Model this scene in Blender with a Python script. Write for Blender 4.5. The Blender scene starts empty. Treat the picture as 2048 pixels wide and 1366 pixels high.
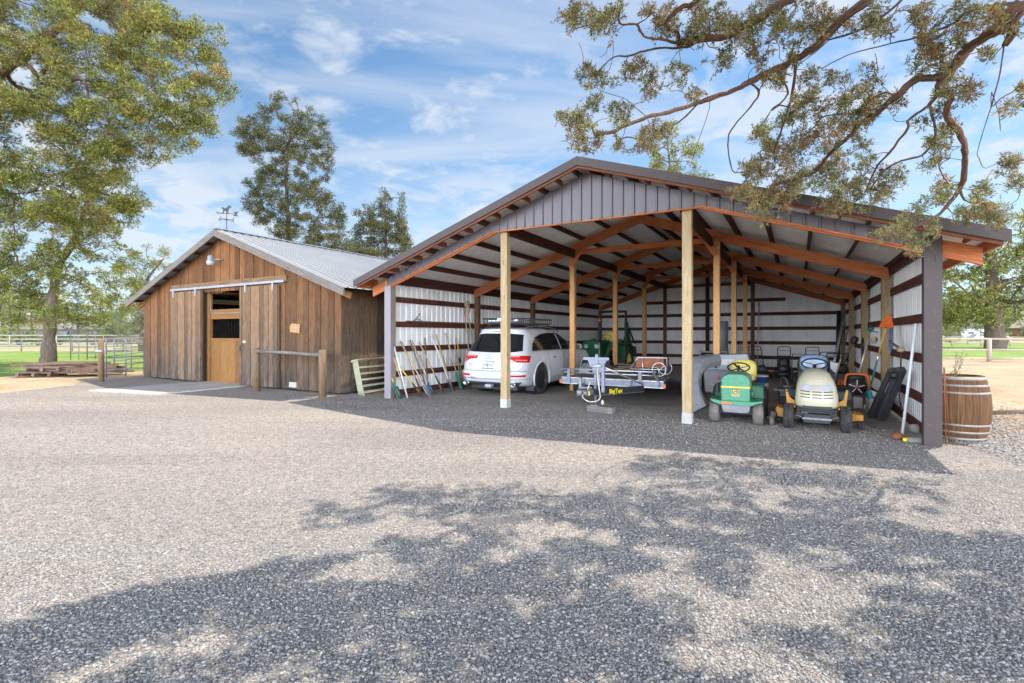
import bpy, math, random
import numpy as np
from mathutils import Vector, Matrix
from mathutils.bvhtree import BVHTree
R_ = math.radians
PI = math.pi
random.seed(7)
scene = bpy.context.scene
COL = scene.collection

# ---------------------------------------------------------------- camera
FPX, CX, HY, CAMH = 988.0, 1024.0, 668.0, 1.55
cd = bpy.data.cameras.new('camera')
cam = bpy.data.objects.new('camera', cd)
COL.objects.link(cam)
cam.location = (0, 0, CAMH)
cam.rotation_euler = (R_(90), 0, 0)
cd.sensor_width = 36.0
cd.lens = 36.0 * FPX / 2048.0
cd.shift_y = -15.0 / 2048.0
cd.clip_start = 0.05
cd.clip_end = 3000
scene.camera = cam

# ---------------------------------------------------------------- sky and sun
SUNV = Vector((0.46, 0.236, 1.0)).normalized()
SUN_EL = math.asin(SUNV.z)
SUN_AZ = math.atan2(SUNV.x, SUNV.y)
world = bpy.data.worlds.new('World')
scene.world = world
world.use_nodes = True
wt = world.node_tree
wn, wl = wt.nodes, wt.links
wn.clear()
def wnode(t, **kw):
    n = wn.new(t)
    for k, v in kw.items(): setattr(n, k, v)
    return n
out = wnode('ShaderNodeOutputWorld')
bg = wnode('ShaderNodeBackground')
bg.inputs['Strength'].default_value = 0.11
sky = wnode('ShaderNodeTexSky', sky_type='NISHITA', sun_disc=False)
sky.sun_elevation = SUN_EL
sky.sun_rotation = SUN_AZ
sky.altitude = 900
sky.air_density = 1.0
sky.dust_density = 0.6
sky.ozone_density = 1.4
tc = wnode('ShaderNodeTexCoord')
sep = wnode('ShaderNodeSeparateXYZ')
wl.new(tc.outputs['Generated'], sep.inputs[0])
mx = wnode('ShaderNodeMath', operation='MAXIMUM'); mx.inputs[1].default_value = 0.0
wl.new(sep.outputs['Z'], mx.inputs[0])
ad = wnode('ShaderNodeMath', operation='ADD'); ad.inputs[1].default_value = 0.16
wl.new(mx.outputs[0], ad.inputs[0])
dx = wnode('ShaderNodeMath', operation='DIVIDE'); dy = wnode('ShaderNodeMath', operation='DIVIDE')
wl.new(sep.outputs['X'], dx.inputs[0]); wl.new(ad.outputs[0], dx.inputs[1])
wl.new(sep.outputs['Y'], dy.inputs[0]); wl.new(ad.outputs[0], dy.inputs[1])
cmb = wnode('ShaderNodeCombineXYZ')
wl.new(dx.outputs[0], cmb.inputs[0]); wl.new(dy.outputs[0], cmb.inputs[1])
def cloud_noise(scale, detail, rough, dist, loc, sc, rot):
    mp = wnode('ShaderNodeMapping')
    mp.inputs['Location'].default_value = loc
    mp.inputs['Scale'].default_value = sc
    mp.inputs['Rotation'].default_value = (0, 0, rot)
    wl.new(cmb.outputs[0], mp.inputs[0])
    nz = wnode('ShaderNodeTexNoise')
    nz.inputs['Scale'].default_value = scale
    nz.inputs['Detail'].default_value = detail
    nz.inputs['Roughness'].default_value = rough
    nz.inputs['Distortion'].default_value = dist
    wl.new(mp.outputs[0], nz.inputs['Vector'])
    return nz
def ramp_(src, a, b, va=0.0, vb=1.0, t='SMOOTHSTEP'):
    m = wnode('ShaderNodeMapRange', interpolation_type=t)
    m.inputs['From Min'].default_value = a; m.inputs['From Max'].default_value = b
    m.inputs['To Min'].default_value = va; m.inputs['To Max'].default_value = vb
    wl.new(src, m.inputs['Value'])
    return m
big = cloud_noise(0.75, 3, 0.5, 0.3, (2.3, 0.7, 0), (1, 1, 1), 0.4)
fine = cloud_noise(3.2, 9, 0.62, 0.5, (1.3, 4.1, 0), (1, 1, 1), 0.2)
wisp = cloud_noise(1.3, 8, 0.55, 1.0, (7.7, 2.2, 0), (0.5, 1.8, 1), -0.5)
bm_ = ramp_(big.outputs['Fac'], 0.36, 0.58)
fm_ = ramp_(fine.outputs['Fac'], 0.40, 0.60)
wm_ = ramp_(wisp.outputs['Fac'], 0.40, 0.72, 0.0, 0.62)
mul = wnode('ShaderNodeMath', operation='MULTIPLY')
wl.new(bm_.outputs[0], mul.inputs[0]); wl.new(fm_.outputs[0], mul.inputs[1])
dotn = wnode('ShaderNodeVectorMath', operation='DOT_PRODUCT'); dotn.inputs[1].default_value = Vector((-0.16, 0.84, 0.52)).normalized()[:]
wl.new(tc.outputs['Generated'], dotn.inputs[0])
puff = cloud_noise(4.6, 8, 0.6, 0.3, (3.3, 1.1, 0), (1, 1.25, 1), 0.3)
pm_ = ramp_(puff.outputs['Fac'], 0.40, 0.74); dm_ = ramp_(dotn.outputs['Value'], 0.90, 0.985)
pu = wnode('ShaderNodeMath', operation='MULTIPLY'); wl.new(pm_.outputs[0], pu.inputs[0]); wl.new(dm_.outputs[0], pu.inputs[1])
mxp = wnode('ShaderNodeMath', operation='MAXIMUM'); wl.new(mul.outputs[0], mxp.inputs[0]); wl.new(pu.outputs[0], mxp.inputs[1])
mxx = wnode('ShaderNodeMath', operation='MAXIMUM')
wl.new(mxp.outputs[0], mxx.inputs[0]); wl.new(wm_.outputs[0], mxx.inputs[1])
low = ramp_(sep.outputs['Z'], 0.0, 0.45, 0.45, 0.0)      # thin high haze whitening towards the horizon
sm = wnode('ShaderNodeMath', operation='ADD', use_clamp=True)
wl.new(mxx.outputs[0], sm.inputs[0]); wl.new(low.outputs[0], sm.inputs[1])
sc_ = wnode('ShaderNodeMath', operation='MULTIPLY'); sc_.inputs[1].default_value = 0.8
wl.new(sm.outputs[0], sc_.inputs[0])
mixc = wnode('ShaderNodeMix', data_type='RGBA')
mixc.inputs[7].default_value = (4.6, 4.9, 5.3, 1)
tint = wnode('ShaderNodeMix', data_type='RGBA', blend_type='MULTIPLY'); tint.inputs[0].default_value = 1.0; tint.inputs[7].default_value = (0.82, 1.0, 1.02, 1)
wl.new(sky.outputs[0], tint.inputs[6])
wl.new(sc_.outputs[0], mixc.inputs[0]); wl.new(tint.outputs[2], mixc.inputs[6])
# unseen bright cloud bank added behind the camera to light the open building fronts
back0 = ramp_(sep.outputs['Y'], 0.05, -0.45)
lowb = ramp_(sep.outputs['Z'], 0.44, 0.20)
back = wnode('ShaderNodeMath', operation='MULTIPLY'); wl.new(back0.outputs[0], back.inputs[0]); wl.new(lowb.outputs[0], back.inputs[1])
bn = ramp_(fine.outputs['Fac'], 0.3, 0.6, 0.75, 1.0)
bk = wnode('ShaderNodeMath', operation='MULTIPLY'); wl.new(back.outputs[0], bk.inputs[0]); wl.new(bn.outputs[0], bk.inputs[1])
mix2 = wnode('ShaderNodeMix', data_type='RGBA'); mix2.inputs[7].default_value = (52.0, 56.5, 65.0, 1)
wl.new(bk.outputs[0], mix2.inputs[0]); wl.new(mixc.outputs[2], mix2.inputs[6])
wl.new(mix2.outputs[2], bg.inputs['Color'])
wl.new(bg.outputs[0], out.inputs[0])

sd = bpy.data.lights.new('sun', 'SUN')
sd.energy = 4.0
sd.angle = R_(0.53)
sd.color = (1.0, 0.92, 0.79)
sun = bpy.data.objects.new('sun', sd)
COL.objects.link(sun)
sun.rotation_euler = SUNV.to_track_quat('Z', 'Y').to_euler()
sun.location = (20, 10, 40)

scene.view_settings.view_transform = 'Standard'
scene.view_settings.look = 'None'
scene.view_settings.exposure = 0.75
scene.view_settings.gamma = 1.0
scene.cycles.max_bounces = 10
scene.cycles.diffuse_bounces = 8
scene.cycles.glossy_bounces = 3
scene.cycles.transparent_max_bounces = 8
scene.cycles.use_denoising = True
scene.cycles.sample_clamp_indirect = 10.0

# ---------------------------------------------------------------- helpers
def PT(px, py, Y):
    """point of the place at depth Y that the survey of the photo puts at px, py"""
    return Vector(((px - CX) / FPX * Y, Y, CAMH + (HY - py) / FPX * Y))
def GP(px, py):
    Y = FPX * CAMH / (py - HY)
    return Vector(((px - CX) / FPX * Y, Y, 0))

class MB:
    def __init__(s):
        s.v, s.f, s.g, s.sm = [], [], [], []
    def add(s, vs, fs, gs=None, smooth=False):
        o = len(s.v)
        s.v += [tuple(p) for p in vs]
        s.g += [tuple(p) for p in (gs if gs is not None else vs)]
        s.f += [tuple(i + o for i in f) for f in fs]
        s.sm += [smooth] * len(fs)
        return s
    def box(s, c, size, R=None):
        hx, hy, hz = size[0] / 2, size[1] / 2, size[2] / 2
        loc = [Vector((x, y, z)) for x in (-hx, hx) for y in (-hy, hy) for z in (-hz, hz)]
        if R is None: R = Matrix.Identity(3)
        elif not isinstance(R, Matrix): R = Matrix.Rotation(R, 3, 'Z')
        vs = [R @ p + Vector(c) for p in loc]
        ax = max(range(3), key=lambda i: size[i])
        off = Vector((random.random() * 40, random.random() * 40, random.random() * 40))
        od = [ax] + [i for i in range(3) if i != ax]
        gs = [Vector((p[od[0]], p[od[1]], p[od[2]])) + off for p in loc]
        fs = [(0, 1, 3, 2), (4, 6, 7, 5), (0, 4, 5, 1), (2, 3, 7, 6), (0, 2, 6, 4), (1, 5, 7, 3)]
        return s.add(vs, fs, gs)
    def b(s, x0, x1, y0, y1, z0, z1):
        return s.box(((x0 + x1) / 2, (y0 + y1) / 2, (z0 + z1) / 2), (abs(x1 - x0), abs(y1 - y0), abs(z1 - z0)))
    def beam(s, p, q, w, h, up=(0, 0, 1)):
        p, q = Vector(p), Vector(q)
        d = q - p; L = d.length; x = d.normalized(); up = Vector(up)
        y = up.cross(x)
        if y.length < 1e-4: y = Vector((0, 1, 0)).cross(x)
        y.normalize(); z = x.cross(y)
        R = Matrix((x, y, z)).transposed()
        return s.box((p + q) / 2, (L, w, h), R)
    def tube(s, pts, r, seg=8, cap=True, smooth=True):
        pts = [Vector(p) for p in pts]
        n = len(pts)
        rs = [r] * n if not isinstance(r, (list, tuple)) else list(r)
        vs, gs, fs = [], [], []
        t0 = (pts[1] - pts[0]).normalized()
        a = Vector((0, 0, 1)) if abs(t0.z) < 0.9 else Vector((1, 0, 0))
        y = a.cross(t0).normalized()
        L = 0; off = Vector((random.random() * 40, random.random() * 9, random.random() * 9))
        for i in range(n):
            t = (pts[min(i + 1, n - 1)] - pts[max(i - 1, 0)])
            if t.length < 1e-9: t = t0
            t.normalize()
            y = (y - t * y.dot(t))
            if y.length < 1e-6: y = t.orthogonal()
            y.normalize(); z = t.cross(y)
            if i: L += (pts[i] - pts[i - 1]).length
            for k in range(seg):
                an = 2 * PI * k / seg
                o = y * math.cos(an) * rs[i] + z * math.sin(an) * rs[i]
                vs.append(pts[i] + o); gs.append(Vector((L, math.cos(an) * rs[i], math.sin(an) * rs[i])) + off)
        for i in range(n - 1):
            for k in range(seg):
                k2 = (k + 1) % seg
                fs.append((i * seg + k, i * seg + k2, (i + 1) * seg + k2, (i + 1) * seg + k))
        s.add(vs, fs, gs, smooth)
        if cap:
            o = len(s.v) - len(vs)
            s.f += [tuple(o + k for k in reversed(range(seg))), tuple(o + (n - 1) * seg + k for k in range(seg))]
            s.sm += [False, False]
        return s
    def lathe(s, prof, seg=24, M=None, smooth=True):
        M = M or Matrix.Identity(4)
        vs, fs = [], []
        for r, z in prof:
            for k in range(seg):
                a = 2 * PI * k / seg
                vs.append(M @ Vector((r * math.cos(a), r * math.sin(a), z)))
        for i in range(len(prof) - 1):
            for k in range(seg):
                k2 = (k + 1) % seg
                fs.append((i * seg + k, i * seg + k2, (i + 1) * seg + k2, (i + 1) * seg + k))
        s.add(vs, fs, None, smooth)
        o = len(s.v) - len(vs)
        if prof[0][0] > 1e-5: s.f.append(tuple(o + k for k in reversed(range(seg)))); s.sm.append(False)
        if prof[-1][0] > 1e-5: s.f.append(tuple(o + (len(prof) - 1) * seg + k for k in range(seg))); s.sm.append(False)
        return s
    def ring(s, prof, seg=32, M=None, smooth=True):
        """closed profile turned round z (a tyre, a hoop)"""
        M = M or Matrix.Identity(4)
        n = len(prof); vs, fs = [], []
        for k in range(seg):
            a = 2 * PI * k / seg
            for r, z in prof: vs.append(M @ Vector((r * math.cos(a), r * math.sin(a), z)))
        for k in range(seg):
            k2 = (k + 1) % seg
            for i in range(n):
                i2 = (i + 1) % n
                fs.append((k * n + i, k2 * n + i, k2 * n + i2, k * n + i2))
        return s.add(vs, fs, None, smooth)
    def prism(s, poly, t0, t1, M=None):
        M = M or Matrix.Identity(4)
        n = len(poly)
        vs = [M @ Vector((x, y, t0)) for x, y in poly] + [M @ Vector((x, y, t1)) for x, y in poly]
        off = Vector((random.random() * 40, random.random() * 40, 0))
        gs = [Vector((y, x, t0)) + off for x, y in poly] + [Vector((y, x, t1)) + off for x, y in poly]
        fs = [tuple(reversed(range(n))), tuple(range(n, 2 * n))]
        for i in range(n):
            j = (i + 1) % n
            fs.append((i, j, n + j, n + i))
        return s.add(vs, fs, gs)
    def blob(s, c, r, seg=14, rings=9, n=2.0, M=None):
        """superellipsoid"""
        vs, fs = [], []
        def pw(v, e): return math.copysign(abs(v) ** e, v)
        e = 2.0 / n
        for i in range(rings + 1):
            ph = -PI / 2 + PI * i / rings
            for k in range(seg):
                a = 2 * PI * k / seg
                p = Vector((r[0] * pw(math.cos(ph), e) * pw(math.cos(a), e), r[1] * pw(math.cos(ph), e) * pw(math.sin(a), e), r[2] * pw(math.sin(ph), e)))
                if M is not None: p = M @ p
                vs.append(p + Vector(c))
        for i in range(rings):
            for k in range(seg):
                k2 = (k + 1) % seg
                fs.append((i * seg + k, i * seg + k2, (i + 1) * seg + k2, (i + 1) * seg + k))
        return s.add(vs, fs, None, True)
    def mesh(s, name):
        me = bpy.data.meshes.new(name)
        me.from_pydata(s.v, [], s.f)
        a = me.attributes.new('gc', 'FLOAT_VECTOR', 'POINT')
        a.data.foreach_set('vector', np.array(s.g, dtype=np.float32).ravel())
        me.polygons.foreach_set('use_smooth', s.sm)
        me.update()
        return me
    def build(s, name, mat, parent=None, bevel=0.0, segs=2):
        me = s.mesh(name)
        me.materials.append(mat)
        o = bpy.data.objects.new(name, me)
        COL.objects.link(o)
        if parent is not None: o.parent = parent
        if bevel:
            m = o.modifiers.new('bevel', 'BEVEL'); m.width = bevel; m.segments = segs
            m.limit_method = 'ANGLE'; m.angle_limit = R_(40); m.harden_normals = False
        return o

def tag(o, label=None, cat=None, group=None, kind=None):
    if label: o['label'] = label
    if cat: o['category'] = cat
    if group: o['group'] = group
    if kind: o['kind'] = kind
    return o
def thing(name, label, cat, loc=(0, 0, 0), rz=0.0, group=None, rot=None):
    o = bpy.data.objects.new(name, None)
    COL.objects.link(o)
    o.location = loc
    o.rotation_euler = rot if rot is not None else (0, 0, rz)
    o.empty_display_size = 0.2
    return tag(o, label, cat, group)
def copy_tree(o, parent=None):
    c = o.copy(); COL.objects.link(c)
    if parent is not None: c.parent = parent
    for ch in list(o.children): copy_tree(ch, c)
    return c
def crom(ps, n=6):
    """Catmull-Rom through points"""
    ps = [Vector(p) for p in ps]; o = []
    for i in range(len(ps) - 1):
        a = ps[max(i - 1, 0)]; b_ = ps[i]; c = ps[i + 1]; d = ps[min(i + 2, len(ps) - 1)]
        for k in range(n):
            t = k / n
            o.append(0.5 * ((2 * b_) + (c - a) * t + (2 * a - 5 * b_ + 4 * c - d) * t * t + (3 * b_ - a - 3 * c + d) * t ** 3))
    o.append(ps[-1])
    return o
def RX(a): return Matrix.Rotation(a, 4, 'X')
def RY(a): return Matrix.Rotation(a, 4, 'Y')
def RZ(a): return Matrix.Rotation(a, 4, 'Z')
def TR(x, y, z): return Matrix.Translation((x, y, z))

# ---------------------------------------------------------------- materials
MAT = {}
class NM:
    def __init__(s, name):
        s.m = bpy.data.materials.new(name); s.m.use_nodes = True
        s.t = s.m.node_tree; s.n = s.t.nodes; s.l = s.t.links
        s.bs = s.n['Principled BSDF']
        MAT[name] = s.m
    def nd(s, t, **kw):
        n = s.n.new(t)
        for k, v in kw.items(): setattr(n, k, v)
        return n
    def coord(s, kind='gc'):
        if kind == 'gc':
            a = s.nd('ShaderNodeAttribute'); a.attribute_name = 'gc'; return a.outputs['Vector']
        if kind == 'pos': return s.nd('ShaderNodeNewGeometry').outputs['Position']
        return s.nd('ShaderNodeTexCoord').outputs['Object']
    def mapv(s, v, sc):
        m = s.nd('ShaderNodeMapping'); m.inputs['Scale'].default_value = sc; s.l.new(v, m.inputs[0]); return m.outputs[0]
    def noise(s, v, scale, detail=4, rough=0.55, dist=0.0):
        n = s.nd('ShaderNodeTexNoise')
        n.inputs['Scale'].default_value = scale; n.inputs['Detail'].default_value = detail
        n.inputs['Roughness'].default_value = rough; n.inputs['Distortion'].default_value = dist
        s.l.new(v, n.inputs['Vector']); return n.outputs['Fac']
    def rng(s, v, a, b, c=0.0, d=1.0):
        m = s.nd('ShaderNodeMapRange')
        for k, x in (('From Min', a), ('From Max', b), ('To Min', c), ('To Max', d)): m.inputs[k].default_value = x
        s.l.new(v, m.inputs['Value']); return m.outputs[0]
    def ramp(s, v, stops):
        r = s.nd('ShaderNodeValToRGB'); e = r.color_ramp.elements
        while len(e) < len(stops): e.new(0.5)
        for i, (p, c) in enumerate(stops): e[i].position = p; e[i].color = (*c, 1)
        s.l.new(v, r.inputs[0]); return r.outputs[0]
    def mix(s, f, a, b, mode='MIX'):
        m = s.nd('ShaderNodeMix', data_type='RGBA', blend_type=mode)
        for i, x in ((0, f), (6, a), (7, b)):
            if isinstance(x, (int, float)): m.inputs[i].default_value = x
            elif isinstance(x, tuple): m.inputs[i].default_value = (*x, 1)
            else: s.l.new(x, m.inputs[i])
        return m.outputs[2]
    def math(s, op, a, b=None):
        m = s.nd('ShaderNodeMath', operation=op)
        for i, x in ((0, a), (1, b)):
            if x is None: continue
            if isinstance(x, (int, float)): m.inputs[i].default_value = x
            else: s.l.new(x, m.inputs[i])
        return m.outputs[0]
    def bump(s, h, st=0.3, d=0.01):
        b_ = s.nd('ShaderNodeBump'); b_.inputs['Strength'].default_value = st; b_.inputs['Distance'].default_value = d
        s.l.new(h, b_.inputs['Height']); s.l.new(b_.outputs[0], s.bs.inputs['Normal'])
    def col(s, c):
        if isinstance(c, tuple): s.bs.inputs['Base Color'].default_value = (*c, 1)
        else: s.l.new(c, s.bs.inputs['Base Color'])
    def set(s, **kw):
        for k, v in kw.items():
            s.bs.inputs[k.replace('_', ' ')].default_value = v
        return s
def isl(m): return m.nd('ShaderNodeNewGeometry').outputs['Random Per Island']

def paint(name, c, rough=0.45, metal=0.0, var=0.12, dirt=0.0, dirtc=(0.2, 0.17, 0.13), coat=0.0, bump=0.0, nsc=6.0):
    m = NM(name); v = m.coord('obj')
    n = m.noise(v, nsc, 6, 0.6)
    lo = tuple(x * (1 - var) for x in c); hi = tuple(min(1, x * (1 + var)) for x in c)
    cc = m.mix(m.rng(n, 0.3, 0.7), lo, hi)
    if dirt:
        n2 = m.noise(v, nsc * 2.7, 8, 0.7, 0.4)
        cc = m.mix(m.rng(n2, 0.62 - dirt * 0.4, 0.8 - dirt * 0.2, 0, min(1, 0.35 + dirt)), cc, dirtc)
    m.col(cc)
    m.set(Metallic=metal)
    m.l.new(m.rng(n, 0.2, 0.8, max(0.02, rough - 0.08), min(1, rough + 0.1)), m.bs.inputs['Roughness'])
    if coat: m.set(Coat_Weight=coat, Coat_Roughness=0.05)
    if bump: m.bump(m.noise(v, nsc * 20, 3), bump, 0.002)
    return m.m

def wood(name, stops, var=0.35, rough=0.75, knots=0.0, stain=0.0, stainc=(0.03, 0.025, 0.022), sc=1.0, bump=0.35, tint=None):
    """stops: dark, mid and light grain; every board its own tone"""
    m = NM(name); v = m.coord('gc')
    g = m.mapv(v, (0.9 * sc, 16 * sc, 16 * sc))
    n1 = m.noise(g, 2.2, 7, 0.62, 1.4)
    g2 = m.mapv(v, (2.5 * sc, 70 * sc, 70 * sc))
    n2 = m.noise(g2, 2.0, 4, 0.6)
    f = m.math('ADD', m.math('MULTIPLY', n1, 0.72), m.math('MULTIPLY', n2, 0.28))
    c = m.ramp(f, [(0.32, stops[0]), (0.5, stops[1]), (0.68, stops[2])])
    c = m.mix(1.0, c, m.ramp(isl(m), [(0, (1 - var,) * 3), (0.5, (1, 1 - 0.1 * var, 1 - 0.15 * var)), (1, (1 + var * 0.6,) * 3)]), 'MULTIPLY')
    if knots:
        vo = m.nd('ShaderNodeTexVoronoi'); vo.inputs['Scale'].default_value = 1.6
        m.l.new(m.mapv(v, (1.2, 5, 5)), vo.inputs['Vector'])
        c = m.mix(m.rng(vo.outputs['Distance'], 0.05, 0.14, knots, 0.0), c, tuple(x * 0.35 for x in stops[0]))
    if stain:
        n3 = m.noise(m.mapv(v, (0.8, 3, 3)), 1.7, 5, 0.6, 0.8)
        c = m.mix(m.rng(n3, 0.55, 0.75, 0, stain), c, stainc)
    m.col(c); m.set(Roughness=rough)
    m.bs.inputs['Specular IOR Level'].default_value = 0.3
    m.bump(f, bump, 0.006)
    return m.m

wood('post_pale', [(0.26, 0.175, 0.09), (0.46, 0.345, 0.19), (0.58, 0.46, 0.28)], 0.12, knots=0.8)
wood('post_fir', [(0.42, 0.20, 0.075), (0.64, 0.35, 0.14), (0.72, 0.45, 0.21)], 0.15, knots=0.8)
wood('rafter_shaded', [(0.09, 0.03, 0.016), (0.18, 0.062, 0.03), (0.27, 0.11, 0.055)], 0.25, stain=0.3)  # orange rafter wood darkened, shade below the roof edge put into its colour
wood('rafter_red', [(0.24, 0.07, 0.026), (0.46, 0.15, 0.052), (0.58, 0.24, 0.095)], 0.28, knots=0.6, stain=0.25)
wood('purlin_dark', [(0.035, 0.014, 0.011), (0.075, 0.028, 0.02), (0.13, 0.055, 0.035)], 0.5, stain=0.7)
wood('girt_dark', [(0.045, 0.014, 0.010), (0.10, 0.030, 0.020), (0.16, 0.075, 0.045)], 0.5, stain=0.9, stainc=(0.012, 0.01, 0.01))
wood('post_brown', [(0.10, 0.05, 0.03), (0.19, 0.10, 0.055), (0.27, 0.16, 0.09)], 0.3, knots=0.5, stain=0.3)
wood('post_tan', [(0.20, 0.13, 0.06), (0.34, 0.24, 0.12), (0.44, 0.32, 0.18)], 0.2, knots=0.7, stain=0.2)
wood('grey_wood', [(0.10, 0.085, 0.075), (0.19, 0.17, 0.15), (0.30, 0.27, 0.245)], 0.3, stain=0.3)
wood('stall_wood', [(0.13, 0.06, 0.018), (0.25, 0.12, 0.035), (0.33, 0.18, 0.06)], 0.3, knots=0.7)
wood('lumber', [(0.09, 0.06, 0.042), (0.18, 0.125, 0.09), (0.28, 0.205, 0.155)], 0.5, stain=0.3)
wood('handle_wood', [(0.34, 0.24, 0.14), (0.48, 0.36, 0.22), (0.58, 0.46, 0.30)], 0.3)
wood('handle_ochre', [(0.38, 0.22, 0.07), (0.52, 0.32, 0.11), (0.6, 0.4, 0.16)], 0.2)
wood('log_post', [(0.11, 0.07, 0.04), (0.21, 0.14, 0.08), (0.30, 0.21, 0.13)], 0.2, knots=0.5, stain=0.35, stainc=(0.16, 0.15, 0.14))
wood('rail_wood', [(0.30, 0.25, 0.18), (0.44, 0.38, 0.29), (0.56, 0.50, 0.40)], 0.2, stain=0.2, stainc=(0.2, 0.18, 0.15))
wood('barrel_oak', [(0.075, 0.036, 0.018), (0.16, 0.08, 0.034), (0.25, 0.14, 0.065)], 0.35, stain=0.55, stainc=(0.10, 0.065, 0.04))
wood('sign_wood', [(0.30, 0.15, 0.06), (0.48, 0.27, 0.12), (0.58, 0.37, 0.19)], 0.2)
wood('bark', [(0.05, 0.034, 0.026), (0.13, 0.092, 0.07), (0.25, 0.19, 0.15)], 0.1, sc=0.35, bump=1.0)
wood('bark_dark', [(0.05, 0.035, 0.03), (0.10, 0.07, 0.055), (0.17, 0.13, 0.11)], 0.1, sc=0.5, bump=1.0)
wood('bark_red', [(0.055, 0.03, 0.022), (0.15, 0.088, 0.062), (0.34, 0.235, 0.18)], 0.25, sc=0.8, bump=1.0)
wood('twig', [(0.14, 0.10, 0.08), (0.26, 0.20, 0.165), (0.40, 0.34, 0.29)], 0.3)

# weathered barn siding: orange brown under the eaves where rain never reaches, grey and stained below
def siding(name, warm, mid, grey, zlo, zhi, dark=0.0):
    m = NM(name); v = m.coord('gc'); pos = m.coord('pos')
    sp = m.nd('ShaderNodeSeparateXYZ'); m.l.new(pos, sp.inputs[0])
    g = m.mapv(v, (0.8, 13, 13))
    n1 = m.noise(g, 2.4, 8, 0.66, 1.6)
    n2 = m.noise(m.mapv(v, (2, 60, 60)), 2, 4, 0.6)
    f = m.math('ADD', m.math('MULTIPLY', n1, 0.7), m.math('MULTIPLY', n2, 0.3))
    r = isl(m)
    streak = m.noise(m.mapv(v, (0.35, 7, 7)), 1.8, 5, 0.6, 0.6)
    zz = m.math('ADD', sp.outputs['Z'], m.math('MULTIPLY', m.math('SUBTRACT', streak, 0.5), 4.0))
    zz = m.math('ADD', zz, m.math('MULTIPLY', m.math('SUBTRACT', r, 0.5), 0.9))
    w = m.rng(zz, zlo, zhi)
    base = m.ramp(w, [(0.0, grey), (0.30, tuple((a + b_) / 2 for a, b_ in zip(grey, mid))), (0.55, mid), (1.0, warm)])
    c = m.mix(1.0, base, m.ramp(f, [(0.34, (0.30, 0.27, 0.26)), (0.5, (1, 1, 1)), (0.66, (1.7, 1.62, 1.5))]), 'MULTIPLY')
    c = m.mix(1.0, c, m.ramp(r, [(0, (0.62, 0.60, 0.58)), (0.5, (1, 0.99, 0.97)), (1, (1.34, 1.30, 1.24))]), 'MULTIPLY')
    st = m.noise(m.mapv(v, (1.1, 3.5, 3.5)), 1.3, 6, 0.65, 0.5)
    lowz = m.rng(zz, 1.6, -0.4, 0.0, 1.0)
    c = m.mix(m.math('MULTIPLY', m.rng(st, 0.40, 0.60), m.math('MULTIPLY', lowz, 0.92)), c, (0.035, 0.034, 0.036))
    vo = m.nd('ShaderNodeTexVoronoi'); vo.inputs['Scale'].default_value = 1.5
    m.l.new(m.mapv(v, (1.0, 4.5, 4.5)), vo.inputs['Vector'])
    c = m.mix(m.rng(vo.outputs['Distance'], 0.04, 0.11, 0.85, 0.0), c, (0.045, 0.025, 0.015))
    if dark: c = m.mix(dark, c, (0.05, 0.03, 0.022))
    m.col(c); m.set(Roughness=0.82); m.bs.inputs['Specular IOR Level'].default_value = 0.2
    m.bump(f, 0.6, 0.008)
siding('siding', (0.185, 0.088, 0.038), (0.148, 0.083, 0.044), (0.13, 0.108, 0.088), -0.8, 3.6)
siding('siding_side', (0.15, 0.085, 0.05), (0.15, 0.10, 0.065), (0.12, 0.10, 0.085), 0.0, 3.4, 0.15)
siding('siding_door', (0.215, 0.135, 0.080), (0.185, 0.122, 0.078), (0.165, 0.138, 0.112), -0.8, 3.2)

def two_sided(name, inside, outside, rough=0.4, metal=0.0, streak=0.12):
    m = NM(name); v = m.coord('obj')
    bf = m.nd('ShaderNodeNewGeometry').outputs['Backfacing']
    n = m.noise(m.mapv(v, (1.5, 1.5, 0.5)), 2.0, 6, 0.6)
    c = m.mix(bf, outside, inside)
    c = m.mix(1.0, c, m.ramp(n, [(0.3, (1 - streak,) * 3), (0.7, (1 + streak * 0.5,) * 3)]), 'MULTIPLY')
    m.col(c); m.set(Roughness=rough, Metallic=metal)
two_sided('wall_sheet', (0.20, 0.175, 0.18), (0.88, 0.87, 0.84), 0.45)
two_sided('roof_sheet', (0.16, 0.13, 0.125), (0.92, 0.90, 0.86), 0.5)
paint('brown_metal', (0.070, 0.052, 0.049), 0.6, var=0.10, dirt=0.15, dirtc=(0.18, 0.155, 0.15))
paint('clad_metal', (0.115, 0.102, 0.112), 0.4, var=0.10, dirt=0.12, dirtc=(0.3, 0.28, 0.28))
paint('pale_corner_metal', (0.26, 0.225, 0.24), 0.4, var=0.06)
paint('galv_roof', (0.30, 0.305, 0.31), 0.55, metal=0.1, var=0.06, nsc=0.8)
paint('fibre_panel', (0.78, 0.70, 0.46), 0.5)
paint('galv', (0.34, 0.355, 0.38), 0.5, metal=0.4, var=0.15)
paint('pipe_steel', (0.20, 0.21, 0.225), 0.6, metal=0.3, var=0.2, dirt=0.15, dirtc=(0.22, 0.15, 0.10))
paint('pale_sleeve', (0.50, 0.49, 0.46), 0.8, var=0.2, dirt=0.3, dirtc=(0.3, 0.24, 0.17))
paint('black_void', (0.02, 0.018, 0.018), 0.9)

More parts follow.
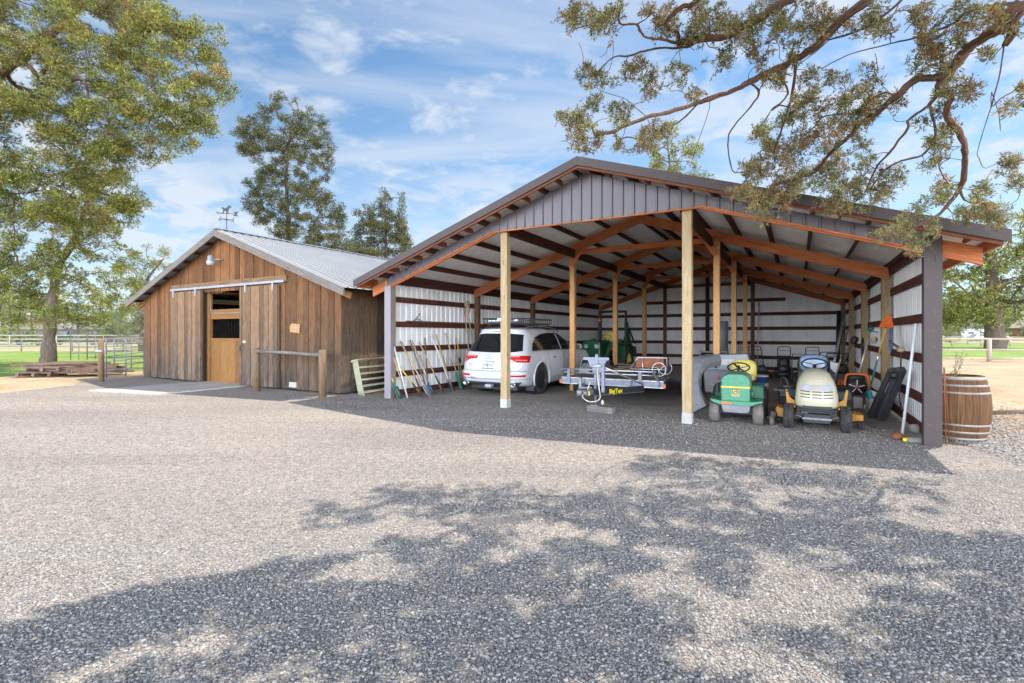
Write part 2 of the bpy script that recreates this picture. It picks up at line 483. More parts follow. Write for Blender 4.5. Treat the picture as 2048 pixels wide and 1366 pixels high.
# ---------------------------------------------------------------- ground
m = NM('sand'); v = m.coord('pos')
n1 = m.noise(v, 0.5, 8, 0.6); n2 = m.noise(v, 7, 8, 0.7); n3 = m.noise(m.mapv(v, (1, 1, 1)), 60, 3, 0.6)
c = m.ramp(n1, [(0.35, (0.33, 0.235, 0.15)), (0.55, (0.46, 0.345, 0.225)), (0.7, (0.50, 0.40, 0.28))])
c = m.mix(1.0, c, m.ramp(n2, [(0.3, (0.72, 0.70, 0.68)), (0.6, (1.1, 1.1, 1.1))]), 'MULTIPLY')
c = m.mix(1.0, c, m.ramp(n3, [(0.35, (0.8, 0.8, 0.8)), (0.6, (1.1, 1.1, 1.1))]), 'MULTIPLY')
m.col(c); m.set(Roughness=0.95); m.bump(m.math('ADD', n2, m.math('MULTIPLY', n3, 0.4)), 0.6, 0.03)

m = NM('gravel'); v = m.coord('pos')
def vor(sc, feat='F1'):
    n = m.nd('ShaderNodeTexVoronoi', feature=feat); n.inputs['Scale'].default_value = sc
    m.l.new(v, n.inputs['Vector']); return n
va, vb, vc_ = vor(78), vor(135), vor(300)
bign = m.noise(v, 0.35, 5, 0.6); mid = m.noise(v, 2.3, 6, 0.65)
ca = m.ramp(m.nd('ShaderNodeSeparateColor').outputs[0], [(0, (0.1,) * 3), (1, (0.3,) * 3)])
def cellcol(n):
    sp = m.nd('ShaderNodeSeparateColor'); m.l.new(n.outputs['Color'], sp.inputs[0])
    return m.ramp(sp.outputs[0], [(0.0, (0.21, 0.203, 0.20)), (0.3, (0.295, 0.278, 0.265)), (0.62, (0.375, 0.35, 0.328)), (0.88, (0.455, 0.422, 0.39)), (0.96, (0.43, 0.33, 0.25)), (1.0, (0.55, 0.52, 0.49))])
c = m.mix(m.rng(m.noise(v, 9, 4, 0.6), 0.4, 0.6), cellcol(va), cellcol(vb))
c = m.mix(m.rng(mid, 0.45, 0.75, 0, 0.55), c, m.mix(0.5, cellcol(vc_), (0.34, 0.29, 0.25)))
c = m.mix(m.rng(bign, 0.32, 0.68, 0.15, 0.7), c, (0.415, 0.352, 0.302))
lane = m.noise(m.mapv(v, (0.16, 0.75, 1)), 1.0, 4, 0.5, 0.3)
c = m.mix(1.0, c, m.ramp(lane, [(0.36, (0.86, 0.85, 0.86)), (0.5, (1, 1, 1)), (0.64, (1.12, 1.09, 1.06))]), 'MULTIPLY')
dd = m.math('MINIMUM', m.rng(va.outputs['Distance'], 0.15, 0.7, 0.0, 1.0), 1.0)
c = m.mix(1.0, c, m.ramp(dd, [(0.0, (1.1, 1.1, 1.1)), (0.6, (1, 1, 1)), (1.0, (0.45, 0.45, 0.47))]), 'MULTIPLY')
sp1 = m.noise(v, 26, 3, 0.7); sp2 = m.noise(v, 11, 4, 0.7)
c = m.mix(1.0, c, m.ramp(sp1, [(0.36, (0.66, 0.66, 0.68)), (0.5, (1, 1, 1)), (0.64, (1.30, 1.28, 1.24))]), 'MULTIPLY')
c = m.mix(1.0, c, m.ramp(sp2, [(0.38, (0.80, 0.80, 0.81)), (0.62, (1.16, 1.15, 1.12))]), 'MULTIPLY')
m.col(c); m.set(Roughness=0.85)
h = m.math('SUBTRACT', m.math('MULTIPLY', mid, 0.6), m.math('ADD', m.math('MULTIPLY', va.outputs['Distance'], 0.7), m.math('MULTIPLY', vb.outputs['Distance'], 0.35)))
m.bump(h, 0.7, 0.022)

m = NM('stone'); r = isl(m)
m.col(m.ramp(r, [(0.0, (0.19, 0.185, 0.183)), (0.3, (0.265, 0.252, 0.242)), (0.6, (0.34, 0.32, 0.30)), (0.9, (0.40, 0.373, 0.345)), (0.98, (0.38, 0.29, 0.21)), (1.0, (0.46, 0.435, 0.405))]))
m.set(Roughness=0.8)

m = NM('grass'); v = m.coord('pos')
n1 = m.noise(v, 0.25, 6, 0.6); n2 = m.noise(m.mapv(v, (1, 1, 1)), 9, 8, 0.75); st = m.noise(m.mapv(v, (0.05, 0.6, 1)), 1.4, 4, 0.6)
c = m.ramp(n1, [(0.32, (0.115, 0.20, 0.028)), (0.52, (0.20, 0.31, 0.05)), (0.72, (0.34, 0.38, 0.12))])
c = m.mix(m.rng(st, 0.45, 0.7, 0, 0.5), c, (0.30, 0.38, 0.10))
c = m.mix(1.0, c, m.ramp(n2, [(0.3, (0.55, 0.6, 0.5)), (0.65, (1.25, 1.2, 1.2))]), 'MULTIPLY')
m.col(c); m.set(Roughness=0.9); m.bump(n2, 1.0, 0.08)
m = NM('dry_pasture'); v = m.coord('pos')
n1 = m.noise(v, 0.08, 6, 0.6); n2 = m.noise(v, 3, 8, 0.7)
c = m.ramp(n1, [(0.35, (0.36, 0.31, 0.22)), (0.5, (0.33, 0.33, 0.17)), (0.68, (0.44, 0.38, 0.28))])
c = m.mix(1.0, c, m.ramp(n2, [(0.3, (0.7, 0.7, 0.7)), (0.65, (1.1, 1.1, 1.1))]), 'MULTIPLY')
m.col(c); m.set(Roughness=0.95)
m = NM('shed_dirt'); v = m.coord('pos')
n1 = m.noise(v, 0.9, 7, 0.65); n2 = m.noise(v, 30, 5, 0.7)
c = m.ramp(n1, [(0.35, (0.25, 0.215, 0.18)), (0.55, (0.35, 0.305, 0.255)), (0.7, (0.42, 0.375, 0.32))])
c = m.mix(1.0, c, m.ramp(n2, [(0.35, (0.6, 0.6, 0.6)), (0.6, (1.15, 1.15, 1.15))]), 'MULTIPLY')
m.col(c); m.set(Roughness=0.95); m.bump(n2, 0.6, 0.02)
m = NM('concrete'); v = m.coord('pos')
n1 = m.noise(v, 1.5, 8, 0.6); n2 = m.noise(v, 70, 4, 0.7)
c = m.ramp(n1, [(0.35, (0.40, 0.375, 0.34)), (0.65, (0.52, 0.49, 0.455))])
c = m.mix(1.0, c, m.ramp(n2, [(0.35, (0.85,) * 3), (0.6, (1.05,) * 3)]), 'MULTIPLY')
m.col(c); m.set(Roughness=0.9); m.bump(n2, 0.3, 0.003)

def sheet(name, pts, z, mat, rag=0.0, step=0.6, th=0.0):
    mb = MB(); P = []
    n = len(pts)
    for i in range(n):
        a, b_ = Vector(pts[i]), Vector(pts[(i + 1) % n])
        k = max(1, int((b_ - a).length / step)) if rag else 1
        for j in range(k):
            p = a.lerp(b_, j / k)
            if rag and j: p += Vector((random.uniform(-rag, rag), random.uniform(-rag, rag)))
            P.append(p)
    mb.add([(p.x, p.y, z) for p in P], [tuple(range(len(P)))])
    if th: mb.add([(p.x, p.y, z) for p in P] + [(p.x, p.y, z - th) for p in P], [(i, i + len(P), (i + 1) % len(P) + len(P), (i + 1) % len(P)) for i in range(len(P))])
    return tag(mb.build(name, MAT[mat]), kind='structure')

UV = Matrix.Translation((-2.98, 11.87, 0)) @ RZ(R_(-30))       # the shed's own frame: x along its front, y into it
def S(u, v_, z=0.0): return UV @ Vector((u, v_, z))
def S2(u, v_): p = S(u, v_); return (p.x, p.y)

sheet('ground', [(-900, -200), (900, -200), (900, 1500), (-900, 1500)], 0.0, 'sand')
sheet('gravel_yard', [(-15, -6), (9, -6), (6.9, 3.3), (6.15, 5.2), (6.25, 6.6), S2(10.35, 0.25), S2(10.0, 1.6), S2(5.2, 1.9), S2(3.9, 5.0), S2(1.8, 5.0), S2(2.2, 1.4), S2(0.1, 1.0), S2(-0.2, 0.0),
      S2(-1.45, 0.4), (-4.4, 12.6), (-13.1, 17.62), (-14.1, 16.2), (-13.2, 14.9), (-13.4, 12.7), (-17, 9)], 0.008, 'gravel', 0.10, 0.35)
sheet('shed_floor', [S2(0.0, 0.15), S2(10.1, 0.15), S2(10.1, 14.6), S2(0.0, 14.6)], 0.004, 'shed_dirt')
sheet('lawn', [(-120, 17.6), (-24, 17.4), (-19, 17.5), (-16.9, 19.6), (-13.8, 21.6), (-13.6, 44), (-120, 44)], 0.012, 'grass', 0.12, 0.6)
sheet('lawn', [(22, 30.5), (34, 30.0), (60, 30.5), (110, 32), (110, 86), (22, 86)], 0.012, 'grass', 0.15, 0.6)
sheet('pasture', [(-200, 52), (-20, 52), (-20, 120), (-200, 120)], 0.012, 'dry_pasture', 0.4, 4)
sheet('pasture', [(20, 92), (200, 92), (200, 140), (20, 140)], 0.012, 'dry_pasture', 0.4, 4)

# loose stones of the yard, dense near the camera and thinning over the sand on the right
def stones():
    rng = np.random.default_rng(5)
    ico = np.array([(0, 0, 1), (.894, 0, .447), (.276, .851, .447), (-.724, .526, .447), (-.724, -.526, .447), (.276, -.851, .447),
                    (.724, .526, -.447), (-.276, .851, -.447), (-.894, 0, -.447), (-.276, -.851, -.447), (.724, -.526, -.447), (0, 0, -1)])
    tri = np.array([(0, 1, 2), (0, 2, 3), (0, 3, 4), (0, 4, 5), (0, 5, 1), (1, 6, 2), (2, 7, 3), (3, 8, 4), (4, 9, 5), (5, 10, 1),
                    (6, 7, 2), (7, 8, 3), (8, 9, 4), (9, 10, 5), (10, 6, 1), (6, 11, 7), (7, 11, 8), (8, 11, 9), (9, 11, 10), (10, 11, 6)])
    xs, ys, ss = [], [], []
    def region(n, y0, y1, s0, s1, fx=1.08):
        y = y0 + (y1 - y0) * rng.random(n); x = (rng.random(n) * 2 - 1) * y * fx
        xs.append(x); ys.append(y); ss.append(rng.uniform(s0, s1, n) * (0.6 + 0.7 * rng.random(n) ** 3))
    region(56000, 2.0, 3.6, 0.0055, 0.0105)
    region(56000, 3.4, 5.6, 0.0055, 0.0105)
    region(34000, 5.4, 9.0, 0.0055, 0.011); region(9000, 8.8, 11.5, 0.006, 0.011); region(5000, 11, 15, 0.006, 0.011)
    # stones scattered on the sand to the right
    n = 9000
    y = rng.uniform(3.5, 10.5, n); x = 5.2 + 0.30 * y + rng.gamma(1.6, 0.55, n)
    xs.append(x - 1.0); ys.append(y); ss.append(rng.uniform(0.010, 0.022, n))
    x = np.concatenate(xs); y = np.concatenate(ys); s = np.concatenate(ss)
    # keep them out of the building's inside
    inv = UV.inverted()
    u = inv[0][0] * x + inv[0][1] * y + inv[0][3]; vv = inv[1][0] * x + inv[1][1] * y + inv[1][3]
    k = ~((vv > 1.2) & (u < 10.6) | (vv > -0.2) & (u < -0.3))
    x, y, s = x[k], y[k], s[k]; N = len(x)
    P = np.repeat(ico[None], N, 0) * (1 + rng.uniform(-0.22, 0.22, (N, 12, 1)))
    P *= (s[:, None] * np.stack([rng.uniform(0.8, 1.5, N), rng.uniform(0.6, 1.1, N), rng.uniform(0.4, 0.8, N)], 1).T[:, :, None].transpose(1, 0, 2)[:, :, 0].reshape(N, 3)[:, [0, 1, 2]] if False else s[:, None] * np.stack([rng.uniform(0.8, 1.5, N), rng.uniform(0.6, 1.1, N), rng.uniform(0.4, 0.8, N)], 1))[:, None, :]
    a = rng.uniform(0, 2 * PI, N); tl = rng.uniform(-0.5, 0.5, N)
    ct, st_ = np.cos(tl)[:, None], np.sin(tl)[:, None]
    Y = P[:, :, 1] * ct - P[:, :, 2] * st_; Z = P[:, :, 1] * st_ + P[:, :, 2] * ct
    ca_, sa = np.cos(a)[:, None], np.sin(a)[:, None]
    X2 = P[:, :, 0] * ca_ - Y * sa; Y2 = P[:, :, 0] * sa + Y * ca_
    V = np.stack([X2 + x[:, None], Y2 + y[:, None], Z + 0.008 + (s * rng.uniform(0.1, 0.5, N))[:, None]], 2)
    F = (tri[None] + (np.arange(N) * 12)[:, None, None])
    return V.reshape(-1, 3), F.reshape(-1, 3)
def npmesh(name, V, F, mat, gc=None, smooth=False):
    k = F.shape[1]
    me = bpy.data.meshes.new(name)
    me.vertices.add(len(V)); me.vertices.foreach_set('co', V.astype(np.float32).ravel())
    me.loops.add(F.size); me.loops.foreach_set('vertex_index', F.astype(np.int32).ravel())
    me.polygons.add(len(F))
    me.polygons.foreach_set('loop_start', (np.arange(len(F)) * k).astype(np.int32))
    me.polygons.foreach_set('loop_total', np.full(len(F), k, dtype=np.int32))
    if smooth: me.polygons.foreach_set('use_smooth', np.ones(len(F), dtype=bool))
    if gc is not None:
        a = me.attributes.new('gc', 'FLOAT_VECTOR', 'POINT'); a.data.foreach_set('vector', gc.astype(np.float32).ravel())
    me.materials.append(mat)
    me.update(calc_edges=True)
    o = bpy.data.objects.new(name, me); COL.objects.link(o)
    return o
V_, F_ = stones()
lt = MB(); rl = random.Random(12)
for i in range(170):
    y = rl.uniform(2.2, 8); x = rl.uniform(-.6, 1.0) * y; a = rl.uniform(0, 6.28); L = rl.uniform(.03, .11); k = rl.uniform(-.02, .02)
    lt.tube([(x, y, .028), (x + math.cos(a) * L * .5 + k, y + math.sin(a) * L * .5, .034), (x + math.cos(a) * L, y + math.sin(a) * L, .026)], .0022, 4)
tag(lt.build('fallen_twigs', MAT['twig']), 'small dry twigs and needles fallen on the gravel', 'litter', kind='stuff')
tag(npmesh('gravel', V_, F_, MAT['stone']), 'loose grey crushed stones lying over the driveway', 'gravel', kind='stuff')

# ---------------------------------------------------------------- sheet metal profiles
def rib_profile(L, pitch, rib=0.03, rise=0.022, depth=0.022, minor=True):
    """x, offset pairs of a ribbed panel"""
    o = []; x = 0.0
    while x < L - 1e-6:
        pts = [(0, 0), (pitch / 2 - rib / 2 - rise * .6, 0), (pitch / 2 - rib / 2, depth), (pitch / 2 + rib / 2, depth), (pitch / 2 + rib / 2 + rise * .6, 0)]
        for a, d in pts:
            if x + a <= L: o.append((x + a, d))
        x += pitch
    o.append((L, 0))
    return o
def wave_profile(L, pitch, depth, k=6):
    n = int(L / pitch * k)
    return [(L * i / n, depth * 0.5 * (1 - math.cos(2 * PI * i / k))) for i in range(n + 1)]
def panel(mb, prof, lo, hi, M, breaks=()):
    """vertical ribbed sheet: local x along, y = rib offset, z between lo(x) and hi(x)"""
    xs = list(prof)
    for bx in breaks:
        xs.append((bx, 0.0))
    xs.sort()
    vs, fs, gs = [], [], []
    for x, d in xs:
        for z in (lo(x), hi(x)):
            vs.append(M @ Vector((x, d, z))); gs.append((x, d, z))
    for i in range(len(xs) - 1):
        if xs[i + 1][0] - xs[i][0] > 1e-5:
            fs.append((2 * i, 2 * i + 2, 2 * i + 3, 2 * i + 1))
    mb.add(vs, fs, gs)

# ---------------------------------------------------------------- open shed
W, D, UC = 10.13, 14.6, 5.065
RZT, SL = 4.74, 0.337
def zt(u): return RZT - SL * abs(u - UC)
PU = (3.2, 6.87)
ROWS = [3.65 * k for k in range(5)]
shed = thing('open_shed', 'large open pole shed with brown metal gable front and ribbed white walls inside', 'shed', UV.translation, R_(-30))
# roof: two corrugated slopes
mb = MB()
cosS = 1 / math.sqrt(1 + SL * SL)
prof = wave_profile(D + 0.8, 0.115, 0.030)
for sgn in (-1, 1):
    e = UC + 0.65
    vs, fs = [], []
    for y, d in prof:
        for k in (0, 1):
            du = e * k
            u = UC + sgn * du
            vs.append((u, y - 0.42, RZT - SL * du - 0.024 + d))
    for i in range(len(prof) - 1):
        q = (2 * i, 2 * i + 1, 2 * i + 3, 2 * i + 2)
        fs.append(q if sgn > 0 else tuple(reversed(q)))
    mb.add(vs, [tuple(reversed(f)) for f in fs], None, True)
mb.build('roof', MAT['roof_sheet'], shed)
mb = MB()
for sgn in (-1, 1):
    e = UC + 0.67
    for k, (y0, y1, z0, z1) in enumerate([(-0.47, -0.44, -0.13, 0.03), (-0.44, -0.22, 0.022, 0.034)]):
        vs = []
        for du in (0, e):
            for y in (y0, y1):
                for z in (z0, z1): vs.append((UC + sgn * du, y, RZT - SL * du + z))
        mb.add(vs, [(0, 1, 3, 2), (4, 6, 7, 5), (0, 4, 5, 1), (2, 3, 7, 6), (0, 2, 6, 4), (1, 5, 7, 3)])
mb.build('rake_trim', MAT['brown_metal'], shed, 0.004)
mb = MB()
for sgn in (-1, 1):
    mb.beam((UC, -0.02, RZT + 0.035), (UC, D + 0.4, RZT + 0.035), 0.3, 0.012)
    break
mb.build('ridge_cap', MAT['brown_metal'], shed)
# orange barge board behind the trim and the front frame's rafters running to the eaves
def slope_beam(mb, y, th, top, dep, du0, du1, sgn, ends=0.0):
    """member following the roof slope, cut plumb; top/dep measured plumb under the sheet"""
    vs = []
    for du in (du0, du1):
        for yy in (y - th / 2, y + th / 2):
            for z in (RZT - SL * du - top - dep, RZT - SL * du - top):
                vs.append(Vector((UC + sgn * du, yy, z)))
    off = Vector((random.random() * 50, random.random() * 20, random.random() * 20))
    gs = [Vector((p.x, p.z + SL * abs(p.x - UC), p.y)) + off for p in vs]
    mb.add(vs, [(0, 1, 3, 2), (4, 6, 7, 5), (0, 4, 5, 1), (2, 3, 7, 6), (0, 2, 6, 4), (1, 5, 7, 3)], gs)
mb = MB()
for sgn in (-1, 1):
    slope_beam(mb, -0.415, 0.04, 0.03, 0.145, 0.0, UC + 0.6, sgn)
mb.build('barge_board', MAT['rafter_shaded'], shed)
for sgn in (-1, 1):
    for k, y in enumerate([0.04] + ROWS[1:]):
        ys = y if k else 0.045
        if k == 4: ys = D - 0.12
        mb = MB()
        ext = UC + 0.52 if k == 0 else UC - 0.02
        slope_beam(mb, ys, 0.055, 0.155, 0.235, 0.0 if k else 0.01, ext, sgn)
        mb.build('rafter', MAT['rafter_red'], shed)
# purlins under the sheet
for sgn in (-1, 1):
    for i in range(8):
        du = 0.16 + i * 0.70
        mb = MB()
        c = (UC + sgn * du, 0, RZT - SL * du - 0.03 - 0.06)
        mb.box((c[0], (D - 0.40) / 2, c[2]), (0.042, D + 0.35, 0.125), Matrix.Rotation(sgn * math.atan(SL), 3, 'Y'))
        mb.build('purlin', MAT['purlin_dark'], shed)
    # eave board with the underside seen outside the wall
    mb = MB()
    du = UC + 0.6
    mb.b(UC + sgn * du - 0.02, UC + sgn * du + 0.02, -0.38, D + 0.3, RZT - SL * du - 0.17, RZT - SL * du - 0.03)
    mb.build('eave_board', MAT['rafter_red'], shed)
# lookouts between barge board and front frame
for sgn in (-1, 1):
    for i in range(8):
        du = 0.5 + i * 0.70
        if du < UC + 0.4:
            mb = MB(); mb.box((UC + sgn * du, -0.19, RZT - SL * du - 0.105), (0.04, 0.36, 0.1), Matrix.Rotation(sgn * math.atan(SL), 3, 'Y'))
            mb.build('lookout', MAT['rafter_shaded'], shed)
# front gable cladding with its orange bottom trim
mb = MB()
lo = lambda u: min(3.70, zt(u) - 0.335)
u1 = UC - (RZT - 0.335 - 3.70) / SL; u2 = 2 * UC - u1
panel(mb, rib_profile(W, 0.2026, 0.022, 0.022, 0.026), lo, lambda u: zt(u) - 0.15, Matrix.Translation((0, -0.026, 0)) @ Matrix.Diagonal((1, -1, 1, 1)), (u1, UC, u2))
mb.build('gable_cladding', MAT['clad_metal'], shed)
mb = MB()
for a, b_ in ((0, u1), (u1, u2), (u2, W)):
    mb.beam((a, 0.005, lo(a) - 0.012), (b_, 0.005, lo(b_) - 0.012), 0.05, 0.03)
mb.build('gable_trim', MAT['rafter_red'], shed)
# walls
wl_ = rib_profile(D, 0.2028, 0.03, 0.025, 0.028)
mb = MB(); panel(mb, rib_profile(D + .09, 0.2028, 0.03, 0.025, 0.028), lambda x: 0.03, lambda x: zt(0) - 0.05, Matrix.Translation((-0.075, 0, 0)) @ RZ(PI / 2)); mb.build('left_wall_sheet', MAT['wall_sheet'], shed)
mb = MB(); panel(mb, rib_profile(D + .09, 0.1521, 0.03, 0.025, 0.022), lambda x: 0.03, lambda x: zt(0) - 0.05, Matrix.Translation((W + 0.075, D + .09, 0)) @ RZ(-PI / 2)); mb.build('right_wall_sheet', MAT['wall_sheet'], shed)
mb = MB(); panel(mb, rib_profile(W + .15, 0.2055, 0.03, 0.02, 0.02), lambda x: 0.03, lambda x: zt(x - .075) - 0.02, Matrix.Translation((-.075, D + 0.075, 0)), (UC + .075,)); mb.build('back_wall_sheet', MAT['wall_sheet'], shed)
GZ = (0.10, 0.56, 1.18, 1.79, 2.40)
for i, z in enumerate(GZ):
    for k in range(4):
        for x, n in ((-0.045, 0), (W + 0.045, 1)):
            mb = MB(); mb.b(x - 0.021, x + 0.021, ROWS[k] + (0.02 if k else 0.12), ROWS[k + 1] - 0.0, z - 0.07, z + 0.07); mb.build('girt', MAT['girt_dark'], shed)
for z in GZ[1:] + (3.0,):
    segs = [(-0.0, 3.2), (3.24, 6.83), (6.87, W)] if z < 2.9 else [(2.2, 3.2), (3.24, 6.9), (6.94, 8.1)]
    for a, b_ in segs:
        mb = MB(); mb.b(a, b_, D + 0.012, D + 0.052, z - 0.07, z + 0.07); mb.build('girt', MAT['girt_dark'], shed)
mb = MB(); mb.b(0.05, W - 0.05, D + 0.0, D + 0.052, 0.01, 0.17); mb.build('girt', MAT['girt_dark'], shed)
# top plates along the side walls
for x in (0.0, W):
    mb = MB(); mb.b(x - 0.045, x - 0.005, 0.12, D, zt(0) - 0.27, zt(0) - 0.06) if x == 0 else mb.b(x + 0.005, x + 0.045, 0.12, D, zt(0) - 0.27, zt(0) - 0.06)
    mb.build('top_plate', MAT['purlin_dark'], shed)
# posts
for k in range(1, 5):
    y = ROWS[k] if k < 4 else D - 0.08
    for x, mt in ((0.055, 'post_brown'), (W - 0.055, 'post_tan')):
        mb = MB(); mb.b(x - 0.07, x + 0.07, y + 0.03, y + 0.17, 0, zt(0) - 0.17); mb.build('post', MAT[mt], shed, 0.005)
for u in PU:
    for k in range(5):
        y = [0.07, ROWS[1], ROWS[2], ROWS[3], D - 0.08][k]
        top = 3.80 if k == 0 else zt(u) - 0.16
        mb = MB(); w_ = 0.078 if k == 0 else 0.07
        mb.b(u - w_, u + w_, y + (0.0 if k == 0 else 0.032), y + 2 * w_ + (0 if k == 0 else .032), 0, top)
        o = mb.build('post', MAT['post_pale' if k == 0 else ('post_brown' if k == 4 else 'post_fir')], shed, 0.006)
        if k == 0:
            mb = MB(); mb.b(u - w_ - .003, u + w_ + .003, y - .003, y + 2 * w_ + .003, 0, 0.19); mb.build('post_sleeve', MAT['pale_sleeve'], o)
    # long header beams running back over the posts
    mb = MB(); s = 1 if u < UC else -1
    mb.b(u + s * 0.078, u + s * 0.118, 0.1, D - 0.1, 3.60, 3.83); mb.build('header_beam', MAT['purlin_dark'], shed)
    for k in range(1, 4):
        mb = MB()
        mb.beam((u - s * 0.0, ROWS[k] - 0.03, zt(u) - 0.72), (u + s * 0.34, ROWS[k] - 0.03, zt(u) - 0.22), 0.04, 0.13)
        mb.build('knee_block', MAT['rafter_red'], shed)
for k in range(1, 4):
    mb = MB(); mb.b(PU[0] + 0.12, PU[1] - 0.12, ROWS[k] - 0.02, ROWS[k] + 0.018, 3.69, 3.83)
    o = mb.build('tie_beam', MAT['rafter_red'], shed)
    for u, s in ((PU[0], 1), (PU[1], -1)):
        mb = MB(); mb.b(u + s * .121, u + s * .165, ROWS[k] - .024, ROWS[k] + .022, 3.685, 3.80); mb.build('joist_hanger', MAT['galv'], o)
mb = MB(); mb.b(3.2, 6.85, D - 0.03, D + 0.01, 3.66, 3.80); mb.build('tie_beam', MAT['post_brown'], shed)
# dark middle posts of the back wall
for u in (1.7, UC, 8.5):
    mb = MB(); mb.b(u - .07, u + .07, D - 0.14, D - 0.0, 0, zt(u) - .2)
    if u == UC: mb.build('post', MAT['purlin_dark'], shed)
# corner posts cased in metal
mb = MB(); mb.b(-0.09, 0.11, -0.03, 0.09, 0, zt(0.02) - 0.335); o = mb.build('corner_post', MAT['pale_corner_metal'], shed, 0.006)
mb = MB(); mb.b(0.0, 0.10, 0.091, 0.16, 0, zt(0.02) - 0.34); mb.build('inner_post', MAT['post_tan'], o)
mb = MB(); mb.b(W - 0.10, W + 0.10, -0.03, 0.09, 0, zt(0.02) - 0.12); mb.build('corner_post', MAT['brown_metal'], shed, 0.006)

# ---------------------------------------------------------------- barn
BW, BD = 10.1, 15.0
BM = Matrix.Translation((-13.08, 17.6, 0)) @ RZ(R_(-30))
barn = thing('wooden_barn', 'weathered brown board barn with open sliding door and grey metal roof', 'barn', BM.translation, R_(-30))
BC, BZ, BS = 5.05, 4.68, 0.36
def bz(x): return BZ - BS * abs(x - BC)
DOOR0, DOOR1, DOORH = BW - 6.31, BW - 4.12, 2.86
def boards(mb, x0, x1, lo, hi, wd=0.245, M=None, y=0.0, th=0.022):
    x = x0
    i = 0
    while x < x1 - 0.02:
        w = min(wd * random.uniform(0.93, 1.07), x1 - x)
        pr = random.uniform(0, 0.007) + (0.012 if i % 2 else 0)
        a, b_ = x + 0.005, x + w - 0.005
        l = lo(x + w / 2)
        poly = [(a, l), (b_, l + random.uniform(-.008, .008)), (b_, hi(b_))]
        if a < BC < b_ and M is None: poly.append((BC, hi(BC)))
        poly.append((a, hi(a)))
        MM = Matrix.Translation((0, y - pr, 0)) @ RX(PI / 2)
        if M is not None: MM = M @ MM
        mb.prism(poly, 0, th, MM)
        x += w; i += 1
mb = MB()
boards(mb, 0, DOOR0, lambda x: 0.05, lambda x: bz(x) - 0.1)
boards(mb, DOOR0, DOOR1, lambda x: DOORH, lambda x: bz(x) - 0.1)
boards(mb, DOOR1, BW, lambda x: 0.05, lambda x: bz(x) - 0.1)
# solid backing so that gaps between boards stay dark
mb.build('front_wall', MAT['siding'], barn)
mb = MB()
for (a, b_, l) in ((0.02, DOOR0 + .01, .04), (DOOR0, DOOR1, DOORH + .01), (DOOR1 - .01, BW - .02, .04)):
    poly = [(a, l), (b_, l), (b_, bz(b_) - .12)] + ([(BC, bz(BC) - .12)] if a < BC < b_ else []) + [(a, bz(a) - .12)]
    mb.prism(poly, 0, 0.08, Matrix.Translation((0, 0.085, 0)) @ RX(PI / 2))
mb.build('wall_backing', MAT['black_void'], barn)
mb = MB()
boards(mb, 0, BD, lambda x: 0.05, lambda x: bz(0) - 0.1, 0.3, Matrix.Translation((BW, 0, 0)) @ RZ(PI / 2))
mb.build('side_wall', MAT['siding_side'], barn)
mb = MB(); mb.b(BW - 0.08, BW - 0.004, 0.1, BD, 0.03, bz(0) - .12); mb.b(0, 0.08, 0.1, BD, 0.03, bz(0) - .12)
mb.prism([(0, 0), (BW, 0), (BW, bz(0) - .12), (BC, BZ - .12), (0, bz(0) - .12)], 0, 0.08, Matrix.Translation((0, BD, 0)) @ RX(PI / 2))
mb.build('wall_backing', MAT['siding_side'], barn)
mb = MB(); mb.b(BW - .0, BW + .03, -0.035, 0.05, .05, bz(0) - .1); mb.build('corner_board', MAT['siding'], barn)
# roof
mb = MB()
prof = rib_profile(BD + .6, 0.26, 0.035, 0.012, 0.035)
for sgn in (-1, 1):
    e = BC + 0.5
    vs, fs = [], []
    for y, d in prof:
        for du in (0, e): vs.append((BC + sgn * du, y - 0.36, BZ - BS * du + d))
    for i in range(len(prof) - 1):
        fs.append((2 * i, 2 * i + 1, 2 * i + 3, 2 * i + 2) if sgn > 0 else (2 * i, 2 * i + 2, 2 * i + 3, 2 * i + 1))
    mb.add(vs, fs)
mb.box((BC, BD / 2 - .06, BZ + .03), (.22, BD + .6, .02))
mb.build('roof', MAT['galv_roof'], barn)
mb = MB()
vs = [(BC + du, y, BZ - BS * du + .027) for y in (5.25, 5.85) for du in (1.7, 5.3)]
mb.add(vs, [(0, 1, 3, 2)]); mb.build('skylight_panel', MAT['fibre_panel'], barn)
mb = MB()
for sgn in (-1, 1):
    e = BC + 0.5
    vs = []
    for du in (0, e):
        for y in (-0.395, -0.345):
            for z in (-0.20, -0.005): vs.append(Vector((BC + sgn * du, y, BZ - BS * du + z)))
    gs = [Vector((p.x, p.z + BS * abs(p.x - BC), p.y + sgn * 7)) for p in vs]
    mb.add(vs, [(0, 1, 3, 2), (4, 6, 7, 5), (0, 4, 5, 1), (2, 3, 7, 6), (0, 2, 6, 4), (1, 5, 7, 3)], gs)
mb.build('barge_board', MAT['grey_wood'], barn)
mb = MB()
for sgn in (-1, 1):
    for i in range(9):
        du = 0.1 + 0.64 * i
        mb.box((BC + sgn * du, (-.345 + BD) / 2, BZ - BS * du - .075), (.04, BD + .345, .09), Matrix.Rotation(sgn * math.atan(BS), 3, 'Y'))
mb.build('purlins', MAT['purlin_dark'], barn)
for sgn in (-1, 1):
    mb = MB(); x = BC + sgn * (BC + .22)
    mb.beam((BC + sgn * (BC - .05), -.04, bz(0) - .20), (BC + sgn * (BC + .4), -.04, bz(0) - .36), .05, .16); mb.build('rafter_tail', MAT['stall_wood'], barn)
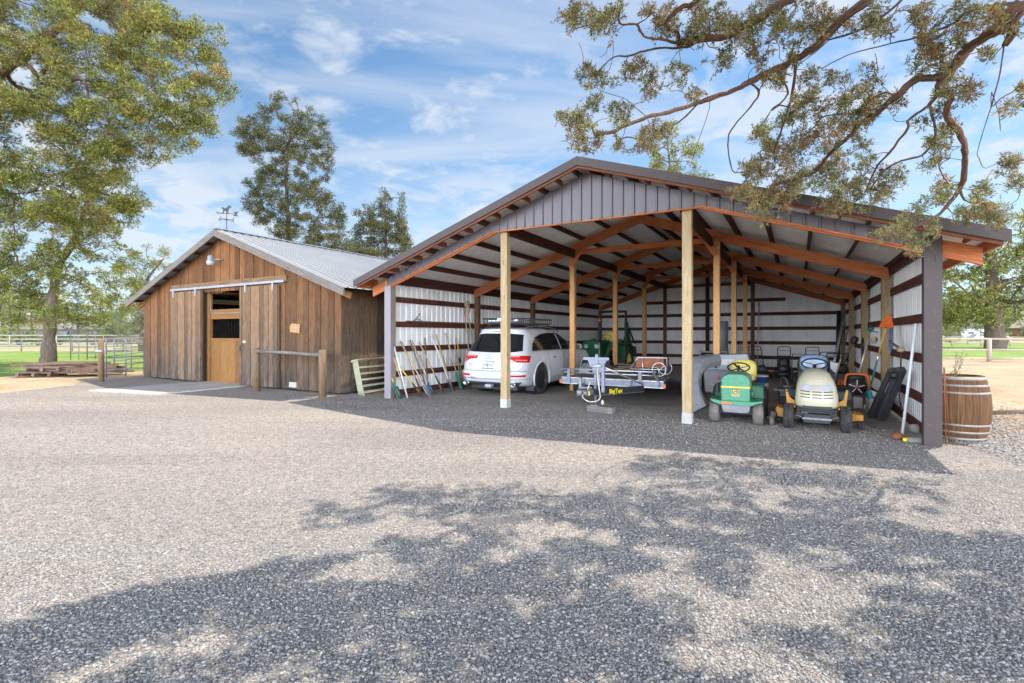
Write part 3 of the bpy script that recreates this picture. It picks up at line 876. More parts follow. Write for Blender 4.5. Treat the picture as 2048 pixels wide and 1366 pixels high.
# sliding doors on their track
mb = MB(); mb.b(2.0, 8.0, -.075, -.03, 2.98, 3.17); tr_ = mb.build('door_track', MAT['siding_door'], barn)
mb = MB(); mb.b(1.98, 7.95, -.125, -.08, 2.97, 3.04); mb.build('rail', MAT['galv'], tr_, .006)
for a, b_ in ((BW - 8.12, BW - 6.31), (BW - 4.12, BW - 2.37)):
    mb = MB()
    boards(mb, a, b_, lambda x: 0.06, lambda x: 2.93, 0.215, Matrix.Translation((0, -.075, 0)), 0.0, .026)
    mb.b(a + .01, b_ - .01, -.074, -.05, .3, .5); mb.b(a + .01, b_ - .01, -.074, -.05, 2.4, 2.6)
    d = mb.build('sliding_door', MAT['siding_door'], barn)
    e = b_ if a < 4 else a
    mb = MB(); mb.b(e - .045, e + .045, -.135, -.06, 0.05, 2.93); mb.build('edge_rail', MAT['siding_door'], d)
    for x in (a + .22, b_ - .25):
        mb = MB(); mb.b(x - .035, x + .035, -.14, -.115, 2.76, 3.0); mb.build('hanger', MAT['galv'], d)
    if a > 4:
        mb = MB(); mb.b(a + .1, a + .24, -.128, -.118, 1.29, 1.36); mb.build('notice', paint('notice_paper', (.75, .45, .38), .7), d)
        mb = MB(); mb.b(a - .05, a + .03, -.16, -.134, 1.05, 1.22); mb.build('latch', MAT['brown_metal'], d)
# the stall front seen through the doorway
st = MB()
for i in range(6):
    x = DOOR0 + i * .365
    st.b(x + .002, x + .363, .14, .18, .03, 1.34)
st_o = st.build('stall_front', MAT['stall_wood'], barn)
mb = MB(); mb.b(DOOR0 - .0, DOOR1 + .0, .12, .19, 1.34, 1.42); mb.b(DOOR0 - .0, DOOR1 + .0, .12, .18, 2.02, 2.32); mb.b(DOOR0 + .02, DOOR0 + .16, .09, .19, 0, 2.9)
mb.build('stall_frame', MAT['stall_wood'], st_o)
mb = MB()
for i in range(12): mb.tube([(DOOR0 + .30 + i * .16, .155, 1.42), (DOOR0 + .30 + i * .16, .155, 2.02)], .004, 6)
mb.build('stall_bars', MAT['black_plastic'] if 'black_plastic' in MAT else paint('bar_dark', (.05, .05, .05), .6), st_o)
mb = MB(); mb.b(DOOR0 - .08, DOOR0 - .0, .0, .13, 0, 3.0); mb.b(DOOR1 + .0, DOOR1 + .08, .0, .13, 0, 3.0); mb.b(DOOR0 + .19, DOOR0 + .85, .1, 2.4, 2.83, 2.86)
mb.build('door_jamb', MAT['stall_wood'], barn)
mb = MB()
for i in range(14): mb.b(.3 + i * .7, .99 + i * .7, 4.0, 4.04, 0, 3.2)
mb.build('inner_partition', MAT['post_brown'], barn)
mb = MB(); mb.tube([(DOOR0 + .21, .10, 2.8), (DOOR0 + .21, .10, 2.3), (DOOR0 + .27, .10, 2.22), (DOOR0 + .5, .10, 2.20), (DOOR1 - .02, .10, 2.19)], .012, 6); mb.build('conduit', MAT['galv'], barn)
mb = MB()
for x, z, w in ((2.7, .16, .28), (BW - 2.0, .16, .30)):
    mb = MB(); mb.b(x, x + w, -.06, -.03, z - .06, z + .08); mb.build('vent_block', MAT['pale_sleeve'], barn)
# foundation strip
p = [BM @ Vector(q) for q in ((DOOR0 - .1, .45, 0), (DOOR0 - .15, -2.9, 0), (DOOR1 + .15, -2.35, 0), (DOOR1 + .1, .45, 0))]
sheet('concrete_apron', [(q.x, q.y) for q in p], 0.045, 'concrete', th=.05)

# ---------------------------------------------------------------- materials of the things
paint('car_white', (0.62, 0.63, 0.65), 0.22, var=0.02, coat=0.8)
paint('glass_dark', (0.012, 0.014, 0.016), 0.04, var=0.1); MAT['glass_dark'].node_tree.nodes['Principled BSDF'].inputs['IOR'].default_value = 1.6
paint('chrome', (0.75, 0.76, 0.78), 0.12, metal=1.0, var=0.05)
paint('black_plastic', (0.022, 0.023, 0.025), 0.5, var=0.25)
paint('dark_plastic', (0.055, 0.058, 0.066), 0.5, var=0.2, dirt=0.1)
paint('grey_plastic', (0.17, 0.175, 0.19), 0.55, var=0.15, dirt=0.35, dirtc=(0.30, 0.29, 0.28))
paint('tail_red', (0.55, 0.012, 0.012), 0.12, var=0.15, coat=0.6)
paint('lamp_clear', (0.42, 0.44, 0.46), 0.1, var=0.15, coat=0.6)
paint('tyre', (0.032, 0.031, 0.031), 0.85, var=0.25, dirt=0.35, dirtc=(0.12, 0.105, 0.09))
paint('tyre_dusty', (0.13, 0.115, 0.105), 0.9, var=0.25, dirt=0.5, dirtc=(0.24, 0.21, 0.18))
paint('black_gloss', (0.035, 0.035, 0.04), 0.28, metal=0.5, var=0.1)
paint('trailer_steel', (0.20, 0.215, 0.26), 0.4, metal=0.25, var=0.2, dirt=0.25, dirtc=(0.36, 0.35, 0.34))
paint('bright_steel', (0.62, 0.63, 0.66), 0.3, metal=0.7, var=0.15, dirt=0.1)
paint('trailer_black', (0.025, 0.027, 0.032), 0.35, var=0.2)
paint('yellow_mark', (0.80, 0.62, 0.02), 0.5)
paint('amber', (0.85, 0.16, 0.04), 0.3)
paint('mower_green', (0.060, 0.27, 0.15), 0.5, var=0.12, dirt=0.32, dirtc=(0.22, 0.25, 0.19), nsc=9)
paint('mower_green_dusty', (0.13, 0.26, 0.17), 0.6, var=0.15, dirt=0.4, dirtc=(0.25, 0.27, 0.21))
paint('mower_yellow', (0.66, 0.52, 0.07), 0.55, var=0.12, dirt=0.25, dirtc=(.35,.3,.2))
paint('seat_yellow', (0.64, 0.52, 0.12), 0.5, var=0.1, dirt=0.22, dirtc=(0.4, 0.33, 0.15))
paint('tractor_green', (0.008, 0.085, 0.036), 0.3, var=0.2, dirt=0.1)
paint('cub_cream', (0.56, 0.515, 0.37), 0.35, var=0.05, dirt=0.12, dirtc=(0.45, 0.42, 0.34), coat=0.2)
paint('cub_orange', (0.60, 0.27, 0.03), 0.5, var=0.15, dirt=0.4, dirtc=(0.25, 0.17, 0.09))
paint('seat_blue', (0.16, 0.24, 0.36), 0.25, var=0.15, coat=0.4)
paint('white_plastic', (0.72, 0.73, 0.74), 0.4, var=0.05, dirt=0.1)
paint('blue_plastic', (0.03, 0.14, 0.42), 0.4)
paint('teal', (0.03, 0.33, 0.38), 0.5)
paint('orange_plastic', (0.85, 0.17, 0.03), 0.4, dirt=0.1)
paint('red_paint', (0.62, 0.03, 0.03), 0.4)
paint('green_plastic', (0.02, 0.18, 0.13), 0.5)
paint('blade_steel', (0.22, 0.23, 0.25), 0.45, metal=0.5, var=0.25, dirt=0.4, dirtc=(0.20, 0.14, 0.10))
paint('pale_green_paint', (0.46, 0.46, 0.30), 0.5, var=0.15, dirt=0.35, dirtc=(0.5, 0.47, 0.36))
paint('bone', (0.42, 0.33, 0.20), 0.8, var=0.2)
paint('rock', (0.30, 0.28, 0.27), 0.9, var=0.3)
paint('hose_black', (0.02, 0.02, 0.02), 0.6)
paint('rust', (0.25, 0.09, 0.04), 0.8, var=0.4)
paint('text_black', (0.01, 0.01, 0.01), 0.5)
paint('cable_cream', (0.6, 0.56, 0.45), 0.6)

def text(name, s, size, mat, M, parent=None, ext=0.002, bold=0.0):
    c = bpy.data.curves.new(name, 'FONT'); c.body = s; c.size = size; c.extrude = ext; c.offset = bold
    c.align_x = 'CENTER'; c.align_y = 'CENTER'; c.resolution_u = 2
    t = bpy.data.objects.new(name, c); COL.objects.link(t)
    me = bpy.data.meshes.new_from_object(t.evaluated_get(bpy.context.evaluated_depsgraph_get()))
    bpy.data.objects.remove(t); bpy.data.curves.remove(c)
    me.transform(M); me.materials.clear(); me.materials.append(MAT[mat])
    o = bpy.data.objects.new(name, me); COL.objects.link(o)
    if parent is not None: o.parent = parent
    return o
def apply_mods(o):
    bpy.context.view_layer.update()
    dg = bpy.context.evaluated_depsgraph_get()
    me = bpy.data.meshes.new_from_object(o.evaluated_get(dg))
    old = o.data; o.modifiers.clear(); o.data = me
def stack(slices, name, mat, parent, seg=8, ns=10, rc=(0.3, 0.25, 0.6, 0.4)):
    """closed body from horizontal rounded slices (z, x0, x1, halfwidth[, scale of corners])"""
    mb = MB(); rows = []
    for sl in slices:
        z, xr, xf, hw = sl[:4]; k = sl[4] if len(sl) > 4 else 1.0
        L = xf - xr
        ax, ay = min(rc[0] * k, L * .45), min(rc[1] * k, hw * .9); bx, by = min(rc[2] * k, L * .45), min(rc[3] * k, hw * .9)
        row = []
        def arc(cx, cy, rx, ry, a0, a1):
            for i in range(seg + 1):
                a = a0 + (a1 - a0) * i / seg; row.append((cx + rx * math.cos(a), cy + ry * math.sin(a), z))
        def line(p, q, n):
            for i in range(1, n): row.append((p[0] + (q[0] - p[0]) * i / n, p[1] + (q[1] - p[1]) * i / n, z))
        arc(xr + ax, -hw + ay, ax, ay, PI * 1.5, PI); r0 = row[-1]
        line(row[-1], (xr, hw - ay), ns // 2); arc(xr + ax, hw - ay, ax, ay, PI, PI / 2)
        line(row[-1], (xf - bx, hw), ns * 2); arc(xf - bx, hw - by, bx, by, PI / 2, 0)
        line(row[-1], (xf, -hw + by), ns // 2); arc(xf - bx, -hw + by, bx, by, 0, -PI / 2)
        line(row[-1], (xr + ax, -hw), ns * 2)
        rows.append(row)
    n = len(rows[0]); vs = [p for r in rows for p in r]; fs = []
    for i in range(len(rows) - 1):
        for j in range(n):
            j2 = (j + 1) % n
            fs.append((i * n + j, i * n + j2, (i + 1) * n + j2, (i + 1) * n + j))
    mb.add(vs, [tuple(reversed(f)) for f in fs], None, True)
    mb.f += [tuple(range(n)), tuple(reversed(range((len(rows) - 1) * n, len(rows) * n)))]; mb.sm += [False, True]
    o = mb.build(name, mat, parent)
    return o
def bvh_of(o):
    me = o.data
    return BVHTree.FromPolygons([v.co.copy() for v in me.vertices], [tuple(p.vertices) for p in me.polygons])
class Skin:
    """pieces laid on a body's surface: found by casting from outside along d; a = coordinate along e, b = height"""
    def __init__(s, bvh, d, e, far=8.0):
        s.bvh = bvh; s.d = Vector(d).normalized(); s.e = Vector(e).normalized(); s.far = far
    def hit(s, a, b, off):
        o = s.e * a + Vector((0, 0, b)) - s.d * s.far
        if abs(s.d.z) > .5: o = Vector((a, b, 0)) - s.d * s.far
        h = s.bvh.ray_cast(o, s.d)
        if h[0] is None: return None
        n = h[1] if h[1].dot(s.d) < 0 else -h[1]
        return h[0] + n * off
    def patch(s, mb, bot, top, n=16, m=6, off=0.004):
        def lerp(poly, t):
            L = [0]
            for i in range(len(poly) - 1): L.append(L[-1] + math.dist(poly[i], poly[i + 1]))
            x = t * L[-1]
            for i in range(len(poly) - 1):
                if x <= L[i + 1] + 1e-9:
                    k = (x - L[i]) / max(1e-9, L[i + 1] - L[i]); return [poly[i][c] + (poly[i + 1][c] - poly[i][c]) * k for c in (0, 1)]
            return poly[-1]
        vs = []; ok = True
        for i in range(n + 1):
            p, q = lerp(bot, i / n), lerp(top, i / n)
            for j in range(m + 1):
                k = j / m; h = s.hit(p[0] + (q[0] - p[0]) * k, p[1] + (q[1] - p[1]) * k, off)
                vs.append(h)
        last = None
        for i, h in enumerate(vs):
            if h is None: vs[i] = last or next((x for x in vs if x is not None), Vector((0, 0, 0)))
            last = vs[i]
        w = m + 1
        mb.add(vs, [(i * w + j, (i + 1) * w + j, (i + 1) * w + j + 1, i * w + j + 1) for i in range(n) for j in range(m)], None, True)
    def line(s, mb, pts, r=0.004, off=0.001, n=8, seg=5):
        P = []
        for i in range(len(pts) - 1):
            for k in range(n):
                t = k / n; P.append((pts[i][0] + (pts[i + 1][0] - pts[i][0]) * t, pts[i][1] + (pts[i + 1][1] - pts[i][1]) * t))
        P.append(pts[-1])
        H = [h for h in (s.hit(a, b, off) for a, b in P) if h is not None]
        if len(H) > 1: mb.tube(H, r, seg)

def wheel(parent, name, c, R, wd, rim_r, rimmat, tyremat, spokes=5, axis='y', side=1, tread=0.0):
    """wheel turning about local y; rim dished on the given side"""
    w = thing_part(name, parent, c)
    M = RX(-PI / 2 * side) if axis == 'y' else RY(PI / 2 * side)
    mb = MB()
    h = wd / 2
    prof = [(rim_r, -h * .8), (rim_r + .02, -h), (R - .05, -h), (R - .015, -h * .85), (R, -h * .5), (R, h * .5), (R - .015, h * .85), (R - .05, h), (rim_r + .02, h), (rim_r, h * .8)]
    mb.ring(prof, 36, M)
    if tread:
        n = int(2 * PI * R / tread)
        for k in range(n):
            a = 2 * PI * k / n
            for j in (-1, 1):
                mb.box((M @ (RZ(a + (0 if j > 0 else PI / n)) @ Vector((R + .004, 0, j * h * .42))))[:], (.02, tread * .6, h * .7), (M @ RZ(a + (0 if j > 0 else PI / n)) @ RX(.35 * j)).to_3x3())
    mb.build('tyre', tyremat, w)
    mb = MB()
    mb.lathe([(rim_r + .004, -h * .75), (rim_r + .004, h * .78), (rim_r - .012, h * .8), (rim_r - .03, h * .45), (rim_r - .04, -h * .1)], 36, M)
    mb.lathe([(rim_r * .16, -h * .1), (rim_r * .2, h * .35), (rim_r * .1, h * .42), (0, h * .42)], 20, M)
    if spokes:
        for k in range(spokes):
            a = 2 * PI * k / spokes
            for da in (-.13, .13):
                p = M @ Vector((math.cos(a + da) * rim_r * .18, math.sin(a + da) * rim_r * .18, h * .36))
                q = M @ Vector((math.cos(a + da * .9) * (rim_r - .02), math.sin(a + da * .9) * (rim_r - .02), h * .5))
                mb.beam(p, q, rim_r * .15, .03, up=(M @ Vector((0, 0, 1, )))[:])
        mb.lathe([(0, -h * .2), (rim_r - .03, -h * .2)], 24, M)
    else:
        mb.lathe([(rim_r - .02, h * .1), (rim_r * .6, h * .3), (rim_r * .5, h * .05), (0, h * .1)], 28, M)
    mb.build('rim', rimmat, w, .002)
    return w
def thing_part(name, parent, loc, rz=0.0, rot=None):
    o = bpy.data.objects.new(name, None); COL.objects.link(o); o.parent = parent; o.location = loc
    o.rotation_euler = rot if rot is not None else (0, 0, rz); o.empty_display_size = 0.1
    return o

# ---------------------------------------------------------------- white suv, tail towards the camera
suv = thing('parked_suv', 'white SUV with black roof basket parked tail out in the shed', 'car', (-0.585, 12.25, 0), R_(60))
SLC = [(.235, .42, 4.8, .86), (.27, .20, 4.92, .92), (.34, .08, 5.03, .955), (.42, .03, 5.07, .97), (.50, .0, 5.09, .98), (.60, .0, 5.09, .985), (.66, .045, 5.08, .985), (.75, .06, 5.06, .985), (.85, .08, 5.02, .982),
       (.95, .11, 4.95, .972), (1.02, .135, 4.85, .958), (1.065, .16, 4.66, .945), (1.09, .18, 4.3, .93), (1.115, .20, 3.95, .915), (1.16, .225, 3.80, .90), (1.25, .28, 3.66, .878), (1.35, .34, 3.49, .848), (1.45, .40, 3.30, .812), (1.53, .45, 3.12, .778),
       (1.59, .475, 2.95, .745), (1.63, .45, 2.82, .715), (1.66, .44, 2.70, .675), (1.685, .50, 2.55, .62), (1.705, .66, 2.35, .53), (1.718, .9, 2.15, .40), (1.725, 1.25, 1.9, .2)]
SLC = [(a, b_, c, d * .955) for a, b_, c, d in SLC]
body = stack(SLC, 'body', MAT['car_white'], suv, 8, 14, (.34, .34, .85, .5))
cut = MB()
for x in (1.1, 4.1):
    for y in (-.85, .85): cut.lathe([(.43, -.28), (.43, .28)], 40, TR(x, y, .40) @ RX(PI / 2), False)
co = cut.build('cutter', MAT['black_plastic'], suv)
import bmesh
for q_ in (co, body):
    bq = bmesh.new(); bq.from_mesh(q_.data); bmesh.ops.recalc_face_normals(bq, faces=bq.faces); bq.to_mesh(q_.data); bq.free()
bo = body.modifiers.new('b', 'BOOLEAN'); bo.operation = 'DIFFERENCE'; bo.object = co; bo.solver = 'EXACT'
skin_full = bvh_of(body)
apply_mods(body); bpy.data.objects.remove(co)
BSK = {}
rear = Skin(skin_full, (1, 0, 0), (0, 1, 0)); rt = Skin(skin_full, (0, 1, 0), (1, 0, 0)); lf = Skin(skin_full, (0, -1, 0), (1, 0, 0))
dr = Skin(skin_full, (.77, .64, 0), (.64, -.77, 0)); dl = Skin(skin_full, (.77, -.64, 0), (.64, .77, 0))
for x in (1.1, 4.1):
    for sy in (-1, 1):
        mb = MB(); mb.lathe([(.427, 0), (.427, .3), (0, .3)], 40, TR(x, sy * .90, .40) @ RX(sy * PI / 2)); mb.build('wheel_well', MAT['black_plastic'], suv)
for sk in (rt, lf):
    mb = MB(); sk.patch(mb, [(.66, 1.125), (2.40, 1.125)], [(.68, 1.14), (.78, 1.30), (1.0, 1.46), (1.35, 1.545), (1.8, 1.575), (2.25, 1.575)], 26, 8); mb.build('side_window', MAT['glass_dark'], suv)
    mb = MB(); sk.patch(mb, [(2.46, 1.125), (3.66, 1.125)], [(2.31, 1.572), (2.55, 1.555), (2.85, 1.49), (3.2, 1.34), (3.64, 1.135)], 20, 8); mb.build('side_window', MAT['glass_dark'], suv)
    mb = MB(); sk.line(mb, [(.60, 1.112), (2.0, 1.112), (3.70, 1.115)], .008); sk.line(mb, [(.62, 1.115), (.66, 1.22), (.80, 1.37), (1.0, 1.485), (1.35, 1.568), (1.8, 1.598), (2.3, 1.598), (2.6, 1.572), (2.9, 1.505), (3.3, 1.33), (3.7, 1.115)], .007, n=4)
    mb.build('window_trim', MAT['chrome'], suv)
    mb = MB()
    for ln in ([(1.52, 1.10), (1.55, .9), (1.62, .62), (1.66, .36)], [(2.43, 1.10), (2.45, .7), (2.47, .36)], [(3.62, 1.10), (3.6, .8), (3.56, .36)], [(1.63, .40), (3.60, .40)]):
        sk.line(mb, ln, .0035)
    mb.build('door_seam', MAT['text_black'], suv)
    for x in (1.80, 2.72):
        mb = MB(); y = sk.hit(x, .93, .03)
        mb.beam(y + Vector((-.09, 0, 0)), y + Vector((.09, 0, .0)), .025, .03); mb.build('door_handle', MAT['chrome'], suv, .006)
    mb = MB(); p = sk.hit(3.45, 1.12, .0); sy = -1 if sk is rt else 1
    mb.blob(p + Vector((0, sy * .14, .06)), (.10, .12, .085), n=3.2); o = mb.build('wing_mirror', MAT['car_white'], suv)
    mb = MB(); mb.blob(p + Vector((-.09, sy * .145, .06)), (.02, .095, .065), n=3.2); mb.build('mirror_glass', MAT['black_gloss'], o)
mb = MB(); rear.patch(mb, [(-.79, 1.13), (-.62, 1.10), (0, 1.085), (.62, 1.10), (.79, 1.13)], [(-.68, 1.53), (-.35, 1.565), (.35, 1.565), (.68, 1.53)], 24, 8, .005); mb.build('rear_window', MAT['glass_dark'], suv)
mb = MB(); rear.patch(mb, [(-.10, 1.605), (.10, 1.605)], [(-.10, 1.62), (.10, 1.62)], 4, 2, .006); mb.build('high_brake_light', MAT['tail_red'], suv)
for sk in (dr, dl):
    mb = MB(); sk.patch(mb, [(.38, .935), (.52, .925), (.64, .855), (.98, .845)], [(.38, 1.005), (.6, 1.018), (.8, 1.02), (1.03, 1.01)], 24, 6, .006); mb.build('tail_light', MAT['tail_red'], suv)
    mb = MB(); sk.patch(mb, [(.42, .975), (.72, .985)], [(.42, 1.001), (.72, 1.012)], 10, 2, .009)
    sk.patch(mb, [(.60, .90), (.90, .885)], [(.62, .925), (.92, .915)], 10, 2, .009)
    mb.build('lamp_insert', paint('tail_pink', (.75, .20, .20), .12, coat=.5), suv)
    mb = MB(); sk.patch(mb, [(.42, .505), (.86, .505)], [(.42, .555), (.86, .555)], 12, 2, .006); mb.build('reflector', MAT['tail_red'], suv)
mb = MB()
rear.line(mb, [(-.93, .645), (-.6, .635), (0, .63), (.6, .635), (.93, .645)], .006); rear.line(mb, [(-.93, .645), (-.97, .44)], .0) if False else None
for s_ in (-1, 1): rear.line(mb, [(s_ * .80, .66), (s_ * .86, .72), (s_ * .86, .84)], .0035)
dr.line(mb, [(.3, .435), (.75, .44), (1.08, .445)], .005); dl.line(mb, [(.3, .435), (.75, .44), (1.08, .445)], .005); rear.line(mb, [(-.6, .43), (.6, .43)], .005)
mb.build('tailgate_seam', MAT['text_black'], suv)
mb = MB(); rear.line(mb, [(-.55, .462), (.55, .462)], .009, .002); mb.build('bumper_strip', MAT['chrome'], suv)
mb = MB(); rear.patch(mb, [(-.70, .26), (0, .25), (.70, .26)], [(-.86, .385), (-.4, .36), (.4, .36), (.86, .385)], 20, 4, .012); mb.build('lower_bumper', MAT['dark_plastic'], suv)
for y in (-.68, .68):
    mb = MB(); mb.ring([(.055, 0), (.065, 0), (.065, .12), (.055, .12)], 24, TR(-.012, y, .315) @ RY(PI / 2) @ Matrix.Diagonal((.8, 1.25, 1, 1))); mb.lathe([(0, .05), (.056, .05)], 24, TR(-.012, y, .315) @ RY(PI / 2) @ Matrix.Diagonal((.8, 1.25, 1, 1)))
    mb.build('exhaust_tip', MAT['chrome'] if True else None, suv)
mb = MB(); mb.b(-.03, .1, -.09, .09, .225, .31); mb.build('tow_hitch', MAT['galv'], suv, .01)
mb = MB(); mb.b(.25, 4.7, -.68, .68, .16, .25); mb.build('underbody', MAT['black_plastic'], suv)
pl = MB(); pl.box((.045, .06, .785), (.012, .32, .165), RY(R_(-9)).to_3x3()); plo = pl.build('number_plate', MAT['white_plastic'], suv, .004)
pl = MB()
for z in (.872, .698): pl.box((.045 + (z - .785) * -.0 + (.012 if z > .8 else -.012), .06, z), (.018, .335, .014))
pl.build('plate_frame', MAT['dark_plastic'], plo)
PM = Matrix.Translation((.036, .06, .783)) @ RY(R_(-9)) @ Matrix(((0, 0, -1, 0), (-1, 0, 0, 0), (0, 1, 0, 0), (0, 0, 0, 1)))
text('plate_number', '414 HCJ', .088, 'text_black', PM, plo, .001)
mb = MB(); mb.lathe([(.0, 0), (.028, .001)], 12, PM @ TR(.005, -.01, .0005) @ Matrix.Diagonal((.7, 1.9, 1, 1))); mb.build('tree_mark', MAT['teal'], plo)
mb = MB()
for i in range(4):
    mb.ring([(.034, -.003), (.041, -.003), (.041, .003), (.034, .003)], 24, TR(.085, .06 + (i - 1.5) * .055, .955) @ RY(PI / 2))
mb.build('ring_emblem', MAT['chrome'], suv)
text('badge', 'Q7', .07, 'chrome', TR(.045, .56, .775) @ Matrix(((0, 0, -1, 0), (-1, 0, 0, 0), (0, 1, 0, 0), (0, 0, 0, 1))), suv, .004)
for x in (1.1, 4.1):
    for sy in (-1, 1):
        wheel(suv, 'wheel', (x, sy * .815, .385), .385, .255, .245, MAT['black_gloss'], MAT['tyre'], 5, side=sy)
        mb = MB(); mb.tube([(x + .445 * math.cos(a), sy * .935, .40 + .445 * math.sin(a)) for a in [R_(-18 + 216 * k / 30) for k in range(31)]], .026, 8); mb.build('wheel_arch', MAT['car_white'], suv)
for sy in (-1, 1):
    mb = MB(); mb.prism([(0, .52), (.24, .52), (.25, .2), (.22, .12), (.04, .12)], 0, .012, TR(.68, sy * .93 + (.0 if sy > 0 else 0.02), 0) @ RZ(R_(14 * -sy)) @ RX(PI / 2) @ Matrix.Identity(4))
    mb.b(.655, .67, sy * .70, sy * .93, .13, .5); mb.build('mud_flap', MAT['dark_plastic'], suv)
rk = thing_part('roof_rack', suv, (0, 0, 0))
mb = MB()
for y in (-.62, .62): mb.tube(crom([(.75, y, 1.66), (.95, y * .98, 1.735), (1.8, y * .96, 1.75), (2.5, y * .97, 1.70), (2.75, y, 1.63)], 5), .016, 8)
mb.build('roof_rail', MAT['chrome'], rk)
mb = MB()
for x in (.95, 1.55, 2.2): mb.tube([(x, -.62, 1.76), (x, -.5, 1.81), (x, .5, 1.81), (x, .62, 1.76)], .016, 8)
for z, r in ((1.83, .014), (1.95, .016)):
    mb.tube([(.55, -.52, z), (.55, .52, z), (2.5, .52, z), (2.6, .3, z), (2.6, -.3, z), (2.5, -.52, z), (.55, -.52, z)], r, 8)
for i in range(17):
    x = .6 + i * .118
    for y in (-.52, .52): mb.tube([(x, y, 1.83), (x + .05, y, 1.95)], .008, 6)
for i in range(12): mb.tube([(.6 + i * .17, -.52, 1.83), (.6 + i * .17, .52, 1.83)], .008, 6)
for i in range(9): mb.tube([(.55, -.5 + i * .125, 1.83), (.55, -.5 + i * .125, 1.95)], .008, 6)
mb.build('basket', MAT['dark_plastic'], rk)
mb = MB(); mb.box((.95, .0, 1.90), (.55, .9, .05)); mb.box((.53, -.12, 1.93), (.04, .35, .07)); mb.build('basket_load', MAT['bright_steel'], rk, .01)

# ---------------------------------------------------------------- flatbed trailer
tr = thing('utility_trailer', 'grey flatbed utility trailer with black tongue lettered BigTex', 'trailer', (2.13, 10.74, 0), R_(-30))
mb = MB()
mb.b(-1.15, 1.15, 0, .075, .42, .575)
for x in (-1.13, 1.07): mb.b(x, x + .06, .076, 5.0, .43, .57)
mb.b(-1.15, 1.15, 5.0, 5.06, .42, .57)
for y in (1.0, 2.0, 3.0, 4.0): mb.b(-1.06, 1.06, y, y + .05, .42, .49)
mb.build('frame', MAT['trailer_steel'], tr, .004)
mb = MB()
for i in range(11): mb.b(-1.06 + i * .193, -1.06 + i * .193 + .186, .08, 4.98, .535, .57)
mb.build('deck', MAT['grey_wood'], tr, .003)
mb = MB(); mb.tube([(-1.16, -.02, .76), (1.0, -.02, .76)], .02, 8); mb.tube([(-1.1, .03, .68), (1.05, .03, .68)], .018, 8); mb.build('front_rail', MAT['bright_steel'], tr)
mb = MB(); mb.b(-1.14, 1.14, -.004, -.001, .425, .438); mb.b(-1.14, 1.14, -.004, -.001, .562, .573); mb.build('rail_edge', MAT['bright_steel'], tr)
for x in (-1.0, -.28, .62):
    mb = MB(); mb.b(x, x + .075, -.035, -.002, .44, .75); mb.build('stake', MAT['trailer_steel'], tr, .003)
for x in (-.72, .35, .93):
    mb = MB(); mb.b(x, x + .13, -.05, -.002, .46, .56); mb.build('stake_pocket', MAT['trailer_steel'], tr, .003)
mb = MB(); mb.beam((1.05, -.01, .57), (.93, -.02, .76), .05, .05); mb.build('rail_brace', MAT['trailer_black'], tr, .003)
for x in (-1.17, 1.17):
    mb = MB(); mb.b(x - .02, x + .02, -.02, .03, .43, .52); mb.build('marker_light', MAT['amber'], tr, .004)
for s_ in (-1, 1):
    mb = MB(); mb.beam((s_ * .04, -1.12, .40), (s_ * .72, .02, .40), .06, .13); tb = mb.build('tongue_beam', MAT['trailer_black'], tr, .004)
    mb = MB(); mb.beam((s_ * .04 + s_ * .03, -1.13, .337), (s_ * .72 + s_ * .03, .0, .337), .012, .006); mb.build('edge', MAT['bright_steel'], tb)
ang = math.atan2(1.14, .68)
d_ = Vector((.68, 1.14, 0)).normalized(); nrm = Vector((d_.y, -d_.x, 0))
Mt = Matrix(((d_.x, 0, nrm.x, .33), (d_.y, 0, nrm.y, -.68), (0, 1, 0, .40), (0, 0, 0, 1)))
Mt = Matrix.Translation(nrm * .035) @ Mt
text('lettering', 'BigTex', .125, 'yellow_mark', Mt, tr, .002, .003)
mb = MB(); mb.b(-.05, .05, -1.38, -1.08, .36, .46); mb.blob((0, -1.42, .42), (.05, .08, .06)); mb.build('coupler', MAT['trailer_steel'], tr, .006)
mb = MB(); mb.box((-.02, -1.24, .40), (.005, .10, .07)); mb.box((0, -1.385, .41), (.14, .006, .085)); mb.build('warning_label', MAT['yellow_mark'], tr)
mb = MB(); mb.tube([(.06, -1.05, .14), (.06, -1.05, .62)], .024, 10); mb.tube([(.06, -1.05, .3), (.06, -1.05, .93)], .034, 12); mb.b(-.02, .14, -1.12, -.98, .13, .145); mb.build('jack', MAT['trailer_steel'], tr)
mb = MB(); mb.b(.19, .25, -1.08, -1.02, .40, .98); mb.b(-.19, .34, -1.07, -1.04, 1.03, 1.09); mb.b(.06, .12, -1.08, -1.03, .95, 1.15)
mb.lathe([(0, -.03), (.10, -.03), (.115, 0), (.10, .03), (0, .03)], 20, TR(.1, -1.06, .86) @ RX(PI / 2)); mb.prism([(-.06, .90), (.22, .90), (.3, 1.035), (-.1, 1.035)], 0, .02, TR(0, -1.04, 0) @ RX(PI / 2))
mb.build('winch_stand', MAT['trailer_steel'], tr, .004)
mb = MB(); mb.tube([(.22, -1.03, .90), (.72, -.04, .50)], .017, 8); mb.tube([(-.03, -1.1, .9), (.2, -1.11, .93)], .022, 8); mb.build('brace', MAT['bright_steel'], tr)
mb = MB(); mb.tube(crom([(-.02, -1.14, .60), (-.08, -1.16, .42), (-.18, -1.14, .30), (0, -1.2, .22), (.18, -1.15, .28), (.15, -1.1, .5), (.12, -1.1, .75), (.14, -1.12, .9)], 8), .012, 6); mb.blob((.24, -1.15, .22), (.03, .03, .05)); mb.build('wiring', MAT['cable_cream'], tr)
mb = MB(); mb.b(-.34, -.28, -.95, -.89, .40, .66); mb.b(-.3, -.05, -.95, -.89, .44, .48); mb.blob((-.28, -1.0, .36), (.08, .08, .08), n=3); mb.build('breakaway_box', MAT['blade_steel'], tr, .004)
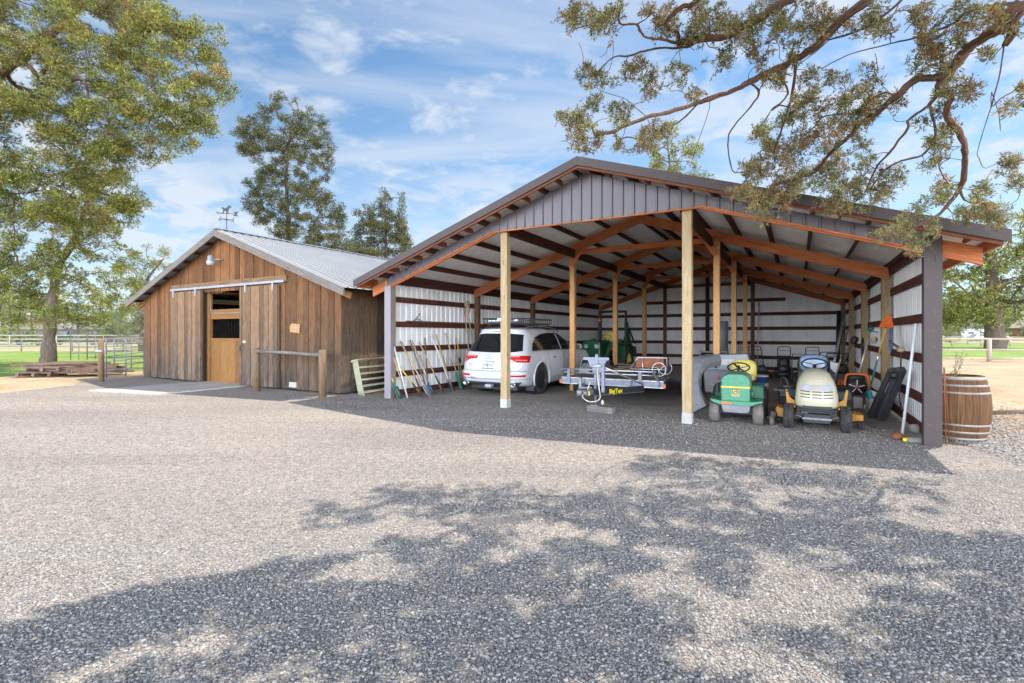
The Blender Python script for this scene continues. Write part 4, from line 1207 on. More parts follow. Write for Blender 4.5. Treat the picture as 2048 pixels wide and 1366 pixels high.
mb = MB(); mb.tube([(-1.3, .3, .72), (-1.3, .3, .44)], .0, 6) if False else None
for s_ in (-1, 1):
    for yy in (2.2, 3.05):
        wheel(tr, 'wheel', (s_ * 1.30, yy, .335), .335, .20, .19, MAT['white_plastic'], MAT['tyre'], 0, 'x', s_)
    mb = MB()
    P = [(1.75, .42), (1.80, .62), (1.95, .76), (2.3, .80), (2.95, .80), (3.3, .76), (3.45, .62), (3.5, .42)]
    poly = P + [(y, z - .014) if 0 < i < 7 else (y, z) for i, (y, z) in reversed(list(enumerate(P)))]
    for i in range(len(P) - 1):
        (a, b_), (c, d2) = P[i], P[i + 1]
        mb.beam((s_ * 1.29, a, b_), (s_ * 1.29, c, d2), .26, .012)
    mb.build('fender', MAT['trailer_steel'], tr)
for x, y in ((1.02, .3),):
    mb = MB(); mb.b(1.131, 1.14, .18, .30, .46, .56); mb.build('side_label', MAT['yellow_mark'], tr)
    mb = MB(); mb.b(1.10, 1.16, .12, 1.7, .41, .60); mb.build('side_rail', MAT['trailer_black'], tr, .004)

# wood block under the jack
blk = MB(); blk.box((0, 0, .065), (.54, .17, .13)); blk.box((.24, 0, .065), (.10, .172, .133))
bo_ = blk.build('wood_block', MAT['grey_wood'], None, .02); bo_.location = (*(Matrix.Translation((2.13, 10.74, 0)) @ RZ(R_(-30)) @ Vector((.16, -1.05, 0))).xy, 0.0); bo_.rotation_euler = (0, 0, R_(-38))
tag(bo_, 'weathered wood block on the gravel under the trailer jack', 'wood block')
wr = MB(); wr.box((0, 0, .19), (.30, .06, .38), RX(R_(14)).to_3x3()); w_o = wr.build('wheel_chock', MAT['black_plastic'], None, .01)
p = GP(1157, 783); w_o.location = p; tag(w_o, 'black plastic ramp block standing under the left end of the trailer front', 'ramp block'); w_o.rotation_euler = (0, 0, R_(-25))
# things on the trailer
TRM = Matrix.Translation((2.13, 10.74, 0)) @ RZ(R_(-30))
lp = thing('lumber_pile', 'small pile of reddish boards lying on the trailer deck', 'lumber', TRM @ Vector((-.05, 2.2, .575)), R_(-30))
random.seed(11)
for i in range(9):
    mb = MB(); a = random.uniform(-.5, .5); mb.box((random.uniform(-.25, .3), random.uniform(-.3, .3), .02 + .022 * i), (random.uniform(.6, 1.1), .12, .02), (RZ(a) @ RY(random.uniform(-.04, .04))).to_3x3())
    mb.build('board', MAT['lumber' if i % 3 else 'stall_wood'], lp)
mb = MB(); mb.box((.12, .1, .34), (.02, .16, .26), (RZ(.3) @ RY(.35)).to_3x3()); mb.build('board', MAT['stall_wood'], lp)
ct = thing('garden_cart', 'small two wheeled garden cart with brown box standing on the trailer deck', 'cart', TRM @ Vector((.62, 1.25, .575)), R_(-30))
mb = MB(); mb.b(-.36, .28, -.16, -.15, .20, .42); mb.b(-.36, .28, .35, .36, .20, .42); mb.b(.27, .28, -.16, .36, .20, .42); mb.b(-.36, .28, -.15, .35, .19, .20); mb.build('cart_box', MAT['rust'], ct)
mb = MB(); mb.tube([(-.50, -.17, .16), (.33, -.17, .16)], .014, 6); mb.tube([(-.50, -.17, .16), (-.30, -.17, .43), (.35, -.17, .43), (.35, -.17, .16)], .014, 6); mb.tube([(-.2, -.17, .0), (-.2, -.17, .43)], .012, 6); mb.tube([(-.2, .35, .0), (-.2, .35, .43)], .012, 6); mb.tube([(-.30, -.17, .43), (-.30, .36, .43)], .012, 6); mb.build('cart_frame', MAT['bright_steel'], ct)
for y in (-.20, .40):
    wo = thing_part('wheel', ct, (.18, y, .165))
    mb = MB(); mb.ring([(.145, -.015), (.163, -.012), (.163, .012), (.145, .015)], 28, RX(PI / 2)); mb.build('tyre', MAT['white_plastic'], wo)
    mb = MB(); mb.lathe([(.02, -.02), (.02, .02)], 10, RX(PI / 2))
    for k in range(3):
        a = 2 * PI * k / 3 + .5; mb.tube(crom([(0, 0, 0), (math.cos(a) * .08, -.004, math.sin(a) * .08), (math.cos(a + .25) * .15, 0, math.sin(a + .25) * .15)], 4), .007, 5)
    mb.build('rim', MAT['bright_steel'], wo)
tp = thing('folded_tarp', 'black tarp heaped behind the boards on the trailer deck', 'tarp', TRM @ Vector((-.55, 3.1, .575)), 0)
mb = MB(); mb.blob((0, 0, .05), (.40, .3, .10), n=2.4); mb.blob((.2, .1, .10), (.22, .2, .12)); mb.build('tarp_folds', MAT['black_plastic'], tp)

# ---------------------------------------------------------------- green garden tractor parked nose out
RM = lambda x, y, z, rz: Matrix.Translation((x, y, z)) @ RZ(rz)
XZ = RX(PI / 2)     # prism drawn in x,z and given thickness along -y
gm = thing('riding_mower', 'faded green riding mower with yellow stripe and seat and dusty front tyres', 'riding mower', (3.88, 8.56, 0), R_(-28))
def hood(name, prof, w, y0, y1, mat, parent, crown=0.0, seg=8, bev=0.02):
    """hood: front outline in x,z swept back"""
    mb = MB(); mb.prism(prof, 0, -(y1 - y0), TR(0, y0, 0) @ XZ)
    o = mb.build(name, mat, parent, bev, 3); return o
def rounded_top(w, z0, z1, r, n=6):
    P = [(-w, z0), (w, z0)]
    for i in range(n + 1):
        a = PI / 2 * i / n; P.append((w - r + r * math.cos(a), z1 - r * .8 + r * .8 * math.sin(a)))
    for i in range(n + 1):
        a = PI / 2 * i / n; P.append((-(w - r) - r * math.sin(a), z1 - r * .8 + r * .8 * math.cos(a)))
    return P
hb = hood('hood', rounded_top(.225, .40, .86, .15), .225, -.14, .62, MAT['mower_green'], gm)
mb = MB(); mb.prism([(x * 1.008, z) for x, z in rounded_top(.225, .65, .865, .15)], 0, -.74, TR(0, -.10, 0) @ XZ); mb.build('hood_top', MAT['mower_green_dusty'], gm, .015)
mb = MB(); mb.b(-.228, .228, -.148, .60, .625, .655); mb.build('stripe', MAT['mower_yellow'], gm, .004)
mb = MB(); mb.b(-.065, .065, -.146, -.140, .475, .60); mb.build('emblem_plate', paint('khaki', (.33, .33, .2), .5), gm, .005)
mb = MB(); mb.prism([(-.042, .54), (.042, .54), (.042, .60), (-.042, .60)], 0, .004, TR(0, -.147, 0) @ XZ); em = mb.build('emblem', MAT['mower_yellow'], gm)
# leaping deer of the emblem as a small dark relief
deer = [(-.030, .563), (-.016, .574), (.004, .574), (.014, .582), (.018, .592), (.023, .592), (.022, .584), (.030, .580), (.024, .576), (.018, .566), (.030, .556), (.027, .553), (.012, .562), (-.004, .564), (-.018, .560), (-.032, .549), (-.035, .553), (-.022, .562)]
mb = MB(); mb.prism(deer, 0, .003, TR(0, -.1515, 0) @ XZ); mb.prism([(-.044, .538), (.044, .538), (.044, .545), (-.044, .545)], 0, .003, TR(0, -.1515, 0) @ XZ); mb.prism([(-.044, .595), (.044, .595), (.044, .602), (-.044, .602)], 0, .003, TR(0, -.1515, 0) @ XZ)
mb.prism([(-.046, .54), (-.039, .54), (-.039, .60), (-.046, .60)], 0, .003, TR(0, -.1515, 0) @ XZ); mb.prism([(.039, .54), (.046, .54), (.046, .60), (.039, .60)], 0, .003, TR(0, -.1515, 0) @ XZ)
mb.build('deer_mark', MAT['text_black'], em)
mb = MB()
for i in range(4):
    for s_ in (-1, 1): mb.b(s_ * .222, s_ * .23, -.09, .1, .46 + i * .05, .48 + i * .05)
mb.build('side_vent', MAT['text_black'], gm)
mb = MB(); mb.prism([(-.40, .40), (-.34, .37), (-.25, .335), (.25, .335), (.34, .38), (.42, .40), (.42, .425), (.26, .405), (-.26, .405), (-.40, .425)], 0, -.5, TR(0, -.17, 0) @ XZ); mb.build('front_frame', MAT['mower_green'], gm, .006)
mb = MB(); mb.b(-.22, -.06, -.178, -.171, .35, .385); mb.build('warning_label', MAT['orange_plastic'], gm)
mb = MB(); mb.prism([(-.20, .22), (-.17, .2), (.17, .2), (.22, .23), (.23, .34), (-.23, .34)], 0, -.10, TR(0, -.13, 0) @ XZ); mb.build('weight_plate', MAT['blade_steel'], gm, .01)
mb = MB(); mb.beam((-.31, .0, .19), (.31, .0, .19), .05, .05); mb.b(-.30, .30, -.02, .5, .20, .30); mb.b(-.42, .44, .35, .85, .10, .20); mb.build('axle', MAT['black_plastic'], gm, .01)
for s_ in (-1, 1):
    wheel(gm, 'front_wheel', (s_ * .345, 0, .185), .185, .165, .10, MAT['mower_yellow'], MAT['tyre_dusty'], 0, 'x', s_)
    wheel(gm, 'rear_wheel', (s_ * .36, 1.22, .27), .27, .24, .14, MAT['mower_yellow'], MAT['tyre'], 0, 'x', s_, tread=.05)
    mb = MB()
    P = [(.82, .36), (.86, .50), (1.0, .57), (1.45, .57), (1.52, .48)]
    for i in range(4): mb.beam((s_ * .32, *P[i]), (s_ * .32, *P[i + 1]), .20, .02)
    mb.prism([(s_ * .22, .40), (s_ * .41, .40), (s_ * .41, .54), (s_ * .37, .575), (s_ * .22, .575)], 0, -.015, TR(0, .81, 0) @ XZ)
    mb.build('fender', MAT['mower_green'], gm, .01)
mb = MB(); mb.b(-.27, .27, .62, 1.5, .42, .50); mb.b(-.22, .22, .56, .63, .42, .82); mb.build('dash', MAT['mower_green_dusty'], gm, .02)
sm_ = MB(); sm_.blob((0.04, 1.28, .70), (.24, .22, .07), n=3); sm_.blob((0.04, 1.47, .83), (.25, .09, .22), n=3, M=RX(-.15).to_3x3()); sm_.build('seat', MAT['seat_yellow'], gm)
mb = MB(); SW = TR(0, .72, .93) @ RX(R_(24))
mb.ring([(.175, -.01), (.19, -.012), (.2, 0), (.19, .012), (.175, .01)], 32, SW)
for a in (.35, 2.1, PI + .9, 5.3): mb.beam((SW @ Vector((0, 0, -.02)))[:], (SW @ Vector((math.cos(a) * .18, math.sin(a) * .18, 0)))[:], .035, .015)
mb.tube([(0, .62, .80), (0, .715, .96)], .025, 8); mb.build('steering_wheel', MAT['black_plastic'], gm)
mb = MB(); mb.tube([(-.30, .3, .45), (-.31, .3, .72)], .008, 6); o = mb.build('lever', MAT['blade_steel'], gm)
mb = MB(); mb.blob((-.31, .3, .75), (.027,) * 3); mb.build('knob', MAT['red_paint'], o)
mb = MB(); mb.b(-.34, -.29, .15, .35, .50, .66); mb.build('battery_box', MAT['black_plastic'], gm, .01)
mb = MB(); mb.tube([(.46, .25, .12), (.52, .1, .12)], .02, 6); mb.lathe([(.075, -.035), (.085, 0), (.075, .035)], 16, TR(.55, .1, .085) @ RY(PI / 2)); mb.lathe([(.05, -.04), (.055, .04)], 16, TR(.57, .25, .17) @ RY(PI / 2)); mb.build('gauge_wheel', MAT['tyre_dusty'], gm)

# grass catcher and its chute behind the green mower
bg_ = thing('grass_catcher', 'grey plastic grass catcher bin with sloped lid behind the green mower', 'grass catcher', (4.66, 10.78, 0), R_(-28))
mb = MB(); mb.prism([(-.42, .25), (.42, .25), (.46, .78), (-.46, .78)], 0, -.55, TR(0, 0, 0) @ XZ); mb.build('bin', MAT['grey_plastic'], bg_, .03)
mb = MB(); mb.prism([(-.50, .80), (.50, .80), (.44, 1.12), (-.48, 1.08)], 0, -.6, TR(0, -.04, 0) @ XZ @ Matrix.Identity(4)); mb.b(-.52, .56, -.08, .6, .765, .81); li = mb.build('lid', paint('lid_grey', (.27, .28, .32), .45, var=.12, dirt=.25, dirtc=(.36, .36, .36)), bg_, .02)
mb = MB(); mb.b(-.12, .22, -.052, -.042, .88, 1.0); mb.build('sticker', MAT['pale_sleeve'], li)
mb = MB(); mb.b(-.22, -.16, -.07, -.045, .80, 1.08); mb.build('latch', MAT['black_plastic'], li, .006)
mb = MB(); mb.b(-.3, -.2, .1, .4, .0, .26); mb.b(.2, .3, .1, .4, .0, .26); mb.build('support', MAT['black_plastic'], bg_)
ch = thing('discharge_chute', 'curved grey dusty plastic chute leaning left of the green mower', 'chute', (3.52, 9.15, 0), R_(-28))
mb = MB()
P = crom([(-.02, -.12, .16), (-.16, -.05, .42), (-.20, .15, .74), (-.10, .45, .98), (.12, .95, 1.02)], 6)
sec = [(-.5, -.5), (.5, -.5), (.62, 0), (.5, .5), (-.5, .5), (-.62, 0)]
vs, fs = [], []
for i, p in enumerate(P):
    t = (P[min(i + 1, len(P) - 1)] - P[max(i - 1, 0)]).normalized(); a = Vector((1, 0, 0)); n_ = t.cross(a).normalized(); a = n_.cross(t).normalized()
    wd, ht = .30 - .05 * i / len(P), .20 + .04 * math.sin(i / len(P) * PI)
    for x, y in sec: vs.append(p + a * x * wd + n_ * y * ht)
for i in range(len(P) - 1):
    for k in range(6):
        k2 = (k + 1) % 6; fs.append((i * 6 + k, i * 6 + k2, (i + 1) * 6 + k2, (i + 1) * 6 + k))
fs.append(tuple(range(5, -1, -1)))
mb.add(vs, fs); mb.build('duct', MAT['grey_plastic'], ch, .015)
mb = MB()
for i in (10, 12, 14): mb.box(P[i] + Vector((0, -.08, .02)), (.3, .02, .03))
mb.build('strap', MAT['pale_sleeve'], ch, .004)

# ---------------------------------------------------------------- cream and orange lawn tractor
cm = thing('riding_mower', 'cream hooded lawn tractor with orange mower deck nearest the right wall', 'riding mower', (4.90, 7.95, 0), R_(-30))
CS = [(.37, -.14, .75, .285), (.42, -.17, .78, .30), (.55, -.16, .80, .295), (.70, -.10, .80, .275), (.80, -.02, .80, .245), (.88, .10, .80, .20), (.93, .24, .80, .16), (.955, .38, .78, .08), (.96, .48, .7, .03)]
# here x runs back from the nose: build along x then turn it to face the camera
ch_ = thing_part('hood_mount', cm, (0, 0, 0), R_(90))
hd = stack(CS, 'hood', MAT['cub_cream'], ch_, 8, 10, (.20, .22, .12, .12))
csk = Skin(bvh_of(hd), (1, 0, 0), (0, 1, 0))
for s_ in (-1, 1):
    mb = MB(); csk.patch(mb, [(s_ * .06, .645), (s_ * .20, .645), (s_ * .215, .67)], [(s_ * .06, .725), (s_ * .15, .745), (s_ * .20, .735)], 10, 4, .006); mb.build('headlight', MAT['lamp_clear'], hd)
mb = MB()
for z in (.53, .575, .62):
    for a, b_, dz in ((-.22, -.09, 1), (-.065, .065, 0), (.09, .22, 1)):
        q = .008 * dz
        csk.patch(mb, [(a, z + (q if a < -.1 else 0)), (b_, z + (q if b_ > .1 else 0))], [(a, z + .014 + (q if a < -.1 else 0)), (b_, z + .014 + (q if b_ > .1 else 0))], 6, 1, .004)
mb.build('grille_slot', MAT['text_black'], hd)
mb = MB(); csk.patch(mb, [(-.055, .645), (.055, .645)], [(-.06, .74), (.06, .74)], 6, 4, .003); mb.build('nose_panel', paint('cream_dark', (.45, .42, .34), .5), hd)
mb = MB()
for s_ in (-1, 1): csk.line(mb, [(s_ * .10, .80), (s_ * .06, .93)], .004)
csk.line(mb, [(-.10, .80), (.10, .80)], .004); mb.build('crease', MAT['cub_cream'], hd)
mb = MB(); mb.b(-.20, .20, -.175, -.10, .35, .405); mb.b(-.19, .19, -.20, -.14, .30, .335); mb.tube([(-.24, -.20, .345), (.24, -.20, .345)], .022, 8); mb.b(-.18, .18, -.17, -.05, .14, .28); mb.beam((-.36, 0, .20), (.36, 0, .20), .05, .05); mb.b(-.28, .28, -.05, .8, .22, .36); mb.build('front_frame', MAT['black_plastic'], cm, .006)
mb = MB(); mb.b(-.20, .20, -.19, -.16, .19, .225); mb.tube([(-.3, -.08, .24), (-.15, -.12, .2)], .012, 6); mb.tube([(.3, -.08, .24), (.15, -.12, .2)], .012, 6); mb.b(-.2, -.12, -.19, -.17, .29, .33); mb.build('bumper_bar', MAT['blade_steel'], cm, .004)
# orange footboards rising beside the hood
for s_ in (-1, 1):
    mb = MB(); mb.prism([(s_ * .30, .36), (s_ * .42, .36), (s_ * .45, .64), (s_ * .415, .64), (s_ * .38, .48), (s_ * .30, .42)], 0, -.05 , TR(0, .30, 0) @ XZ); mb.b(s_ * .29, s_ * .44, .0, .9, .345, .375)
    mb.build('footboard', MAT['cub_orange'], cm, .008)
    mb = MB(); mb.b(s_ * .31, s_ * .42, .35, .8, .378, .40); mb.build('foot_mat', MAT['black_plastic'], cm, .006)
    wheel(cm, 'front_wheel', (s_ * .39, 0, .20), .20, .155, .10, MAT['cub_cream'], MAT['tyre'], 0, 'x', s_, tread=.045)
    wheel(cm, 'rear_wheel', (s_ * .45, 1.30, .29), .29, .26, .14, MAT['cub_cream'], MAT['tyre'], 0, 'x', s_, tread=.06)
    mb = MB(); P = [(1.0, .40), (1.03, .54), (1.15, .60), (1.55, .60), (1.62, .5)]
    for i in range(4): mb.beam((s_ * .42, *P[i]), (s_ * .42, *P[i + 1]), .26, .02)
    mb.build('fender', MAT['black_plastic'], cm, .008)
dk = thing_part('mower_deck', cm, (0, .62, 0))
mb = MB(); mb.prism([(-.50, -.30), (-.30, -.42), (.35, -.42), (.56, -.22), (.60, .1), (.35, .38), (-.35, .38), (-.58, .1)], .13, .25); mb.build('deck_shell', MAT['cub_orange'], dk, .02)
mb = MB(); mb.prism([(-.42, .13), (-.56, .12), (-.60, .26), (-.57, .31), (-.42, .25)], 0, -.38, TR(0, -.30, 0) @ XZ); mb.build('deck_chute', MAT['cub_orange'], dk, .015); mb = MB(); mb.b(.55, .66, -.2, .1, .14, .24); mb.build('deck_bracket', MAT['cub_orange'], dk, .01)
for x in (-.54, .60):
    mb = MB(); mb.lathe([(.055, -.03), (.065, 0), (.055, .03)], 14, TR(x, -.28, .08) @ RY(PI / 2)); mb.build('gauge_wheel', MAT['tyre'], dk)
mb = MB(); mb.blob((0, 1.42, .70), (.25, .24, .07), n=3); mb.blob((0, 1.62, .92), (.27, .07, .25), n=3.0, M=RX(-.12).to_3x3()); so = mb.build('seat', MAT['black_plastic'], cm)
mb = MB(); mb.blob((0, 1.585, 1.00), (.235, .05, .16), n=3.2, M=RX(-.12).to_3x3()); mb.build('seat_pad', MAT['seat_blue'], so)
mb = MB(); mb.b(-.26, .26, .78, .90, .40, .90); mb.b(-.30, .30, .9, 1.6, .36, .60); mb.build('dash', MAT['black_plastic'], cm, .03)
mb = MB(); SW = TR(0, .98, 1.02) @ RX(R_(26)); mb.ring([(.185, -.012), (.2, -.014), (.212, 0), (.2, .014), (.185, .012)], 32, SW)
for a in (.3, PI - .3, PI * 1.5): mb.beam((SW @ Vector((0, 0, -.02)))[:], (SW @ Vector((math.cos(a) * .19, math.sin(a) * .19, 0)))[:], .04, .015)
mb.tube([(0, .86, .84), (0, .97, 1.0)], .03, 8); mb.build('steering_wheel', MAT['black_plastic'], cm)
mb = MB(); mb.tube(crom([(-.38, .2, .62), (-.44, .2, .80), (-.50, .25, .80), (-.50, .3, .68)], 5), .012, 6); mb.blob((-.42, .3, .66), (.10, .1, .05)); mb.beam((-.62, .25, .60), (-.40, .25, .58), .03, .02); mb.build('clutch_pedal', MAT['black_plastic'], cm)

# ---------------------------------------------------------------- green compact tractor in the left bay
ct_ = thing('compact_tractor', 'dark green loader tractor with yellow seat parked deep in the left bay', 'tractor', S(2.62, 8.1), R_(-30))
mb = MB(); mb.prism(rounded_top(.30, .75, 1.34, .16), 0, -1.25, TR(0, -1.45, 0) @ XZ); mb.build('hood', MAT['tractor_green'], ct_, .04)
for s_ in (-1, 1):
    mb = MB(); mb.b(s_ * .12, s_ * .25, -1.465, -1.44, 1.08, 1.20); mb.build('headlight', MAT['lamp_clear'], ct_, .01)
    mb = MB(); mb.beam((s_ * .48, .1, 1.32), (s_ * .48, -.95, 1.18), .08, .14); mb.beam((s_ * .48, -.9, 1.24), (s_ * .46, -1.75, .38), .08, .14); mb.beam((s_ * .48, .08, .6), (s_ * .48, .08, 1.38), .09, .14); mb.beam((s_ * .48, -.2, .8), (s_ * .48, -.9, 1.02), .05, .05); mb.build('loader_arm', MAT['tractor_green'], ct_, .006)
    wheel(ct_, 'rear_wheel', (s_ * .62, .25, .56), .56, .32, .33, MAT['mower_yellow'], MAT['tyre'], 0, 'x', s_, tread=.13)
    wheel(ct_, 'front_wheel', (s_ * .50, -1.15, .33), .33, .22, .2, MAT['mower_yellow'], MAT['tyre'], 0, 'x', s_, tread=.08)
    mb = MB(); P = [(-.30, .85), (-.2, 1.12), (.05, 1.22), (.5, 1.22), (.8, 1.0)]
    for i in range(4): mb.beam((s_ * .60, *P[i]), (s_ * .60, *P[i + 1]), .36, .03)
    mb.build('fender', MAT['tractor_green'], ct_, .01)
mb = MB(); mb.prism([(-.55, .12), (-.2, .08), (0, .3), (-.05, .62), (-.5, .5)], -.72, .72, TR(0, -1.9, 0) @ RZ(-PI / 2) @ RX(PI / 2) @ Matrix.Identity(4)) if False else mb.prism([(-2.35, .12), (-1.95, .06), (-1.72, .25), (-1.75, .62), (-1.80, .62), (-1.80, .28), (-1.98, .11), (-2.35, .15)], -.74, .74, Matrix(((0, 0, 1, 0), (1, 0, 0, 0), (0, 1, 0, 0), (0, 0, 0, 1)))); mb.build('loader_bucket', MAT['tractor_green'], ct_)
mb = MB(); mb.b(-.28, .28, -1.3, .6, .42, .78); mb.beam((-.5, -1.15, .33), (.5, -1.15, .33), .08, .08); mb.beam((-.6, .25, .56), (.6, .25, .56), .12, .12); mb.build('chassis', MAT['black_plastic'], ct_, .01)
mb = MB(); mb.blob((0, .35, 1.12), (.27, .25, .08), n=3); mb.blob((0, .58, 1.38), (.27, .09, .30), n=3, M=RX(-.12).to_3x3()); mb.build('seat', MAT['seat_yellow'], ct_)
mb = MB(); mb.tube(crom([(-.50, .72, .8), (-.50, .72, 2.2), (-.42, .72, 2.36), (.42, .72, 2.36), (.50, .72, 2.2), (.50, .72, .8)], 4), .045, 8) ; mb.build('roll_bar', MAT['black_plastic'], ct_)
mb = MB(); mb.ring([(.18, -.01), (.195, 0), (.18, .01)], 24, TR(0, -.02, 1.42) @ RX(R_(35))); mb.tube([(0, -.18, 1.2), (0, -.02, 1.42)], .02, 6); mb.build('steering_wheel', MAT['black_plastic'], ct_)
mb = MB(); mb.beam((.30, 1.35, .55), (.34, 1.45, 1.45), .16, .22); mb.beam((.34, 1.45, 1.40), (.36, 1.25, 1.98), .14, .18); mb.beam((.36, 1.2, 1.95), (.42, 1.6, 1.0), .11, .13); mb.b(-.3, .5, .9, 1.4, .45, .75); bh = mb.build('backhoe_boom', MAT['tractor_green'], ct_, .01)
mb = MB(); mb.tube([(.42, 1.4, 1.75), (.55, 1.65, 1.2)], .035, 8); mb.prism([(0, 0), (.3, .05), (.36, -.25), (.1, -.35), (-.05, -.2)], -.12, .12, TR(.5, 1.62, 1.05) @ RZ(-PI / 2) @ XZ); mb.build('backhoe_bucket', MAT['black_plastic'], bh)
mb = MB(); mb.b(-.55, -.45, .66, .72, 2.0, 2.12) ; mb.build('beacon', MAT['orange_plastic'], ct_, .02)

# ---------------------------------------------------------------- buckets and boxes
def bucket(p, rz, label, h=.36, r=.15, body='white_plastic', band=None, lid=None, name='bucket', group=None, handle=True):
    t = thing(name, label, 'bucket', p, rz, group)
    mb = MB(); mb.lathe([(0, 0), (r * .86, 0), (r * .87, .01), (r * .99, h * .82), (r * 1.04, h * .83), (r * 1.04, h * .88), (r, h * .89), (r * 1.01, h), (r * .97, h), (r * .95, h * .9), (r * .84, .02), (0, .02)], 28); mb.build('shell', MAT[body], t)
    if band:
        z0, z1, mt = band
        mb = MB(); mb.lathe([(r * (.87 + .12 * z0) + .003, h * z0), (r * (.87 + .12 * z1) + .003, h * z1)], 28); mb.build('label_band', MAT[mt], t)
    if lid: mb = MB(); mb.lathe([(r * 1.06, h - .03), (r * 1.06, h + .012), (0, h + .014)], 28); mb.build('lid', MAT[lid], t)
    if handle: mb = MB(); mb.tube([(r * math.cos(a) * 1.05, -r * 1.02 * math.sin(a) * .6, h * .85 - r * math.sin(a) * .8) for a in [PI * i / 12 for i in range(13)]], .004, 5); mb.build('handle', MAT['hose_black'], t)
    return t
bp = Vector((5.98, 11.85, 0))
bucket(bp, .3, 'white pail with blue printed label standing under another pail by the green mower', .38, .155, 'white_plastic', (.15, .62, 'blue_plastic'))
bucket(bp + Vector((0, 0, .385)), 1.2, 'short blue pail with white lid stacked on a white pail', .17, .15, 'blue_plastic', None, 'white_plastic', handle=False)
bucket(GP(1757, 823) + Vector((.0, 0, 0)), .4, 'open white bucket with black hose over its rim leaning beside black cases', .36, .17, 'white_plastic', handle=False)
bucket(GP(1719, 800) + Vector((0, .25, 0)), .4, 'small white pail below the orange backpack blower', .26, .13, 'white_plastic', (.1, .4, 'blue_plastic'))
ho = MB(); pb = GP(1757, 823) + Vector((0, 0, .36))
ho.tube(crom([pb + Vector((-.16, -.10, -.12)), pb + Vector((-.12, -.12, .0)), pb + Vector((0, -.08, .05)), pb + Vector((.14, 0, .04)), pb + Vector((.18, .1, -.05))], 6), .012, 6)
tag(ho.build('hose', MAT['hose_black']), 'black hose hung over the rim of the open white bucket', 'hose')

# big sheet metal cylinder on a white cabinet at the back wall
cb = thing('cabinet', 'open white cabinet with dark inside behind the trailer', 'cabinet', S(5.95, 10.3), R_(-30))
mb = MB(); mb.b(-.42, .42, 0, .03, .0, .92); mb.b(-.45, -.42, -.5, .03, 0, .95); mb.b(.42, .45, -.5, .03, 0, .95); mb.b(-.42, .42, -.5, 0, .9, .93); mb.b(-.42, .42, -.5, 0, .02, .06); mb.build('carcass', MAT['pale_sleeve'], cb)
mb = MB(); mb.b(-.40, .40, -.45, -.02, .07, .88); mb.build('dark_inside', MAT['black_void'], cb)
mb = MB()
for z in (.12, .34): mb.b(-.38, -.02, -.49, -.46, z, z + .17)
mb.build('crate_front', MAT['rust'], cb)
du_ = thing('metal_duct', 'tall dull sheet metal cylinder standing on the white cabinet', 'duct', S(6.15, 10.15, .955), R_(-30))
mb = MB(); mb.lathe([(.25, 0), (.25, 1.05), (.245, 1.05), (.245, 0)], 36); mb.build('shell', MAT['galv'], du_)
mb = MB(); mb.beam((.25, 0, 0), (.25, 0, 1.05), .02, .006); mb.build('seam', MAT['galv'], du_)

# ---------------------------------------------------------------- push mowers along the back wall
def pushmower(p, rz, label, hh=1.05, bag=True, w=.5):
    t = thing('push_mower', label, 'push mower', p, rz, 'push mowers parked along the back wall')
    mb = MB(); mb.blob((0, 0, .17), (w * .52, .40, .10), n=3.5); mb.build('deck', MAT['black_plastic'], t)
    mb = MB(); mb.blob((0, -.05, .33), (.14, .15, .12), n=3); mb.lathe([(.10, .40), (.11, .46), (.04, .48), (0, .48)], 16); mb.build('engine', MAT['dark_plastic'], t)
    for x, y, r in ((-.27, -.33, .10), (.27, -.33, .10), (-.27, .33, .13), (.27, .33, .13)):
        mb = MB(); mb.lathe([(0, -.03), (r * .9, -.03), (r, -.015), (r, .015), (r * .9, .03), (0, .03)], 18, TR(x, y, r) @ RY(PI / 2)); mb.build('wheel', MAT['tyre'], t)
    mb = MB(); hw = w * .42
    mb.tube(crom([(-hw, .32, .22), (-hw, .55, .6), (-hw, .80, hh - .08), (-hw + .05, .84, hh), (hw - .05, .84, hh), (hw, .80, hh - .08), (hw, .55, .6), (hw, .32, .22)], 3), .014, 6); mb.tube([(-hw, .62, hh - .32), (hw, .62, hh - .32)], .010, 6); mb.tube([(-hw, .74, hh - .12), (hw, .74, hh - .12)], .008, 6)
    mb.build('handle', MAT['black_plastic'], t)
    if bag: mb = MB(); mb.blob((0, .56, .42), (hw * .92, .24, .30), n=4); mb.build('grass_bag', MAT['black_plastic'], t)
    return t
pushmower(S(7.45, 10.4), R_(-30 + 20), 'leftmost black push mower without a bag, tall open handle', 1.1, False)
pushmower(S(8.10, 10.9), R_(-30), 'black push mower with full black grass bag between two other mowers', 1.08, True, .48)
pushmower(S(9.0, 11.8), R_(-30), 'black push mower with raised dark chute behind the blue seat', 1.05, False)
pushmower(S(9.3, 10.4), R_(-40), 'low handled black push mower nearest the right wall', .92, False, .6)

# poles and rolls in the back of the shed
random.seed(3)
def pole(name, label, cat, p, q, r, mat, group=None, seg=8, extra=None):
    p, q = Vector(p), Vector(q)
    t = MB(); t.tube([(0, 0, 0), q - p], r, seg)
    o = t.build(name, MAT[mat]); o.location = p
    return tag(o, label, cat, group)
pole('conduit_pole', 'tall thin white conduit leaning beside the dark back post', 'pole', S(7.07, 14.2, .0), S(7.12, 14.5, 2.9), .022, 'bright_steel')
pole('black_pipe', 'thick black drain pipe standing upright in the far right corner', 'pipe', S(9.85, 13.9, 0), S(9.92, 14.2, 2.45), .075, 'black_plastic')
pole('white_pipe', 'white plastic pipe leaning in the far right corner, the shorter one', 'pipe', S(9.6, 12.0, 0), S(9.93, 12.6, 1.95), .03, 'white_plastic')
pole('white_pipe', 'long pale pipe leaning across the far right corner', 'pipe', S(9.45, 10.9, 0), S(9.93, 11.9, 2.1), .02, 'bright_steel')
